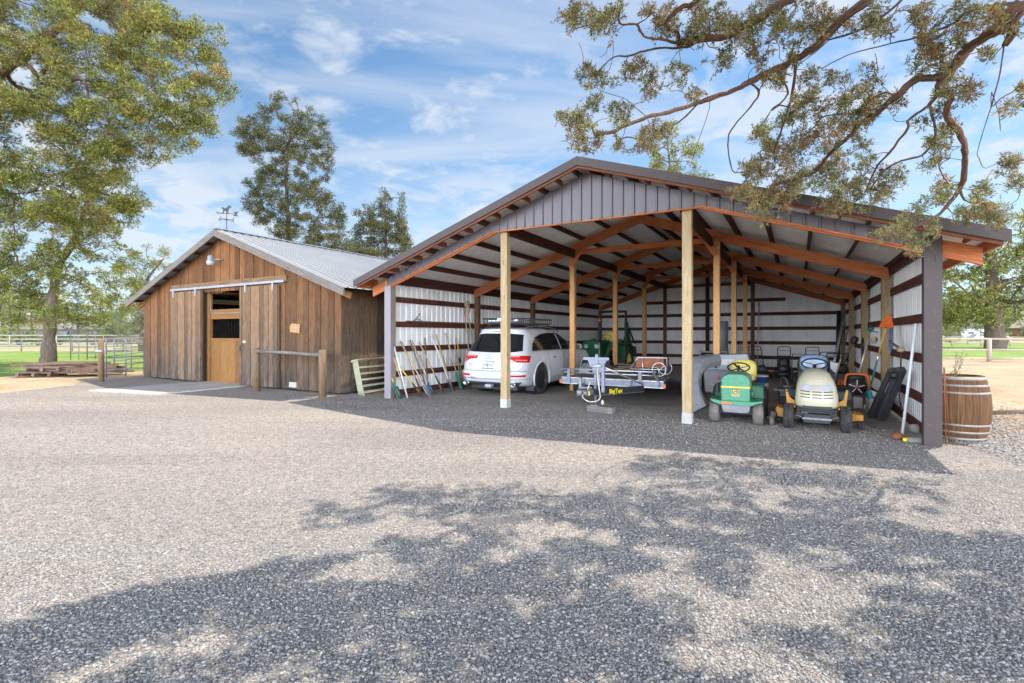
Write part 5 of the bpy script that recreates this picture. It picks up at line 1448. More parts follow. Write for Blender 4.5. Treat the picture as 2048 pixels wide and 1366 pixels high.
pole('grey_pipe', 'grey pipe leaning on the right wall behind the white ones', 'pipe', S(9.5, 11.5, 0), S(9.9, 12.4, 2.0), .018, 'galv')
pole('wood_stake', 'dark wooden stake leaning on the right wall near the corner', 'stake', S(9.6, 12.0, 0), S(9.93, 12.3, 1.7), .02, 'post_brown')
fr = thing('wire_roll', 'roll of green wire fencing standing by the dark back post', 'wire roll', S(6.7, 12.6), 0)
mb = MB()
for i in range(14):
    a = 2 * PI * i / 14; mb.tube([(math.cos(a) * .2, math.sin(a) * .2, 0), (math.cos(a) * .2, math.sin(a) * .2, 1.15)], .006, 4)
for k in range(12): mb.ring([(.195, -.004), (.205, 0), (.195, .004)], 18, TR(0, 0, .02 + k * .1))
mb.build('wire_mesh', MAT['green_plastic'], fr)

def shovel(mb, L, w=.13, h=.34): mb.prism([(-w * .5, h), (-w, h * .85), (-w, h * .35), (-w * .55, .06), (0, 0), (w * .55, .06), (w, h * .35), (w, h * .85), (w * .5, h)], -.006, .006, RX(PI / 2)); mb.tube([(0, 0, h * .6), (0, 0, h + .12)], .022, 8)
# ---------------------------------------------------------------- things along the right wall
def LW(px, py, Y): return PT(px, py, Y)
# string trimmer standing on its handle
def leantool(name, label, cat, foot, top, parts, group=None):
    """parts: list of (part name, material, function(mb, L)) built along local z, foot at origin"""
    foot, top = Vector(foot), Vector(top); d = top - foot; L = d.length
    t = thing(name, label, cat, foot, 0, group)
    q = d.to_track_quat('Z', 'Y'); t.rotation_mode = 'XYZ'; t.rotation_euler = q.to_euler()
    for pn, mt, fn in parts:
        mb = MB(); fn(mb, L); mb.build(pn, MAT[mt], t)
    return t
def shaft(r, a=0.0, b_=1.0):
    return lambda mb, L: mb.tube([(0, 0, L * a), (0, 0, L * b_)], r, 8)
leantool('string_trimmer', 'string trimmer with silver shaft standing head up against the right wall', 'trimmer', S(9.62, 5.1, .05), S(9.96, 5.0, 1.64),
         [('shaft', 'bright_steel', shaft(.014)), ('trimmer_head', 'green_plastic', lambda mb, L: (mb.blob((0, 0, L + .03), (.06, .06, .05)), mb.prism([(-.05, -.16), (.16, -.1), (.2, .08), (0, .16), (-.12, .05)], L - .03, L - .015))), ('engine', 'orange_plastic', lambda mb, L: mb.blob((0, 0, .05), (.1, .08, .1), n=3))])
leantool('flag_pole', 'green and wood pole topped with an orange cloth flag, leaning on a tan post', 'pole', S(9.70, 3.5, .02), S(9.95, 2.65, 1.70),
         [('lower_shaft', 'green_plastic', shaft(.017, .05, .58)), ('upper_shaft', 'handle_ochre', shaft(.018, .55, 1.0)), ('foot', 'white_plastic', shaft(.022, 0, .06)), ('collar', 'bright_steel', shaft(.022, .56, .66)),
          ('flag', 'orange_plastic', lambda mb, L: mb.prism([(-.11, -.02), (.12, -.05), (.03, .19), (-.01, .22), (-.06, .12)], -.01, .03, TR(0, 0, L + .02) @ RX(PI / 2))), ('pink_tie', 'red_paint', lambda mb, L: mb.blob((0, 0, L - .01), (.045, .03, .035)))])
leantool('pvc_pole', 'long white plastic pole leaning on the right wall by the corner post', 'pole', S(9.86, .46, .0), S(10.0, .30, 1.70), [('shaft', 'white_plastic', shaft(.02))])
for i, (a, b_, l) in enumerate((((9.70, 2.35, .03), (9.93, 1.62, .97), 'front dark padded case leaning beside the white bucket'), ((9.80, 2.12, .03), (9.99, 1.38, 1.0), 'rear dark padded case leaning on the right wall girt'))):
    t = leantool('equipment_case', l, 'case', S(*a), S(*b_), [('case_shell', 'dark_plastic', lambda mb, L: mb.prism([(-.075, .02), (-.04, -.04), (.05, -.04), (.08, .04), (.08, L - .04), (.04, L), (-.07, L - .02)], -.05, .05, RX(PI / 2))), ('strip_label', 'pale_sleeve' if i == 0 else 'dark_plastic', lambda mb, L: mb.b(-.02, .03, -.064, -.056, L * .58, L * .78))], 'dark cases leaning at the right wall')
    t.children[0].modifiers.new('bevel', 'BEVEL').width = .02
# leaf blower with orange frame, chain saw and assorted machines
bl = thing('backpack_blower', 'backpack blower with orange hoop frame on the concrete curb', 'blower', S(9.62, 4.0, .22), R_(-30))
mb = MB(); mb.tube(crom([(-.22, 0, .05), (-.20, 0, .40), (-.12, 0, .47), (.12, 0, .47), (.20, 0, .40), (.22, 0, .05)], 4), .025, 8); mb.build('hoop', MAT['orange_plastic'], bl)
mb = MB(); mb.lathe([(0, -.09), (.17, -.08), (.19, 0), (.17, .08), (0, .09)], 24, TR(0, .1, .2) @ RX(PI / 2)); mb.blob((0, .18, .35), (.16, .10, .13), n=3); mb.build('engine', MAT['black_plastic'], bl)
mb = MB()
for k in range(5):
    a = 2 * PI * k / 5 + .3; mb.beam((0, -.0, .2), (math.cos(a) * .15, 0, .2 + math.sin(a) * .15), .02, .012)
mb.build('fan_guard', MAT['bright_steel'], bl)
mb = MB(); mb.lathe([(0, 0), (.04, 0), (.04, .02), (0, .02)], 12, TR(0, -.01, .2) @ RX(PI / 2)); mb.b(-.26, -.14, -.02, .04, .05, .2); mb.build('red_cap', MAT['red_paint'], bl, .01)
cb2 = MB(); cb2.box((0, 0, .11), (.20, 3.2, .22), None); o = cb2.build('concrete_curb', MAT['concrete'], None, .015); o.location = S(9.60, 5.35); o.rotation_euler = (0, 0, R_(-30)); tag(o, 'long pale curb block lying on the floor before the blower', 'curb')
sm = thing('chain_saw', 'black and orange chain saw resting on the floor pile beside the blower', 'chain saw', S(9.30, 5.9, .0), R_(-60))
mb = MB(); mb.blob((0, 0, .35), (.22, .12, .12), n=3); mb.build('saw_body', MAT['orange_plastic'], sm)
mb = MB(); mb.b(.15, .65, -.01, .01, .30, .38); mb.build('guide_bar', MAT['bright_steel'], sm, .004)
mb = MB(); mb.tube(crom([(-.1, -.1, .4), (-.1, -.1, .58), (.12, -.1, .56), (.14, -.1, .38)], 5), .018, 6); mb.b(-.25, .25, -.14, .14, 0, .23); mb.build('saw_case', MAT['black_plastic'], sm, .02)
def clutter(name, label, cat, p, rz, pieces):
    t = thing(name, label, cat, p, rz)
    for pn, mt, fn in pieces:
        mb = MB(); fn(mb); mb.build(pn, MAT[mt], t, .012)
    return t
clutter('snow_blower', 'black and white walk behind machine heaped at the right wall behind the blower', 'machine', S(9.4, 7.2), R_(-40),
        [('housing', 'black_plastic', lambda mb: (mb.b(-.3, .3, -.3, .3, .1, .5), mb.blob((.1, .1, .6), (.2, .2, .16), n=3))), ('white_cover', 'white_plastic', lambda mb: mb.prism([(-.3, .5), (.05, .5), (.15, .78), (-.15, .82)], 0, .05, TR(0, -.3, 0) @ XZ)), ('red_panel', 'orange_plastic', lambda mb: mb.box((.0, -.32, .66), (.12, .03, .08))),
         ('handlebar', 'black_plastic', lambda mb: (mb.tube([(-.25, .2, .5), (-.25, .55, 1.0)], .015, 6), mb.tube([(.25, .2, .5), (.25, .55, 1.0)], .015, 6), mb.tube([(-.25, .55, 1.0), (.25, .55, 1.0)], .018, 6)))] +
        [('wheel', 'tyre', (lambda x: (lambda mb: mb.lathe([(0, -.05), (.15, -.05), (.17, 0), (.15, .05), (0, .05)], 18, TR(x, 0, .17) @ RY(PI / 2))))(x)) for x in (-.34, .34)])
clutter('wheelbarrow', 'dark grey wheelbarrow tray stood on edge behind the cream mower', 'wheelbarrow', S(9.05, 5.6), R_(-55),
        [('tray', 'dark_plastic', lambda mb: mb.prism([(-.3, .08), (.25, .05), (.38, .5), (.1, .82), (-.18, .72)], 0, .12, XZ)), ('handle', 'handle_wood', lambda mb: mb.tube([(.2, -.08, .1), (.45, -.1, .95)], .02, 6))])
clutter('fuel_can', 'small dark fuel can with red cap on the floor beside the open white bucket', 'fuel can', GP(1741, 818), .2, [('can', 'dark_plastic', lambda mb: mb.b(-.09, .09, -.07, .07, 0, .24)), ('red_band', 'red_paint', lambda mb: mb.b(-.06, .06, -.08, -.071, .03, .12)), ('spout', 'black_plastic', lambda mb: mb.tube([(0, 0, .24), (.04, 0, .30)], .02, 6))])
clutter('paper_box', 'open carton with white papers on top at the foot of the tan post', 'box', S(9.86, 3.1), R_(-20), [('carton', 'pale_sleeve', lambda mb: mb.b(-.16, .16, -.12, .12, 0, .30)), ('papers', 'white_plastic', lambda mb: mb.box((0, 0, .36), (.26, .16, .10), RY(.4).to_3x3())), ('blue_packet', 'teal', lambda mb: mb.box((-.14, -.05, .37), (.08, .12, .14), RY(-.2).to_3x3()))])
clutter('hanging_sprayer', 'grey sprayer arm with black strap hanging from the right wall girt', 'sprayer', S(9.98, .95, 1.30), R_(-30), [('arm', 'blade_steel', lambda mb: mb.tube([(-.0, 1.55, .12), (-.03, .12, .0)], .022, 8)), ('nozzle', 'bone', lambda mb: mb.blob((-.04, .14, .0), (.05, .12, .04), n=3)), ('strap', 'hose_black', lambda mb: mb.tube(crom([(-.04, .12, -.02), (-.05, .10, -.4), (-.06, .14, -.72), (-.04, .05, -.95)], 5), .012, 6)), ('tube', 'black_plastic', lambda mb: mb.blob((-.10, .30, -.42), (.07, .07, .07)))])
clutter('blue_bag', 'bright blue strip of tarp hanging beside the tan post', 'tarp', S(9.99, 2.55, 1.45), R_(-30), [('tarp_strip', 'blue_plastic', lambda mb: mb.prism([(-.06, -.22), (.06, -.24), (.07, .1), (.0, .24), (-.06, .18)], -.02, .0, RZ(-PI / 2) @ XZ))])
clutter('hook_rack', 'row of small dark hooks with garden gloves on the right wall', 'hook rack', S(9.99, 4.5, 1.42), R_(-30), [('hook', 'bone', (lambda y: (lambda mb: mb.blob((-.03, y, -.0), (.03, .035, .075), n=2.5)))(y)) for y in (-.28, -.08, .14)] + [('rack_board', 'post_brown', lambda mb: mb.b(-.03, .0, -.4, .3, -.03, .05))])
leantool('edger', 'dark metal shafted edger leaning on the third tan post', 'trimmer', S(9.35, 7.9, .02), S(9.9, 7.6, 1.45), [('shaft', 'dark_plastic', shaft(.016)), ('motor', 'black_plastic', lambda mb, L: mb.blob((0, 0, L * .95), (.09, .08, .10), n=3)), ('guard', 'red_paint', lambda mb, L: mb.blob((0, -.04, .08), (.09, .06, .07)))])
leantool('pry_bar', 'thin dark steel bar leaning at the far end of the right wall', 'bar', S(9.5, 9.6, .02), S(9.92, 9.9, 1.75), [('shaft', 'blade_steel', shaft(.015))])
leantool('dark_shovel', 'dark shovel with blackened handle leaning beyond the edger', 'garden tool', S(9.5, 8.9, .02), S(9.93, 8.7, 1.5), [('shaft', 'post_brown', shaft(.017, .12)), ('blade', 'blade_steel', shovel)])
clutter('fuel_can', 'red fuel can on the floor left of the orange blower', 'fuel can', S(9.05, 5.0), .5, [('can', 'red_paint', lambda mb: mb.b(-.12, .12, -.09, .09, 0, .26)), ('spout', 'black_plastic', lambda mb: mb.tube([(.05, 0, .26), (.14, 0, .36)], .018, 6)), ('grip', 'red_paint', lambda mb: mb.tube([(-.09, 0, .26), (-.07, 0, .32), (.04, 0, .32), (.05, 0, .26)], .014, 6))])
clutter('storage_tote', 'low black tote on the floor beyond the walk behind machine', 'tote', S(8.9, 8.7), R_(-30), [('bin', 'black_plastic', lambda mb: mb.b(-.35, .35, -.22, .22, 0, .34)), ('lid', 'grey_plastic', lambda mb: mb.b(-.37, .37, -.24, .24, .341, .38))])
clutter('hose_coil', 'coil of dark hose hanging on the right wall beyond the silver trimmer', 'hose', S(9.96, 6.3, 1.25), R_(-30), [('coil', 'hose_black', lambda mb: [mb.ring([(.17 + .02 * k, -.012), (.19 + .02 * k, 0), (.17 + .02 * k, .012)], 24, TR(-.02 - .015 * (k % 2), 0, 0) @ RY(PI / 2)) for k in range(3)])])
clutter('folded_cart', 'small folded dark frame cart standing between the mowers and the right wall', 'cart', S(8.55, 8.0), R_(-50), [('frame', 'black_plastic', lambda mb: (mb.tube([(-.22, 0, .1), (-.22, .15, .95), (.22, .15, .95), (.22, 0, .1)], .015, 6), mb.tube([(-.22, .07, .5), (.22, .07, .5)], .012, 6), mb.b(-.24, .24, -.15, .02, .08, .12))), ('wheel', 'tyre', lambda mb: mb.lathe([(0, -.03), (.1, -.03), (.1, .03), (0, .03)], 16, TR(-.27, .02, .1) @ RY(PI / 2))), ('wheel', 'tyre', lambda mb: mb.lathe([(0, -.03), (.1, -.03), (.1, .03), (0, .03)], 16, TR(.27, .02, .1) @ RY(PI / 2)))])
clutter('dark_tarp', 'dark crumpled tarp on the floor left of the leftmost push mower', 'tarp', S(6.9, 11.4), 0, [('folds', 'black_plastic', lambda mb: (mb.blob((0, 0, .12), (.45, .35, .16), n=2.3), mb.blob((.3, -.2, .1), (.3, .25, .12)), mb.blob((-.2, .15, .2), (.22, .2, .14))))])
hs = clutter('tape_spool', 'yellow strap spool lying by the foot of the white pole', 'spool', GP(1806, 882), .3, [('strap_end', 'yellow_mark', lambda mb: mb.box((.05, -.03, .035), (.22, .05, .05), RZ(.25).to_3x3())), ('spool_body', 'rust', lambda mb: mb.blob((-.02, .06, .06), (.09, .06, .06)))])
mb = MB(); mb.blob((0, 0, .07), (.10, .08, .07), n=2.4); o = mb.build('round_rock', MAT['rock']); o.location = GP(1833, 866); tag(o, 'round grey rock against the wall behind the white pole', 'rock')
mb = MB(); mb.blob((0, 0, .03), (.17, .10, .05), n=2.6); o = mb.build('flat_rock', MAT['rock']); o.location = GP(1838, 884); tag(o, 'flat grey stone slab beside the inner corner post', 'rock')

# ---------------------------------------------------------------- long tools along the left wall
HW, HO = 'handle_wood', 'handle_ochre'
def square(mb, L): mb.b(-.14, .14, -.006, .006, 0, .30); mb.tube([(0, 0, .25), (0, 0, .42)], .02, 8)
def broom(mb, L): mb.prism([(-.17, 0), (.17, 0), (.05, .30), (-.05, .30)], -.02, .02, RX(PI / 2))
def fanrake(mb, L, k=1.25):
    for i in range(13):
        a = (i - 6) / 6; mb.tube([(a * .04, 0, .36), (a * .21, 0, .03), (a * .215, -.04, .0)], .006, 4)
    mb.b(-.14, .14, -.006, .006, .16, .18)
def solidrake(mb, L):
    for i in range(12):
        a = (i - 5.5) / 5.5; mb.beam((a * .06, 0, .48), (a * .32, 0, .02), .055, .008)
    mb.b(-.15, .15, -.008, .008, .15, .18)
def bowrake(mb, L):
    mb.b(-.24, .24, -.01, .01, .0, .03); mb.tube([(0, 0, .24), (-.2, 0, .03)], .008, 5); mb.tube([(0, 0, .24), (.2, 0, .03)], .008, 5); mb.tube([(0, 0, .24), (0, 0, .03)], .008, 5)
    for i in range(14): mb.tube([(-.23 + i * .035, 0, .02), (-.23 + i * .035, -.06, -.0)], .005, 4)
def grip(mb, L): mb.tube([(0, 0, L * .9), (0, 0, L)], .02, 8)
def fork(mb, L):
    for x in (-.09, -.03, .03, .09): mb.tube([(x, 0, 0), (x, 0, .30), (0, 0, .36)], .008, 5)
def hoe(mb, L): mb.box((0, -.05, .03), (.16, .10, .01)); mb.tube([(0, 0, 0), (0, 0, .15)], .014, 6)
def scoop(mb, L): mb.lathe([(.0, -.03), (.13, -.025), (.18, .02)], 20, TR(0, 0, .17) @ RX(PI / 2)); mb.tube([(0, 0, .3), (0, 0, .5)], .02, 8)
TL = [  # name, label, v foot, u foot, v top, z top, shaft material, head material, head
    ('pole_saw', 'white shafted pole with black grip, leftmost of the tools at the left wall', .22, .42, .10, 1.40, 'white_plastic', 'blade_steel', None, 'black_plastic'),
    ('hoe', 'short wooden hoe between the corner post and the black gripped pole', .34, .30, .02, 1.22, HW, 'blade_steel', hoe, None),
    ('spade', 'square spade with short wooden handle standing in the corner', .10, .30, .00, .62, HO, 'green_plastic', square, None),
    ('yellow_shovel', 'black square shovel with bright yellow handle at the left wall', .62, .55, .10, .98, 'mower_yellow', 'black_plastic', square, None),
    ('round_shovel', 'round point shovel with pale wooden handle, its bare steel blade furthest out', .62, .80, .36, 1.38, HW, 'galv', shovel, None),
    ('shovel', 'older shovel with rusty blade behind the pale handled round shovel', .78, .40, .42, 1.36, HW, 'rust', shovel, None),
    ('fork', 'garden fork with grey wooden handle near the middle of the left wall', 1.05, .38, .72, 1.40, 'grey_wood', 'blade_steel', fork, None),
    ('blue_hoe', 'wooden handled scraper with blue socket near the middle of the left wall', 1.16, .40, .80, 1.38, HW, 'blue_plastic', lambda mb, L: (mb.tube([(0, 0, .05), (0, 0, .3)], .022, 8), mb.b(-.07, .07, -.005, .005, 0, .08)), None),
    ('scoop_shovel', 'wide black scoop shovel with long pale handle crossing the others', 1.45, .55, 1.06, 1.36, HW, 'dark_plastic', scoop, None),
    ('grey_fan_rake', 'small grey fan rake with short white handle', 1.22, .32, 1.10, 1.02, 'bright_steel', 'galv', fanrake, None),
    ('stake', 'dark brown wooden stake behind the scoop shovel', 1.35, .12, 1.30, 1.45, 'post_brown', 'post_brown', None, None),
    ('lawn_rake', 'steel fan rake with long white handle, tallest of its neighbours', 1.86, .55, 1.50, 1.62, 'white_plastic', 'galv', fanrake, None),
    ('bow_rake', 'wide level head rake with ochre handle lying flat on the floor', 1.90, .50, 1.75, 1.55, HO, 'blade_steel', bowrake, None),
    ('plastic_rake', 'big dark green plastic leaf rake with pale wooden handle beside the car', 2.45, .38, 2.18, 1.58, HW, 'green_plastic', solidrake, None),
    ('push_broom', 'grey handled broom half hidden behind the dark green rake', 2.25, .20, 2.05, .95, 'grey_wood', 'black_plastic', broom, None),
    ('lopper', 'long loppers with ochre wooden handles and black jaws by the car', 2.75, .25, 2.70, 1.45, HO, 'black_plastic', lambda mb, L: mb.blob((0, 0, L * .55), (.05, .03, .08), n=3), None),
    ('blue_handled_hoe', 'thin wooden hoe with blue lower shaft right of the green rake', 2.62, .3, 2.60, 1.25, HW, 'blue_plastic', lambda mb, L: mb.tube([(0, 0, 0), (0, 0, .45)], .018, 6), None),
    ('long_pole', 'tall pale wooden pole with red tip reaching the skull', 3.25, .22, 3.10, 2.18, HW, 'red_paint', lambda mb, L: mb.tube([(0, 0, L - .12), (0, 0, L + .03)], .02, 6), None),
    ('plain_pole', 'tall plain wooden pole just right of the red tipped one', 3.35, .30, 3.32, 2.02, HW, HW, None, None)]
for n_, lb, vf, uf, vt, zt_, sm1, hm, hd_, gp in TL:
    parts = [('shaft', sm1, shaft(.018, .12 if hd_ else 0, 1))]
    if hd_: parts.append(('head', hm, hd_))
    if gp: parts.append(('grip', gp, grip))
    leantool(n_, lb, 'garden tool', S(uf, vf, .015), S(.05, vt, zt_), parts, 'garden tools leaning along the left wall')

bd = MB(); bd.box((0, 0, .012), (.06, 2.9, .024)); o = bd.build('loose_board', MAT['post_brown'], None, .002); o.location = S(.0, 2.1, 1.862); o.rotation_euler = (0, 0, R_(-30)); tag(o, 'thin grey brown board lying along the second highest left girt', 'board')
vs_ = thing('clamp', 'small dark clamp with upright handle on the left wall board', 'clamp', S(.0, 1.05, 1.886), R_(60)); mb = MB(); mb.tube([(-.12, 0, .0), (.12, 0, .20)], .012, 6); mb.build('handle', MAT['blade_steel'], vs_)
mb = MB(); mb.tube([(-.1, .0, .01), (.02, 0, .06), (.18, 0, .01)], .01, 6); mb.build('jaw', MAT['green_plastic'], vs_)
sk_ = thing('animal_skull', 'tan animal skull hung on the highest left wall girt', 'skull', S(.10, 3.15, 2.36), R_(60))
mb = MB(); mb.blob((0, 0, .06), (.12, .07, .10)); mb.blob((0, -.03, -.08), (.06, .05, .12), n=2.4); mb.build('cranium', MAT['bone'], sk_)
for s_ in (-1, 1):
    mb = MB(); mb.blob((s_ * .05, -.065, .04), (.022, .015, .02)); mb.build('eye_socket', MAT['black_void'], sk_)
# pale green tube gates stacked against the barn side
def tubegate(p, rz, lean, label, L=2.6, Hh=.92):
    t = thing('tube_gate', label, 'gate panel', p, 0, 'green tube panels leaning against the barn'); t.rotation_euler = (lean, 0, rz)
    mb = MB(); mb.tube(crom([(0, 0, .0), (0, 0, Hh - .12), (.03, 0, Hh - .03), (.12, 0, Hh), (L - .12, 0, Hh), (L - .03, 0, Hh - .03), (L, 0, Hh - .12), (L, 0, 0)], 4), .021, 8); mb.build('outer_tube', MAT['pale_green_paint'], t)
    for z in (.08, .24, .40, .56, .72):
        mb = MB(); mb.tube([(0, 0, z), (L, 0, z)], .015, 6); mb.build('rail', MAT['pale_green_paint'], t)
    mb = MB(); mb.b(L * .5 - .02, L * .5 + .02, -.012, .012, .08, Hh); mb.build('brace', MAT['pale_green_paint'], t)
    return t
for i, lb in enumerate(('front one of the pale green tube panels leaning against the barn side', 'second of the pale green tube panels leaning against the barn side', 'third of the pale green tube panels leaning against the barn side', 'rearmost pale green tube panel, touching the barn side boards')):
    a = S(-.86 - i * .075, .05 + i * .02, 0); tubegate(a, R_(66 - i * 1.0), R_(-14), lb, 2.5, .93 - .015 * i)

# ---------------------------------------------------------------- foliage
def leafmat(name, cols, brown, bfrac, nsc=0.8, trans=0.16):
    m = NM(name); r = isl(m); pos = m.coord('pos')
    c = m.ramp(r, [(0.0, cols[0]), (0.45, cols[1]), (0.8, cols[2]), (1.0, cols[3])])
    n = m.noise(pos, nsc, 4, 0.6)
    c = m.mix(m.rng(n, 0.60 - bfrac * 0.3, 0.70 - bfrac * 0.15, 0, 0.75), c, brown)
    n2 = m.noise(pos, nsc * 2.3, 3, 0.5)
    c = m.mix(1.0, c, m.ramp(n2, [(0.32, (0.50, 0.55, 0.52)), (0.68, (1.5, 1.45, 1.3))]), 'MULTIPLY')
    m.col(c); m.set(Roughness=0.75); m.bs.inputs['Specular IOR Level'].default_value = 0.25
    tr_ = m.nd('ShaderNodeBsdfTranslucent'); m.l.new(c, tr_.inputs[0])
    mx = m.nd('ShaderNodeMixShader'); mx.inputs[0].default_value = trans
    m.l.new(m.bs.outputs[0], mx.inputs[1]); m.l.new(tr_.outputs[0], mx.inputs[2])
    m.l.new(mx.outputs[0], m.n['Material Output'].inputs[0])
leafmat('leaf_juniper', [(0.06, 0.08, 0.024), (0.165, 0.185, 0.045), (0.31, 0.315, 0.075), (0.48, 0.44, 0.13)], (0.30, 0.20, 0.09), 0.18, 0.9)
leafmat('leaf_over', [(0.09, 0.11, 0.055), (0.18, 0.20, 0.085), (0.30, 0.30, 0.13), (0.46, 0.40, 0.20)], (0.34, 0.20, 0.10), 0.52, 1.8)
leafmat('leaf_dark', [(0.035, 0.048, 0.02), (0.08, 0.095, 0.036), (0.145, 0.15, 0.055), (0.24, 0.22, 0.09)], (0.16, 0.12, 0.05), 0.3, 0.5)
leafmat('leaf_bright', [(0.08, 0.13, 0.04), (0.14, 0.21, 0.06), (0.22, 0.30, 0.09), (0.30, 0.36, 0.14)], (0.22, 0.20, 0.09), 0.2, 0.3)
leafmat('leaf_blue', [(0.07, 0.11, 0.09), (0.12, 0.17, 0.145), (0.19, 0.25, 0.21), (0.26, 0.31, 0.27)], (0.10, 0.13, 0.10), 0.1, 0.3)
leafmat('leaf_grey', [(0.13, 0.15, 0.09), (0.21, 0.24, 0.14), (0.30, 0.33, 0.20), (0.38, 0.38, 0.25)], (0.30, 0.27, 0.17), 0.2, 0.2)

def foliage(clumps, size, dens, seed=1, flat=0.7, tuft=8, spread=1.1, fill=0.45, wid=(0.11, 0.19)):
    """clumps (x,y,z,r): tufts of small scale leaves through every clump"""
    rng = np.random.default_rng(seed)
    C = np.array([c[:3] for c in clumps], float); Rr = np.array([c[3] for c in clumps], float)
    nt = np.maximum(2, (dens * (Rr / size) ** 2).astype(int))
    idx = np.repeat(np.arange(len(C)), nt); n = len(idx)
    d = rng.normal(size=(n, 3)); d /= np.linalg.norm(d, axis=1)[:, None]
    rad = Rr[idx] * rng.random(n) ** fill * rng.uniform(0.75, 1.15, n)
    T = C[idx] + d * rad[:, None] * np.array([1, 1, flat])
    ax = d * 0.7 + rng.normal(size=(n, 3)) * 0.45 + np.array([0, 0, 0.25]); ax /= np.linalg.norm(ax, axis=1)[:, None]
    n2 = n * tuft
    Tc = np.repeat(T, tuft, 0); A = np.repeat(ax, tuft, 0)
    dd = A + rng.normal(size=(n2, 3)) * spread * 0.55; dd /= np.linalg.norm(dd, axis=1)[:, None]
    L = size * rng.uniform(0.55, 1.35, n2)
    s = np.cross(dd, rng.normal(size=(n2, 3))); s /= np.linalg.norm(s, axis=1)[:, None]
    w = L * rng.uniform(wid[0], wid[1], n2)
    st = Tc + dd * (L * rng.uniform(0.0, 0.9, n2))[:, None]
    p0 = st; p1 = st + dd * (L * .5)[:, None] + s * w[:, None]; p2 = st + dd * L[:, None]; p3 = st + dd * (L * .45)[:, None] - s * w[:, None]
    V = np.stack([p0, p1, p2, p3], 1).reshape(-1, 3)
    F = np.arange(n2 * 4).reshape(-1, 4)
    return V, F
def skeleton(nodes, targets, wob=0.06, step=0.8, seed=1):
    """nodes [(pos, parent index)]; targets joined to the nearest node by bowed twigs"""
    rnd = random.Random(seed)
    P = [Vector(p) for p, _ in nodes]; par = [q for _, q in nodes]
    A = np.array([p[:] for p in P])
    base = P[0]
    tg = sorted([Vector(t) for t in targets], key=lambda t: min((t - p).length for p in P))
    for t in tg:
        d = np.linalg.norm(A - np.array(t[:]), axis=1)
        # prefer nodes lying lower and nearer the trunk
        i = int(np.argmin(d + 0.25 * np.maximum(0, A[:, 2] - t.z)))
        s = P[i]; dist = (t - s).length; k = max(1, int(dist / step)); prev = i
        off = Vector((rnd.uniform(-1, 1), rnd.uniform(-1, 1), rnd.uniform(-.2, 1.0))) * dist * 0.16
        for j in range(1, k + 2):
            u = j / (k + 1)
            q = s.lerp(t, u) + off * math.sin(PI * u) + (Vector((rnd.uniform(-1, 1), rnd.uniform(-1, 1), rnd.uniform(-1, 1))) * wob * dist if j <= k else Vector())
            P.append(q); par.append(prev); prev = len(P) - 1
            A = np.vstack([A, np.array(q[:])])
    return P, par
def limbs_mesh(P, par, rbase, rmin, seg=6, power=0.5, ntr=1, lim=None, frac=.15):
    n = len(P); cnt = [0] * n; kids = [[] for _ in range(n)]
    for i in range(1, n): kids[par[i]].append(i)
    for i in range(n - 1, -1, -1):
        cnt[i] = 1 if not kids[i] else sum(cnt[k] for k in kids[i])
    lim = lim or rbase * .3
    r = [max(rmin, min(1.0, c / (frac * cnt[0])) ** .62 * lim) for c in cnt]
    for i in range(ntr): r[i] = rbase * (1 - .78 * i / max(1, ntr - 1)) * (1.25 if i == 0 else 1)
    mb = MB(); used = [False] * n; jr = random.Random(n)
    order = [(0, -1)]
    stack_ = [0]
    while stack_:
        s = stack_.pop(); cur = s
        for first in list(kids[s]):
            if used[first]: continue
            chain = [s, first]; used[first] = True; cur = first
            while True:
                nx = [k for k in kids[cur] if not used[k]]
                if not nx: break
                b_ = max(nx, key=lambda k: cnt[k])
                used[b_] = True; chain.append(b_); cur = b_
            rr = [r[c] for c in chain]; rr[0] = min(r[chain[0]], rr[1] * 1.25)
            sg = seg if rr[1] < .04 else seg + 4
            pts_, rs_ = [], []; cr = crom([P[c] for c in chain], 4)
            for q in range(len(chain) - 1):
                A_, B_ = P[chain[q]], P[chain[q + 1]]; dl = (B_ - A_).length; kk = 4 if dl > .1 and rr[q] > .006 else (2 if dl > .06 else 1)
                for j in range(kk):
                    pts_.append(cr[q * 4 + j * (4 // kk)] + (Vector((jr.gauss(0, 1), jr.gauss(0, 1), jr.gauss(0, 1))) * min(dl * .02, rr[q] * .25) if j else Vector())); rs_.append((rr[q] + (rr[q + 1] - rr[q]) * j / kk) * jr.uniform(.86, 1.16))
            pts_.append(P[chain[-1]]); rs_.append(rr[-1] * .6)
            mb.tube(pts_, rs_, sg, cap=False)
            stack_ += [c for c in chain[1:] if any(not used[k] for k in kids[c])]
    return mb
def chain_nodes(pts, start=None, nodes=None):
    """append a polyline to nodes; returns index list"""
    idx = []; prev = start
    for p in pts:
        nodes.append((Vector(p), prev if prev is not None else -1)); prev = len(nodes) - 1; idx.append(prev)
    return idx
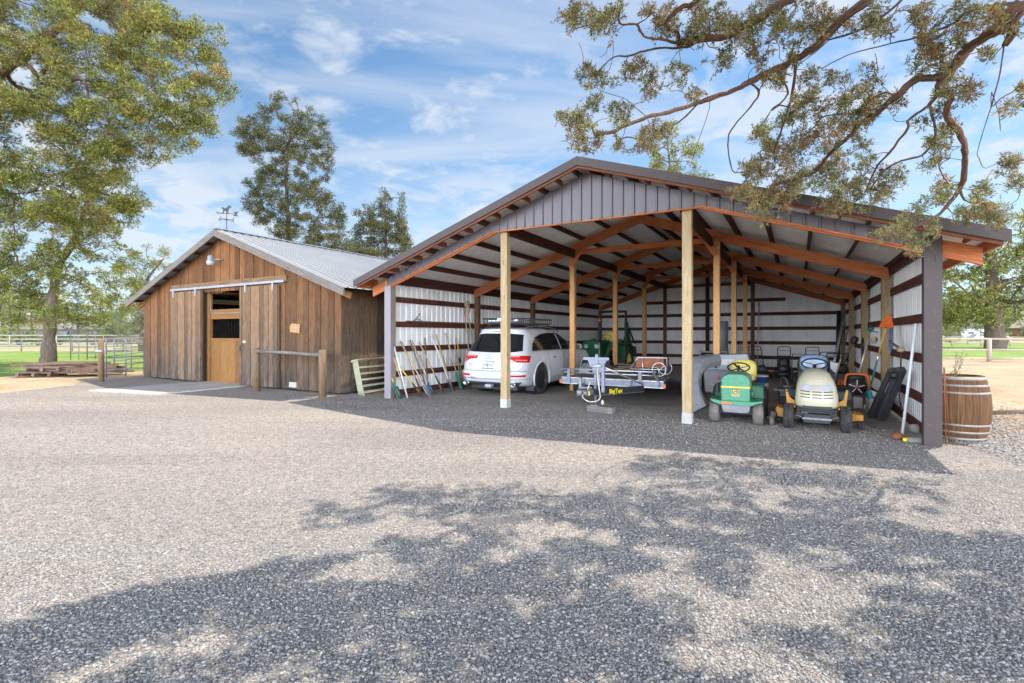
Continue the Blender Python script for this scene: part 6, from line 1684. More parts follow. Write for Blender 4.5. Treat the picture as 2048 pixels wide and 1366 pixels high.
def make_tree(name, label, trunk, clumps, size, dens, leaf, bark='bark', rbase=.3, rmin=.012, seed=1, group=None, cat='tree', flat=.7, extra_twigs=0, tuft=8, step=.8, power=.5, fill=.45, spread=.7):
    base = Vector(trunk[0]); t = thing(name, label, cat, base, 0, group)
    nodes = []; chain_nodes([Vector(p) - base for p in trunk], None, nodes)
    nodes = [(p, max(q, 0)) for p, q in nodes]
    loc = [(c[0] - base.x, c[1] - base.y, c[2] - base.z, c[3]) for c in clumps]
    rnd = random.Random(seed + 5)
    tg = [c[:3] for c in loc]
    for _ in range(extra_twigs):
        c = rnd.choice(loc); d = Vector((rnd.gauss(0, 1), rnd.gauss(0, 1), rnd.gauss(0, .7))) * c[3]; tg.append((c[0] + d.x, c[1] + d.y, c[2] + d.z))
    P, par = skeleton(nodes, tg, seed=seed, step=step)
    mb = limbs_mesh(P, par, rbase, rmin, ntr=len(trunk), lim=rbase * .2)
    mb.build('trunk', MAT[bark], t)
    V, F = foliage(loc, size, dens, seed, flat, tuft, spread, fill)
    o = npmesh('crown', V, F, MAT[leaf]); o.parent = t
    return t
def envelope(base, H, R, z0, n, seed, shape='round', rc=(.08, .16), lean=(0, 0), spires=0):
    rnd = random.Random(seed); out = []
    ph = [rnd.uniform(0, 6.28) for _ in range(3)]
    for i in range(n):
        u = rnd.random() ** .8; z = z0 + (H - z0) * u
        if shape == 'round': w = math.sin(PI * min(1, .12 + .86 * u)) ** .7
        elif shape == 'cone': w = (1 - u) ** .85 + .03
        else: w = (1 - u ** 2.2) * .9 + .08
        a = rnd.uniform(0, 2 * PI); k = rnd.random() ** .45
        lob = 1 + .28 * math.sin(2 * a + ph[0] + 5 * u) + .18 * math.sin(3 * a + ph[1] - 7 * u)
        rr = R * w * k * lob
        out.append((base[0] + rr * math.cos(a) + lean[0] * u, base[1] + rr * math.sin(a) + lean[1] * u, base[2] + z, R * rnd.uniform(*rc) * (.6 + .6 * w) * 1.6))
    return out
def pxclumps(rows, Y, dY, n, rr, seed):
    """rows (py, px0, px1): clumps spread over a crown's measured outline at depth Y, with depth dY"""
    rnd = random.Random(seed); out = []
    rows = sorted(rows); tot = 0; w = []
    for i in range(len(rows) - 1):
        a = (rows[i + 1][0] - rows[i][0]) * ((rows[i][2] - rows[i][1]) + (rows[i + 1][2] - rows[i + 1][1])) / 2; w.append(a); tot += a
    for _ in range(n):
        i = rnd.choices(range(len(w)), w)[0]; k = rnd.random()
        py = rows[i][0] + k * (rows[i + 1][0] - rows[i][0]); x0 = rows[i][1] + k * (rows[i + 1][1] - rows[i][1]); x1 = rows[i][2] + k * (rows[i + 1][2] - rows[i][2])
        f = rnd.random(); px = x0 + (x1 - x0) * f
        thick = dY * math.sqrt(max(.05, 1 - (2 * f - 1) ** 2))
        y = Y + rnd.uniform(-1, 1) * thick
        r = rnd.uniform(*rr)
        p = PT(px, py, Y); out.append((p.x * y / Y if False else p.x, y, p.z, r))
    return out

# big juniper standing left, its trunk in view
tb = GP(97, 727)
rows = [(330, 60, 200), (380, 40, 262), (400, 60, 275), (430, 60, 265), (470, 40, 240), (500, 20, 240), (540, 0, 235), (580, -10, 255), (610, 20, 262), (640, 20, 200), (655, 140, 245)]
cl = pxclumps(rows, 25.8, 3.2, 270, (.20, .46), 3) + pxclumps([(520, -60, 60), (600, -50, 30), (640, -60, 10)], 24.5, 2, 16, (.3, .6), 4)
cl = [c for c in cl if not (c[1] < 26.5 and abs(c[0] - tb.x) < .8 and c[2] < 3.6)]
trunk = [tb, tb + Vector((.02, 0, 1.0)), tb + Vector((.05, 0, 2.1)), PT(106, 590, 25.9), PT(116, 540, 25.8), PT(140, 495, 25.8), PT(160, 450, 25.8), PT(176, 400, 25.9), PT(170, 330, 25.9)]
t = make_tree('juniper_tree', 'juniper with thick furrowed trunk on the lawn left of the barn', trunk, cl, .09, 4.0, 'leaf_juniper', rbase=.31, rmin=.014, seed=2, extra_twigs=60, tuft=9)
# the great crown reaching in from the left
rows = [(-160, -250, 300), (-60, -220, 330), (0, -200, 305), (30, -200, 330), (70, -180, 425), (110, -180, 405), (150, -180, 446), (200, -150, 430), (240, -150, 400), (280, -120, 340), (310, -100, 240), (350, -100, 190), (400, -60, 185), (440, -60, 150), (470, -20, 40)]
cl = pxclumps(rows, 21.5, 3.4, 820, (.24, .60), 9)
for (px, py, r) in [(436, 60, .3), (440, 85, .28), (425, 100, .25), (415, 60, .22), (395, 40, .25), (450, 155, .28), (440, 205, .25), (420, 240, .25), (390, 285, .3), (340, 305, .4), (330, 320, .25), (320, 20, .3), (345, 30, .35), (400, 160, .4), (410, 120, .35), (375, 260, .35), (255, 300, .35), (300, 280, .4), (270, 90, .5), (215, 350, .2), (205, 330, .2)]:
    p = PT(px, py, 21.5); cl.append((p.x, p.y, p.z, r))
trunk = [Vector((-31.5, 22, 0)), Vector((-31, 22, 2.5)), Vector((-30, 21.8, 5)), Vector((-28, 21.6, 8)), PT(-80, 220, 21.5), PT(20, 130, 21.4), PT(110, 60, 21.4), PT(170, 0, 21.5)]
make_tree('juniper_tree', 'huge spreading juniper whose crown fills the upper left of the view', trunk, cl, .078, 3.9, 'leaf_juniper', 'bark_red', rbase=.5, rmin=.018, seed=8, extra_twigs=140, tuft=9)

# trees behind the barn and the shed
rows = [(215, 568, 590), (228, 560, 640), (245, 488, 656), (275, 476, 655), (300, 480, 668), (330, 508, 668), (350, 520, 655), (362, 530, 630), (378, 498, 645), (400, 492, 680), (430, 505, 684), (460, 530, 690), (480, 550, 700), (505, 560, 760), (540, 560, 760)]
cl = pxclumps(rows, 38, 3.0, 780, (.18, .46), 21)
trunk = [Vector((-17.3, 38, 0)), Vector((-17.2, 38, 3)), PT(577, 480, 38), PT(575, 420, 38), PT(573, 350, 38), PT(577, 290, 38), PT(585, 240, 38)]
make_tree('pine_tree', 'tall ragged dark tree standing alone behind the barn roof', trunk, cl, .10, 3.2, 'leaf_dark', 'bark_dark', rbase=.24, rmin=.02, seed=22, extra_twigs=50, spread=1.3)
rows = [(385, 766, 776), (410, 760, 782), (430, 715, 790), (450, 716, 812), (480, 712, 818), (510, 700, 828), (540, 690, 835)]
cl = pxclumps(rows, 42, 2.6, 380, (.18, .42), 31) + [(PT(803, y, 42).x, 42, PT(803, y, 42).z, .28 + (y - 385) * .004) for y in range(388, 480, 9)] + [(PT(744, y, 42).x, 42, PT(744, y, 42).z, .26) for y in range(412, 470, 10)]
make_tree('juniper_tree', 'dark juniper with two pointed tops behind the roof valley', [Vector((-11, 42, 0)), PT(770, 600, 42), PT(772, 500, 42), PT(771, 430, 42), PT(771, 395, 42)], cl, .10, 3.2, 'leaf_dark', 'bark_dark', rbase=.2, rmin=.02, seed=32, extra_twigs=30)
rows = [(250, 1322, 1330), (285, 1312, 1350), (300, 1305, 1400), (330, 1300, 1410), (360, 1300, 1420), (400, 1300, 1420)]
cl = pxclumps(rows, 32, 2.0, 110, (.2, .42), 41)
make_tree('juniper_tree', 'small pale green treetop rising behind the shed ridge', [Vector((10.5, 32, 0)), PT(1350, 560, 32), PT(1345, 400, 32), PT(1335, 290, 32)], cl, .10, 3.4, 'leaf_juniper', rbase=.2, rmin=.018, seed=42, extra_twigs=20)
rows = [(490, 330, 336), (515, 265, 345), (540, 255, 345), (575, 240, 330), (610, 235, 320), (650, 240, 320), (690, 250, 320)]
cl = pxclumps(rows, 44, 2.5, 90, (.25, .55), 51)
make_tree('juniper_tree', 'pale feathery juniper just left of the barn eave', [GP(285, 703), PT(285, 640, 43.5), PT(288, 570, 44), PT(325, 520, 44)], cl, .12, 2.8, 'leaf_grey', rbase=.3, rmin=.02, seed=52, extra_twigs=30)
# the big tree on the right lawn
fb = GP(1991, 697)
rows = [(388, 1970, 1980), (420, 1960, 1992), (450, 1945, 2010), (480, 1905, 2075), (510, 1895, 2110), (540, 1885, 2130), (570, 1880, 2130), (600, 1885, 2130), (625, 1885, 2110), (645, 1900, 2080)]
cl = pxclumps(rows, fb.y, 6, 210, (.5, 1.25), 61)
cl = [c for c in cl if not (abs(c[0] - fb.x) < 1.6 and c[2] < 4.2 and c[1] < fb.y + 1)]
make_tree('juniper_tree', 'broad old juniper with thick trunk on the right lawn', [fb, fb + Vector((-.1, 0, 2)), PT(1988, 610, fb.y), PT(1984, 560, fb.y), PT(1980, 500, fb.y), PT(1976, 420, fb.y)], cl, .28, 3.2, 'leaf_juniper', rbase=.95, rmin=.04, seed=62, extra_twigs=50)

# tree tops and shrubs along the horizon: three kinds, each built once and copied
def proto(kind, seed):
    if kind == 0: cl = envelope((0, 0, 0), 9, 4.6, 1.6, 46, seed); lf_ = 'leaf_bright'; H = 9
    elif kind == 1: cl = envelope((0, 0, 0), 11, 4.0, 1.2, 50, seed, 'oval'); lf_ = 'leaf_juniper'; H = 11
    elif kind == 2: cl = envelope((0, 0, 0), 8, 3.4, .3, 60, seed, 'cone'); lf_ = 'leaf_blue'; H = 8
    elif kind == 3: cl = envelope((0, 0, 0), 2.6, 2.4, .2, 26, seed); lf_ = 'leaf_bright'; H = 2.6
    else: cl = envelope((0, 0, 0), 10, 5.2, 1.0, 46, seed); lf_ = 'leaf_grey'; H = 10
    nm = ['leafy_tree', 'juniper_tree', 'spruce_tree', 'shrub', 'leafy_tree'][kind]
    return make_tree(nm, 'x', [Vector((0, 0, 0)), Vector((.1, 0, H * .3)), Vector((0, .1, H * .6)), Vector((0, 0, H * .85))], cl, .30 if kind != 3 else .16, 2.6, lf_, rbase=.28, rmin=.03, seed=seed, tuft=6, cat='tree' if kind != 3 else 'shrub')
PRO = {k: proto(k, 70 + k) for k in range(5)}
used_ = set()
BGT = [  # px, Y, kind, scale, label
    (20, 78, 1, 0.85, 'dark juniper at the far left edge beyond the pipe fence'), (62, 74, 1, 0.8, 'dark juniper left of the low grey house'), (225, 84, 0, 0.62, 'bright bushy tree between the trunk and the blue spruce'),
    (155, 80, 2, 0.95, 'blue grey spruce beyond the lawn'), (126, 88, 4, 0.66, 'pale leafy tree behind the low grey house'), (262, 96, 4, 0.7, 'pale leafy tree close to the barn corner'), (240, 86, 3, 1.0, 'round bright shrub by the pale leafy tree'),
    (38, 70, 3, 1.0, 'round green shrub before the far left juniper'), (92, 96, 0, 0.95, 'tall leafy tree behind the house roof'), (200, 110, 1, 1.05, 'dark juniper behind the blue spruce'), (-40, 82, 4, 0.9, 'pale leafy tree beyond the left edge'), (5, 100, 1, 1.1, 'tall dark juniper behind the far left edge'),
    (185, 72, 3, .8, 'low shrub in front of the blue spruce'), (110, 70, 3, .7, 'low green shrub before the low grey house'), (75, 66, 3, .6, 'small green shrub at the house corner'), (285, 84, 1, .8, 'dark juniper touching the barn edge'),
    (1893, 98, 0, 0.9, 'bright leafy tree just right of the brown corner post'), (1918, 105, 4, 1.0, 'pale tall tree left of the big lawn juniper'), (1945, 118, 0, 1.1, 'leafy tree directly behind the white camper'), (2030, 130, 1, 1.25, 'tall juniper behind the brown barn'), (2062, 112, 4, 1.1, 'pale tree beyond the right edge'),
    (1905, 130, 1, 1.25, 'dark juniper far behind the bright leafy tree'), (1975, 135, 4, 1.2, 'pale tree far behind the big lawn juniper'), (1900, 90, 3, .8, 'low shrub beyond the far rail fence'), (2005, 128, 0, 1.0, 'leafy tree by the brown barn gable')]
rnd = random.Random(4)
for px, Y, k, s, lb in BGT:
    o = PRO[k] if k not in used_ else copy_tree(PRO[k])
    used_.add(k)
    o.location = ((px - CX) / FPX * Y, Y, 0); o.rotation_euler = (0, 0, rnd.uniform(0, 6.28)); o.scale = (s * rnd.uniform(.9, 1.15), s * rnd.uniform(.9, 1.15), s)
    tag(o, lb, None, 'trees and shrubs along the horizon')
# a wood far off that reads as one mass
wood_cl = []
for i in range(420):
    a = rnd.uniform(-1.25, 1.25); d = rnd.uniform(150, 175); h = rnd.uniform(1, 9) * (1 + .3 * math.sin(a * 17))
    wood_cl.append((d * math.sin(a) * 1.5, d * (.55 + .45 * math.cos(a)), h, rnd.uniform(2, 4.2)))
V_, F_ = foliage(wood_cl, .8, 1.6, 91, .8, 6)
tag(npmesh('distant_wood', V_, F_, MAT['leaf_dark']), 'far wood along the horizon', 'wood', kind='stuff')
# distant hills
mb = MB(); vs = []; N = 120
for i in range(N + 1):
    a = -1.5 + 3.0 * i / N; h = 9 + 4 * math.sin(i * .21) + 3 * math.sin(i * .53 + 1)
    for (d, hh) in ((520, -1), (600, h), (800, h * .7)): vs.append((d * math.sin(a), d * math.cos(a), hh))
mb.add(vs, [(i * 3 + j, i * 3 + 3 + j, i * 3 + 4 + j, i * 3 + 1 + j) for i in range(N) for j in (0, 1)], None, True)
tag(mb.build('hills', MAT['leaf_grey']), kind='structure')

# ---------------------------------------------------------------- the juniper whose limbs hang into view at upper right
def Z(x, y): return (x / 2.1603 + 1100, y / 2.1603)
def depth(px, py):
    d = np.interp(px, [1130, 1300, 1480, 1620, 1800, 1950, 2048], [5.75, 5.6, 5.7, 5.55, 5.05, 4.75, 4.55])
    return d + 1.15 * max(0, min(1, (py - 190) / 170)) * max(0, min(1, (px - 1290) / 150)) * (0.8 if px > 1750 else 1) - 0.35 * max(0, (120 - py) / 120)
def zp(x, y, dy=0.0):
    px, py = Z(x, y); Y = depth(px, py) + dy; return PT(px, py, Y)
TB = Vector((7.6, 4.6, 0))
nodes = []
tr_idx = chain_nodes([TB, TB + Vector((.02, 0, 1.2)), TB + Vector((-.05, .05, 2.6)), TB + Vector((-.2, 0, 4.0)), TB + Vector((-.55, -.1, 5.2)), TB + Vector((-1.0, -.2, 6.4)), TB + Vector((-1.3, -.2, 7.6)), TB + Vector((-1.5, -.3, 8.8))], None, nodes)
l1 = chain_nodes([Vector((6.6, 4.55, 4.55)), Vector((5.7, 4.5, 4.62)), zp(2040, 40), zp(1940, 125), zp(1850, 190), zp(1780, 250), zp(1720, 310)], tr_idx[3], nodes)
a1 = chain_nodes([zp(1640, 330), zp(1560, 365), zp(1480, 430), zp(1400, 500), zp(1340, 545), zp(1280, 600), zp(1210, 680), zp(1140, 740), zp(1070, 780), zp(1000, 795)], l1[-1], nodes)
b1 = chain_nodes([zp(1700, 380), zp(1640, 450), zp(1590, 490), zp(1540, 520)], l1[-1], nodes)
b2 = chain_nodes([zp(1655, 540, -.1), zp(1645, 610, -.1), zp(1590, 665, -.1), zp(1530, 690, -.1), zp(1440, 750), zp(1385, 830), zp(1375, 940)], b1[1], nodes)
c1 = chain_nodes([zp(1715, 420, -.2), zp(1730, 490, -.2), zp(1775, 560, -.2), zp(1800, 620, -.2), zp(1795, 700, -.15), zp(1760, 790, -.1), zp(1700, 885, 0), zp(1640, 950), zp(1560, 1000)], b1[0], nodes)
chain_nodes([zp(1770, 810), zp(1785, 870), zp(1860, 880)], c1[5], nodes)
chain_nodes([zp(1965, 190, -.15), zp(1940, 330, -.2), zp(1885, 460, -.2), zp(1872, 560, -.2), zp(1850, 650, -.2), zp(1830, 690, -.2)], l1[2], nodes)
chain_nodes([zp(1915, 400, -.2), zp(1950, 500, -.2), zp(1975, 570, -.2)], len(nodes) - 4, nodes)
l2 = chain_nodes([Vector((6.5, 4.6, 5.6)), Vector((5.3, 4.9, 5.75)), Vector((4.3, 5.0, 5.4)), zp(1380, 0), zp(1250, 100), zp(1140, 190), zp(1060, 250), zp(980, 300), zp(880, 350), zp(780, 385), zp(700, 415), zp(620, 450), zp(520, 492), zp(430, 497), zp(340, 545), zp(270, 568), zp(200, 572)], tr_idx[4], nodes)
chain_nodes([zp(370, 455), zp(320, 420), zp(230, 395), zp(180, 370)], l2[13], nodes)
chain_nodes([zp(690, 470), zp(650, 580), zp(625, 650), zp(600, 720)], l2[10], nodes)
chain_nodes([zp(660, 430), zp(560, 520), zp(520, 560)], l2[10], nodes)
chain_nodes([zp(910, 410), zp(850, 490), zp(770, 570), zp(770, 640), zp(795, 710)], l2[8], nodes)
chain_nodes([zp(1030, 400), zp(960, 470), zp(900, 560), zp(850, 610)], l2[7], nodes)
chain_nodes([zp(1045, 410), zp(1015, 520), zp(985, 620), zp(960, 680)], l2[6], nodes)
l3 = chain_nodes([Vector((5.2, 5.0, 6.0)), Vector((4.2, 5.1, 5.9)), zp(1010, 10), zp(840, 100), zp(760, 150), zp(650, 185), zp(560, 185), zp(480, 165), zp(420, 140), zp(380, 100)], l2[1], nodes)
chain_nodes([zp(590, 195), zp(480, 205), zp(400, 225), zp(330, 250), zp(260, 265), zp(200, 300)], l3[5], nodes)
chain_nodes([zp(1500, 20, .1), zp(1350, 110, .1), zp(1200, 185, .1), zp(1080, 260, .1), zp(960, 320, .1), zp(980, 380, .1)], l2[2], nodes)
chain_nodes([zp(1900, 20, .2), zp(1760, 100, .2), zp(1620, 150, .2), zp(1450, 190, .2), zp(1300, 240, .2), zp(1180, 290, .2)], l1[1], nodes)
chain_nodes([zp(1550, 540), zp(1460, 650), zp(1400, 740), zp(1330, 850), zp(1260, 900), zp(1235, 990)], b1[3], nodes)
chain_nodes([zp(1380, 480, .2), zp(1200, 495, .2), zp(1130, 540, .2), zp(1080, 600, .2)], a1[2], nodes)
rj = random.Random(6)
nodes = [(p + Vector((rj.uniform(-.03, .03), rj.uniform(-.05, .05), rj.uniform(-.03, .03))), max(q, 0)) for p, q in nodes]
nfix = len(nodes)
CLZ = [(150, 50, 90), (250, 90, 70), (100, 80, 50), (160, 340, 58), (205, 325, 45), (110, 520, 66), (160, 560, 60), (130, 620, 48), (60, 500, 30), (210, 600, 38), (295, 625, 26), (400, 300, 58), (440, 390, 42), (560, 320, 55), (620, 400, 36),
       (540, 60, 55), (520, 130, 48), (600, 150, 55), (640, 20, 50), (700, 100, 76), (780, 160, 76), (740, 280, 50), (760, 60, 56), (860, 130, 76), (920, 60, 66), (1000, 130, 76), (1080, 80, 76), (900, 240, 56), (1040, 220, 56), (960, 350, 46),
       (1160, 80, 66), (1180, 150, 56), (1260, 100, 52), (1400, 60, 56), (1440, 120, 46), (1600, 60, 66), (1660, 130, 76), (1700, 230, 80), (1760, 160, 60), (1780, 60, 60), (1860, 60, 66), (1960, 40, 76), (1640, 200, 56), (1880, 230, 36), (2000, 120, 46),
       (1100, 430, 52), (1080, 500, 46), (1150, 390, 46), (1240, 330, 46), (1300, 420, 66), (1380, 340, 52), (1280, 470, 50), (1420, 420, 46), (1350, 500, 56), (1250, 560, 56), (930, 560, 36), (940, 620, 46), (1000, 680, 76), (1060, 640, 66), (1110, 600, 56),
       (1150, 560, 46), (900, 720, 56), (860, 760, 56), (960, 800, 76), (1060, 780, 76), (1150, 760, 66), (820, 820, 56), (900, 870, 56), (1000, 870, 50), (1220, 800, 76), (1300, 830, 76), (1380, 850, 66), (1250, 700, 56), (1340, 640, 52), (1440, 820, 46),
       (1380, 720, 46), (1200, 640, 56), (1300, 560, 52), (930, 930, 36), (1230, 900, 36), (1500, 760, 46), (1680, 650, 56), (1660, 600, 36), (1640, 700, 36), (440, 550, 46), (380, 620, 46), (480, 570, 36), (430, 600, 46), (520, 560, 26),
       (1720, 830, 46), (1680, 860, 46), (1860, 870, 46), (1880, 900, 36), (1820, 910, 56), (1780, 930, 36), (1940, 960, 26), (1600, 880, 36), (1560, 940, 46), (1500, 1000, 56), (1420, 1010, 36), (1640, 980, 46), (1540, 1010, 46), (2040, 375, 14), (300, 30, 40), (420, 40, 30)]
rnd = random.Random(17)
ocl = []; spr = []
for x, y, r in CLZ:
    px, py = Z(x, y); rm = r / 2.16 / FPX * depth(px, py)
    for k in range(5):      # drooping sprays that sweep down and away from the limb
        a = rnd.uniform(0, 6.28); q = rnd.random() ** .5 * rm * .8
        c0 = zp(x, y, rnd.uniform(-.3, .35)) + Vector((math.cos(a) * q, 0, math.sin(a) * q))
        dd = Vector((rnd.uniform(-1.2, .5), rnd.uniform(-.7, .7), rnd.uniform(-1.1, .45))).normalized(); Ls = rm * rnd.uniform(.8, 1.5)
        spr.append((c0 - dd * Ls * .3, c0 + dd * Ls * .7))
        for j in range(5):
            t_ = j / 4; ocl.append((*(c0 + dd * Ls * (t_ - .3) + Vector((0, 0, -.12 * Ls * t_ * t_))), rm * (.26 - .15 * t_) * rnd.uniform(.8, 1.2)))
    for k in range(3):
        a = rnd.uniform(0, 6.28); q = rnd.random() ** .5 * rm * .95
        p = zp(x, y, rnd.uniform(-.35, .4)) + Vector((math.cos(a) * q, 0, math.sin(a) * q)); ocl.append((*p, rm * rnd.uniform(.22, .40)))
for q_ in range(len(tr_idx) + 2, nfix):
    p_ = nodes[q_][0]
    if p_.y > 0 and abs(p_.x / p_.y) < 1.1:
        for k in range(2):
            if rnd.random() < .16:
                o_ = p_ + Vector((rnd.gauss(0, .16), rnd.gauss(0, .2), rnd.gauss(-.02, .15)))
                for j in range(4): ocl.append((o_.x - .05 * j * rnd.random(), o_.y + rnd.gauss(0, .05), o_.z - .035 * j, rnd.uniform(.045, .10)))
nv0 = len(ocl)
# the crown overhead, known from the shade it throws on the gravel
SH = [(0, 1285, 60), (80, 1262, 60), (160, 1245, 60), (250, 1225, 60), (340, 1208, 60), (430, 1190, 60), (520, 1165, 50), (600, 1150, 45), (620, 1190, 60), (500, 1215, 60), (380, 1240, 60), (250, 1262, 60), (120, 1295, 60), (20, 1320, 50), (700, 1205, 50), (640, 1240, 60), (560, 1250, 60),
      (760, 1245, 55), (830, 1215, 50), (850, 1160, 42), (840, 1120, 40), (800, 1095, 34), (900, 1230, 60), (880, 1280, 60), (960, 1260, 60), (640, 1290, 40), (420, 1350, 60), (300, 1362, 50), (740, 1350, 60), (840, 1330, 50), (960, 1330, 60), (1040, 1300, 60), (1100, 1285, 60), (1000, 1200, 50), (1080, 1245, 50), (1150, 1250, 55), (1180, 1310, 60),
      (1240, 1340, 60), (1080, 1350, 60), (1150, 1185, 50), (1220, 1200, 50), (1290, 1230, 45), (1260, 1135, 50), (1200, 1120, 50), (1150, 1100, 45), (1100, 1125, 45), (1280, 1050, 45), (1220, 1050, 45), (1180, 1010, 40), (960, 1095, 40), (1000, 1080, 40), (920, 1150, 40), (1340, 1280, 50), (1300, 1350, 50),
      (1640, 960, 34), (1560, 960, 34), (1600, 1010, 34), (1700, 1010, 40), (1560, 1065, 50), (1620, 1060, 50), (1500, 1050, 40), (1680, 1060, 45), (1420, 1030, 36), (1360, 1010, 36), (1850, 1085, 45), (1900, 1100, 50), (1960, 1110, 50), (2010, 1150, 60), (1950, 1180, 60), (1890, 1215, 55), (2030, 1090, 50), (1830, 1180, 40), (1880, 1270, 60), (1960, 1260, 60), (2030, 1250, 60),
      (1800, 1250, 50), (1850, 1320, 60), (1950, 1340, 60), (1740, 1330, 50), (1660, 1290, 40), (1780, 1120, 45), (1800, 1060, 40), (1460, 1100, 36), (1400, 1140, 40), (1480, 1160, 36), (1380, 1080, 40), (2040, 1340, 60), (1560, 1290, 34), (-80, 1330, 70), (-180, 1360, 80), (-60, 1420, 90), (120, 1450, 90), (400, 1460, 90), (700, 1450, 90), (1000, 1450, 90), (1300, 1450, 90), (1600, 1430, 80), (1850, 1440, 90), (2100, 1300, 80), (2140, 1200, 70), (2120, 1120, 60),
      (1240, 1260, 40), (1000, 1150, 36), (1060, 1170, 36)]
for px, py, r in SH:
    g = GP(px, py); z = (1.55 + .76 * g.y) / .82 + rnd.uniform(.25, 1.0)
    c = Vector((g.x + .46 * z, g.y + .236 * z, z)); rm = r / FPX * g.y * 1.15
    for k in range(3):
        a = rnd.uniform(0, 6.28); q = rnd.random() ** .5 * rm * .8
        for j in range(3):
            ocl.append((c.x + math.cos(a) * q + rnd.gauss(0, rm * .45), c.y + math.sin(a) * q * .8 + rnd.gauss(0, rm * .4), c.z + rnd.uniform(-.25, .3), rm * rnd.uniform(.38, .62)))
ot = thing('juniper_tree', 'overhanging juniper with reddish limbs reaching over the shed from the right', 'tree', TB)
nodes = [(p - TB, q) for p, q in nodes]
loc = [(c[0] - TB.x, c[1] - TB.y, c[2], c[3]) for c in ocl]
tg = [c[:3] for i_, c in enumerate(loc) if i_ >= nv0 or i_ % 4 == 0] + [((q - TB).x, (q - TB).y, (q - TB).z) for sp_ in spr for q in sp_]
for _ in range(1500):
    c = rnd.choice(loc[:nv0]); d = Vector((rnd.gauss(0, 1), rnd.gauss(0, 1), rnd.gauss(-.3, .9))) * c[3] * 1.7; tg.append((c[0] + d.x, c[1] + d.y, c[2] + d.z))
P, par = skeleton(nodes, tg, seed=19, step=.22, wob=.05)
limbs_mesh(P, par, .36, .0035, seg=5, ntr=len(tr_idx), lim=.045, frac=.22).build('trunk', MAT['bark_red'], ot)
nv = nv0
V1, F1 = foliage(loc[:nv], .032, 5.0, 23, .95, 9, .75, .6, (.09, .17))
V2, F2 = foliage(loc[nv:], .05, 4.0, 24, .6, 9, .9, .6, (.20, .32))
o = npmesh('crown', np.vstack([V1, V2]), np.vstack([F1, F2 + len(V1)]), MAT['leaf_over']); o.parent = ot

# ---------------------------------------------------------------- rails, gates, posts
def hitch():
    a, b_ = GP(513, 783), GP(645, 796); d = b_ - a
    t = thing('hitching_rail', 'log hitching rail of two posts standing before the barn wall', 'hitching rail', a, math.atan2(d.y, d.x)); L = d.length
    for x in (0, L):
        mb = MB(); mb.tube([(x, 0, -.05), (x, 0, 1.14), (x, 0, 1.17)], [.095, .09, .07], 14); mb.build('post', MAT['log_post'], t)
    mb = MB(); mb.tube([(.02, -.02, 1.09), (L * .5, 0, 1.075), (L + .02, .02, 1.04)], [.05, .045, .05], 10); mb.build('rail', MAT['grey_wood'], t)
hitch()
gp_ = GP(202, 764)
gpt = thing('gate_post', 'round wooden gate post at the gravel edge left of the barn', 'post', gp_)
mb = MB(); mb.tube([(0, 0, -.05), (0, 0, 1.33), (0, 0, 1.36)], [.085, .08, .06], 14); mb.build('post_log', MAT['log_post'], gpt)
mb = MB(); mb.b(-.10, .10, -.11, -.07, .98, 1.04); mb.build('hinge', MAT['galv'], gpt)
def pipe_panel(a, b_, H, rails, label, group, feet=True, r=.022):
    a, b_ = Vector(a), Vector(b_); d = b_ - a; L = d.length
    t = thing('pipe_gate', label, 'gate panel', (a.x, a.y, 0), math.atan2(d.y, d.x), group)
    mb = MB(); mb.tube([(0, 0, .0 if feet else .2), (0, 0, H), (L, 0, H), (L, 0, .0 if feet else .2)], r * 1.2, 8); mb.build('frame', MAT['pipe_steel'], t)
    for z in rails: mb = MB(); mb.tube([(0, 0, z), (L, 0, z)], r, 6); mb.build('rail', MAT['pipe_steel'], t)
    for x in ((.5,) if L < 5 else (.33, .66)): mb = MB(); mb.tube([(L * x, 0, .0 if feet else .2), (L * x, 0, H)], r, 6); mb.build('upright', MAT['pipe_steel'], t)
    return t
RL = (.25, .48, .72, .96, 1.2)
pipe_panel(PT(212, 700, 17.4), PT(288, 700, 18.9), 1.38, RL, 'steel pipe gate between the wooden gate post and the barn', 'steel pipe gates and panels')
pipe_panel(PT(228, 700, 19.5), PT(292, 700, 23), 1.38, RL, 'second steel pipe gate standing behind the first by the barn', 'steel pipe gates and panels')
pipe_panel(PT(141, 700, 29), PT(174, 700, 29.5), 1.55, (.4, .75, 1.15), 'steel pipe panel just right of the juniper trunk', 'steel pipe gates and panels')
pipe_panel(PT(174.5, 700, 29.5), PT(206, 700, 30), 1.55, (.4, .75, 1.15), 'steel pipe panel behind the wooden gate post', 'steel pipe gates and panels')
def rail_fence(name, label, pts, zs, r, mat, posth, pr, group=None, square=False):
    t = thing(name, label, 'fence', (pts[0][0], pts[0][1], 0), 0, group); o = Vector((pts[0][0], pts[0][1], 0))
    Q = [Vector((p[0], p[1], 0)) - o for p in pts]
    for q in Q:
        mb = MB()
        if square: mb.b(q.x - pr, q.x + pr, q.y - pr, q.y + pr, -.05, posth)
        else: mb.tube([q + Vector((0, 0, -.05)), q + Vector((0, 0, posth))], pr, 8)
        mb.build('post', MAT[mat], t)
    for i in range(len(Q) - 1):
        for z in zs: mb = MB(); mb.tube([Q[i] + Vector((0, 0, z)), Q[i + 1] + Vector((0, 0, z + random.uniform(-.015, .015)))], r, 6); mb.build('rail', MAT[mat], t)
    return t
rail_fence('wooden_fence', 'three rail peeled log fence between the sand and the right lawn', [(20.3, 28.6), (23.9, 28.2), (26.95, 27.9), (30.0, 27.7), (33.1, 27.5), (36.2, 27.3)], (.16, .66, 1.27), .058, 'rail_wood', 1.30, .11)
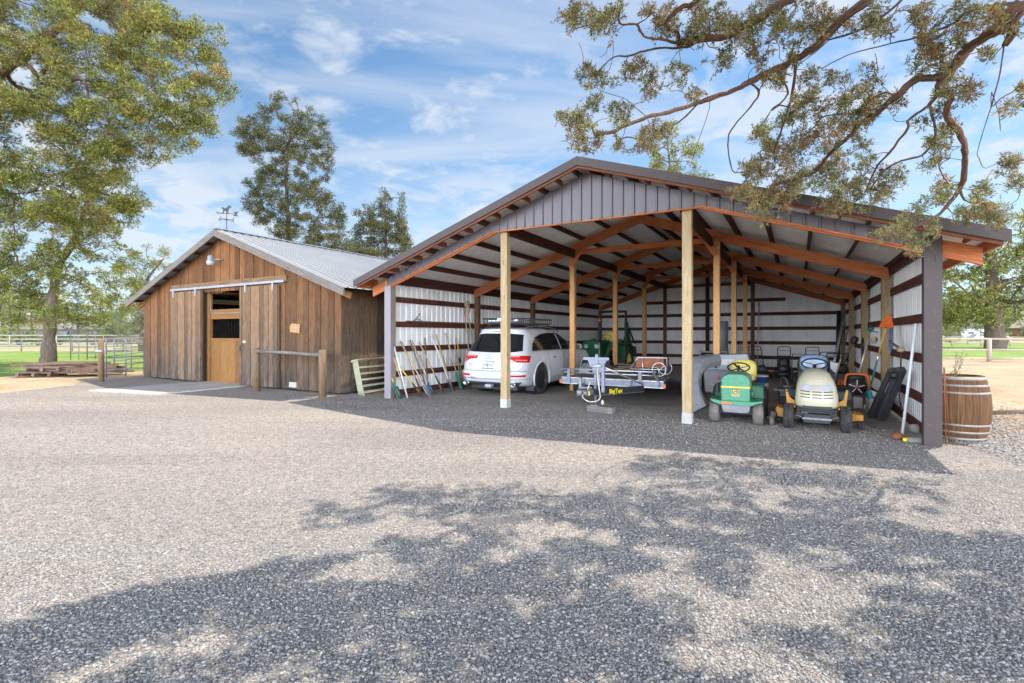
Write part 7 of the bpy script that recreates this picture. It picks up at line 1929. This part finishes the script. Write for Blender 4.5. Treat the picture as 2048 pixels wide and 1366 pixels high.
rail_fence('wooden_fence', 'low far rail fence across the back of the right lawn', [(58 + i * 4.2, 72) for i in range(9)], (.55, 1.1), .06, 'rail_wood', 1.3, .09)
rail_fence('wooden_fence', 'middle rail fence just behind the big right juniper', [(44 + i * 4.0, 62 + i * .3) for i in range(8)], (.4, .95), .06, 'rail_wood', 1.2, .09)
rail_fence('pipe_fence', 'long steel pipe fence across the back of the left lawn', [(-62 + i * 4.6, 44.3 - i * .1) for i in range(10)], (.45, 1.05), .035, 'pipe_steel', 1.1, .045)
rail_fence('pipe_fence', 'white railed arena fence far behind the left lawn', [(-92 + i * 5.5, 58) for i in range(13)], (.5, .95, 1.4), .045, 'pale_sleeve', 1.45, .05)
rail_fence('wooden_fence', 'brown rail fence before the low grey house', [(-112 + i * 6.0, 70) for i in range(14)], (.55, 1.1), .06, 'post_brown', 1.3, .08)

# stack of reclaimed boards and pallets
random.seed(23)
lpb = GP(140, 752)
lm = thing('lumber_pile', 'low pile of weathered boards and pallets on the dirt left of the barn', 'lumber', lpb, R_(8)); lm.scale = (1.15, 1.1, 1.45)
for i in range(30):
    lay = i // 6; mb = MB()
    x = random.uniform(-.5, .4) + (.4 if lay < 3 else -.1); y = -.35 + (i % 6) * .2 + random.uniform(-.03, .03)
    mb.box((x, y, .10 + lay * .055), (random.uniform(1.3, 2.1), .17, .035), (RZ(random.uniform(-.12, .12)) @ RY(random.uniform(-.02, .02))).to_3x3()); mb.build('board', MAT['lumber'], lm)
for (x, y, z) in ((-.75, -.45, .0), (-.45, -.55, .13)):
    mb = MB()
    for k in range(5): mb.b(x - .5, x + .5, y + k * .16, y + k * .16 + .11, z + .10, z + .125)
    for k in range(3): mb.b(x - .48 + k * .44, x - .40 + k * .44, y, y + .75, z + .02, z + .10)
    mb.build('pallet', MAT['lumber'], lm)
for i in range(7):
    mb = MB(); mb.box((.55 + i * .07, -.2, .24 - i * .012), (.035, 1.0, .10), (RZ(-.5) @ RX(.1)).to_3x3()); mb.build('board', MAT['lumber'], lm)

# ---------------------------------------------------------------- barrel and its wire
brl = thing('oak_barrel', 'weathered oak wine barrel with galvanised hoops at the shed corner', 'barrel', (6.66, 7.36, 0), .3)
def br(z): return .285 + .075 * (1 - ((z - .47) / .47) ** 2)
mb = MB(); ns = 26
for k in range(ns):
    a0, a1 = 2 * PI * k / ns, 2 * PI * (k + 1) / ns - .012; j = random.uniform(-.002, .002)
    vs, gs = [], []
    off = (random.random() * 30, random.random() * 30, 0)
    for i in range(13):
        z = .94 * i / 12
        for a in (a0, (a0 + a1) / 2, a1):
            r = br(z) + j; vs.append((r * math.cos(a), r * math.sin(a), z)); gs.append((z + off[0], a * .3 + off[1], 0))
        for a in (a0, a1): r = br(z) - .028; vs.append((r * math.cos(a), r * math.sin(a), z)); gs.append((z + off[0], a * .3 + off[1], .03))
    fs = []
    for i in range(12):
        o, q = i * 5, i * 5 + 5
        fs += [(o, o + 1, q + 1, q), (o + 1, o + 2, q + 2, q + 1), (o + 2, o + 4, q + 4, q + 2), (o + 4, o + 3, q + 3, q + 4), (o + 3, o, q, q + 3)]
    fs += [(0, 3, 4, 2, 1), (60, 61, 62, 64, 63)]
    mb.add(vs, fs, gs)
mb.build('staves', MAT['barrel_oak'], brl)
for z, w in ((.03, .045), (.13, .03), (.235, .03), (.70, .03), (.805, .03), (.905, .045)):
    mb = MB(); mb.ring([(br(z - w / 2) - .002, z - w / 2), (br(z - w / 2) + .004, z - w / 2), (br(z + w / 2) + .004, z + w / 2), (br(z + w / 2) - .002, z + w / 2)], 52); mb.build('hoop', MAT['barrel_hoop'] if 'barrel_hoop' in MAT else paint('barrel_hoop', (.42, .39, .36), .5, metal=.4, var=.2, dirt=.3, dirtc=(.30, .2, .12)), brl)
mb = MB(); mb.lathe([(0, .84), (br(.84) - .02, .84)], 40); mb.build('soil', MAT['shed_dirt'], brl)
pt = thing('barrel_plant', 'sparse leafy sprig growing out of the barrel beside the brown post', 'plant', (6.52, 7.3, .84))
mb = MB(); rr_ = random.Random(2); lv = []
for i in range(5):
    a = rr_.uniform(0, 6.28); p = [(0, 0, 0), (math.cos(a) * .05, math.sin(a) * .05, .14), (math.cos(a) * .12, math.sin(a) * .12, .3 + .05 * i)]
    mb.tube(p, .004, 5)
    for k in range(5): lv.append((p[2][0] * (k + 1) / 5, p[2][1] * (k + 1) / 5, p[2][2] * (k + 1) / 5, .035))
mb.build('stem', MAT['twig'], pt)
V_, F_ = foliage(lv, .035, 1.0, 3, 1, 3); o = npmesh('leaves', V_, F_, MAT['leaf_bright']); o.parent = pt
for i, (dx, lb) in enumerate(((0, 'thin rusty rod leaning against the barrel and brown corner post'), (.05, 'second thin rusty rod crossing the first in front of the barrel'))):
    pole('rusty_rod', lb, 'rod', GP(1893 + i * 6, 893 - i * 6), PT(1887 + i * 2, 735, 7.0), .006, 'rust')

# ---------------------------------------------------------------- fittings on the barn
sg = thing('wooden_sign', 'small carved plank sign with pale letters nailed to the barn wall', 'sign', BM @ Vector((8.37, -.045, 1.70)), R_(-30))
mb = MB(); mb.prism([(-.20, -.10), (.17, -.13), (.20, .11), (-.13, .14), (-.22, .06)], 0, .03, XZ); mb.build('plank', MAT['sign_wood'], sg)
text('sign_text', 'STABLE', .075, 'pale_sleeve', TR(-.01, -.033, .03) @ XZ, sg, .002)
text('sign_text', 'H Y', .06, 'pale_sleeve', TR(0, -.033, -.06) @ XZ, sg, .002)
wlp = thing('wall_lamp', 'grey barn lamp with clear glass shade high on the gable', 'lamp', BM @ Vector((4.70, -.03, 3.78)), R_(-30))
mb = MB(); mb.lathe([(.0, .17), (.055, .16), (.08, .12), (.08, .02), (.10, 0)], 20, TR(0, -.26, 0)); mb.tube([(.0, -.26, .02), (.14, -.1, .05), (.22, 0, .03)], .018, 8); mb.build('housing', MAT['galv'], wlp)
mb = MB(); mb.lathe([(.105, 0), (.115, -.05), (.105, -.11), (.08, -.14), (0, -.15)], 20, TR(0, -.26, 0)); mb.build('shade', paint('lamp_glass', (.42, .44, .46), .15, coat=.5), wlp)
wv = thing('weather_vane', 'black weather vane with running horse and arrow on the barn ridge', 'weather vane', BM @ Vector((5.05, .0, 4.70)), R_(-12))
mb = MB(); mb.tube([(0, 0, 0), (0, 0, .72)], .010, 6); mb.tube([(-.22, 0, .34), (.22, 0, .34)], .008, 5); mb.tube([(0, -.22, .34), (0, .22, .34)], .008, 5); mb.blob((0, 0, .34), (.03, .03, .03)); mb.build('mast', MAT['black_plastic'], wv)
mb = MB(); mb.tube([(-.32, 0, .56), (.28, 0, .50)], .009, 5); mb.prism([(.22, .44), (.40, .42), (.36, .49), (.42, .56), (.24, .56), (.29, .50)], -.004, .004, RX(PI / 2)); mb.prism([(-.30, .535), (-.38, .57), (-.31, .595)], -.004, .004, RX(PI / 2)); mb.build('arrow', MAT['black_plastic'], wv)
mb = MB(); mb.prism([(-.13, .60), (-.17, .53), (-.14, .52), (-.09, .60), (-.02, .60), (.04, .53), (.07, .54), (.06, .62), (.11, .70), (.16, .69), (.17, .72), (.12, .77), (.06, .76), (.0, .69), (-.08, .70), (-.16, .73), (-.20, .69), (-.14, .68)], -.005, .005, RX(PI / 2)); mb.build('horse', MAT['black_plastic'], wv)
for s_, x, y in (('W', -.25, 0), ('E', .25, 0), ('N', 0, .25), ('S', 0, -.25)): text('letter', s_, .11, 'text_black', TR(x, y, .345) @ XZ, wv, .003)

# ---------------------------------------------------------------- far buildings and vehicles
def house(name, label, p, rz, L, Wd, h, rh, wall, roofm, wins):
    t = thing(name, label, 'house', p, rz)
    mb = MB(); mb.b(-L / 2, L / 2, 0, Wd, 0, h); mb.prism([(0, h), (Wd, h), (Wd / 2, h + rh)], -L / 2, L / 2, Matrix(((0, 0, 1, 0), (1, 0, 0, 0), (0, 1, 0, 0), (0, 0, 0, 1)))); mb.build('wall', MAT[wall], t)
    mb = MB()
    for s_ in (0, 1):
        y0, y1 = (-.6, Wd / 2) if s_ == 0 else (Wd + .6, Wd / 2)
        k = rh / (Wd / 2); mb.beam(((-L / 2 - .5), y0, h - .6 * k + .1), ((-L / 2 - .5), y1, h + rh + .1), .01, .01) if False else None
        vs = [(x, y, z) for x in (-L / 2 - .5, L / 2 + .5) for (y, z) in ((y0, h - .6 * k + .02), (y1, h + rh + .02), (y0, h - .6 * k + .2), (y1, h + rh + .2))]
        mb.add(vs, [(0, 1, 3, 2), (4, 6, 7, 5), (0, 4, 5, 1), (2, 3, 7, 6), (0, 2, 6, 4), (1, 5, 7, 3)])
    mb.build('roof', MAT[roofm], t)
    for x, w, z0, z1 in wins: mb = MB(); mb.b(x, x + w, -.05, -.01, z0, z1); mb.build('window', MAT['glass_dark'], t)
    return t
paint('house_grey', (.20, .185, .165), .8); paint('house_roof', (.26, .225, .19), .8, var=.2); paint('house_brown', (.26, .105, .045), .8, var=.15); paint('house_blue', (.20, .24, .29), .8)
house('low_house', 'low grey house with brown shingle roof behind the juniper trunk', (-76, 84, 0), R_(4), 17, 9, 2.5, 1.7, 'house_grey', 'house_roof', [(-6, 1.5, 1, 2), (-1, 2, 1, 2), (4, 1.2, .9, 2)])
house('small_house', 'small blue grey house peeping between shrubs left of the barn', (-73.5, 95, 0), R_(-8), 9, 7, 2.5, 1.6, 'house_blue', 'house_roof', [(-2, 1.4, 1, 2)])
hb2 = house('brown_barn', 'rust brown barn with low gable beyond the right lawn', (121, 110, 0), R_(-62), 14, 10, 3.0, 1.7, 'house_brown', 'house_roof', [(-2, 1.6, 1, 2.1)])
def farcar(label, p, rz, mat, sc=1.0):
    t = thing('parked_car', label, 'car', p, rz)
    o = stack([(.25, .2, 4.5, .8), (.5, 0, 4.7, .9), (.95, .05, 4.6, .9), (1.05, .2, 3.6, .85), (1.6, .5, 2.9, .7), (1.68, .8, 2.5, .5)], 'body', MAT[mat], t, 4, 4)
    mb = MB()
    for s_ in (-1, 1): mb.add([(.6, s_ * .88, 1.08), (3.4, s_ * .88, 1.08), (2.7, s_ * .76, 1.52), (.9, s_ * .76, 1.52)], [(0, 1, 2, 3)])
    mb.build('side_window', MAT['glass_dark'], t)
    for x in (.9, 3.7):
        for y in (-.82, .82): mb = MB(); mb.lathe([(0, -.1), (.33, -.1), (.33, .1), (0, .1)], 16, TR(x, y, .33) @ RX(PI / 2)); mb.build('wheel', MAT['tyre'], t)
farcar('silver SUV parked by the brown barn across the right lawn', (100, 104, 0), R_(190), 'bright_steel')
farcar('dark car parked far off left of the white camper', (96, 112, 0), R_(170), 'dark_plastic')
cp = thing('camper_trailer', 'white camper parked far beyond the right lawn', 'camper', (101, 108, 0), R_(-5))
mb = MB(); mb.prism([(-3.4, .5), (3.2, .5), (3.4, 1.2), (3.0, 2.6), (-3.2, 2.7), (-3.5, 1.6)], -1.1, 1.1, RX(PI / 2)); mb.build('shell', MAT['car_white'], cp, .08)
for x in (-2, 0.3): mb = MB(); mb.b(x, x + 1.1, -1.15, -1.11, 1.5, 2.1); mb.build('window', MAT['glass_dark'], cp)
for x in (-.6, .3): mb = MB(); mb.lathe([(0, -.1), (.33, -.1), (.33, .1), (0, .1)], 16, TR(x, -1.0, .33) @ RX(PI / 2)); mb.build('wheel', MAT['tyre'], cp)
# weeds at the foot of the wooden fence
lv = []
for i in range(26): a = rr_.uniform(0, 6.28); q = rr_.uniform(0, .5); lv.append((math.cos(a) * q, math.sin(a) * q, rr_.uniform(.05, .25), .14))
V_, F_ = foliage(lv, .10, 1.2, 6, 1, 5); wd_ = npmesh('weed_clump', V_, F_, MAT['leaf_bright']); wd_.location = (22.9, 27.4, 0); tag(wd_, 'bright green weed clump at the foot of the right wooden fence', 'weeds')
# dark root or gutter log lying on the sand right of the barrel
lg = MB(); lg.tube([(0, 0, .02), (.7, .1, .03), (1.5, -.05, .0)], [.05, .045, .02], 8); o = lg.build('half_buried_log', MAT['bark']); o.location = GP(1975, 829); tag(o, 'dark half buried log lying on the sand right of the barrel', 'log')
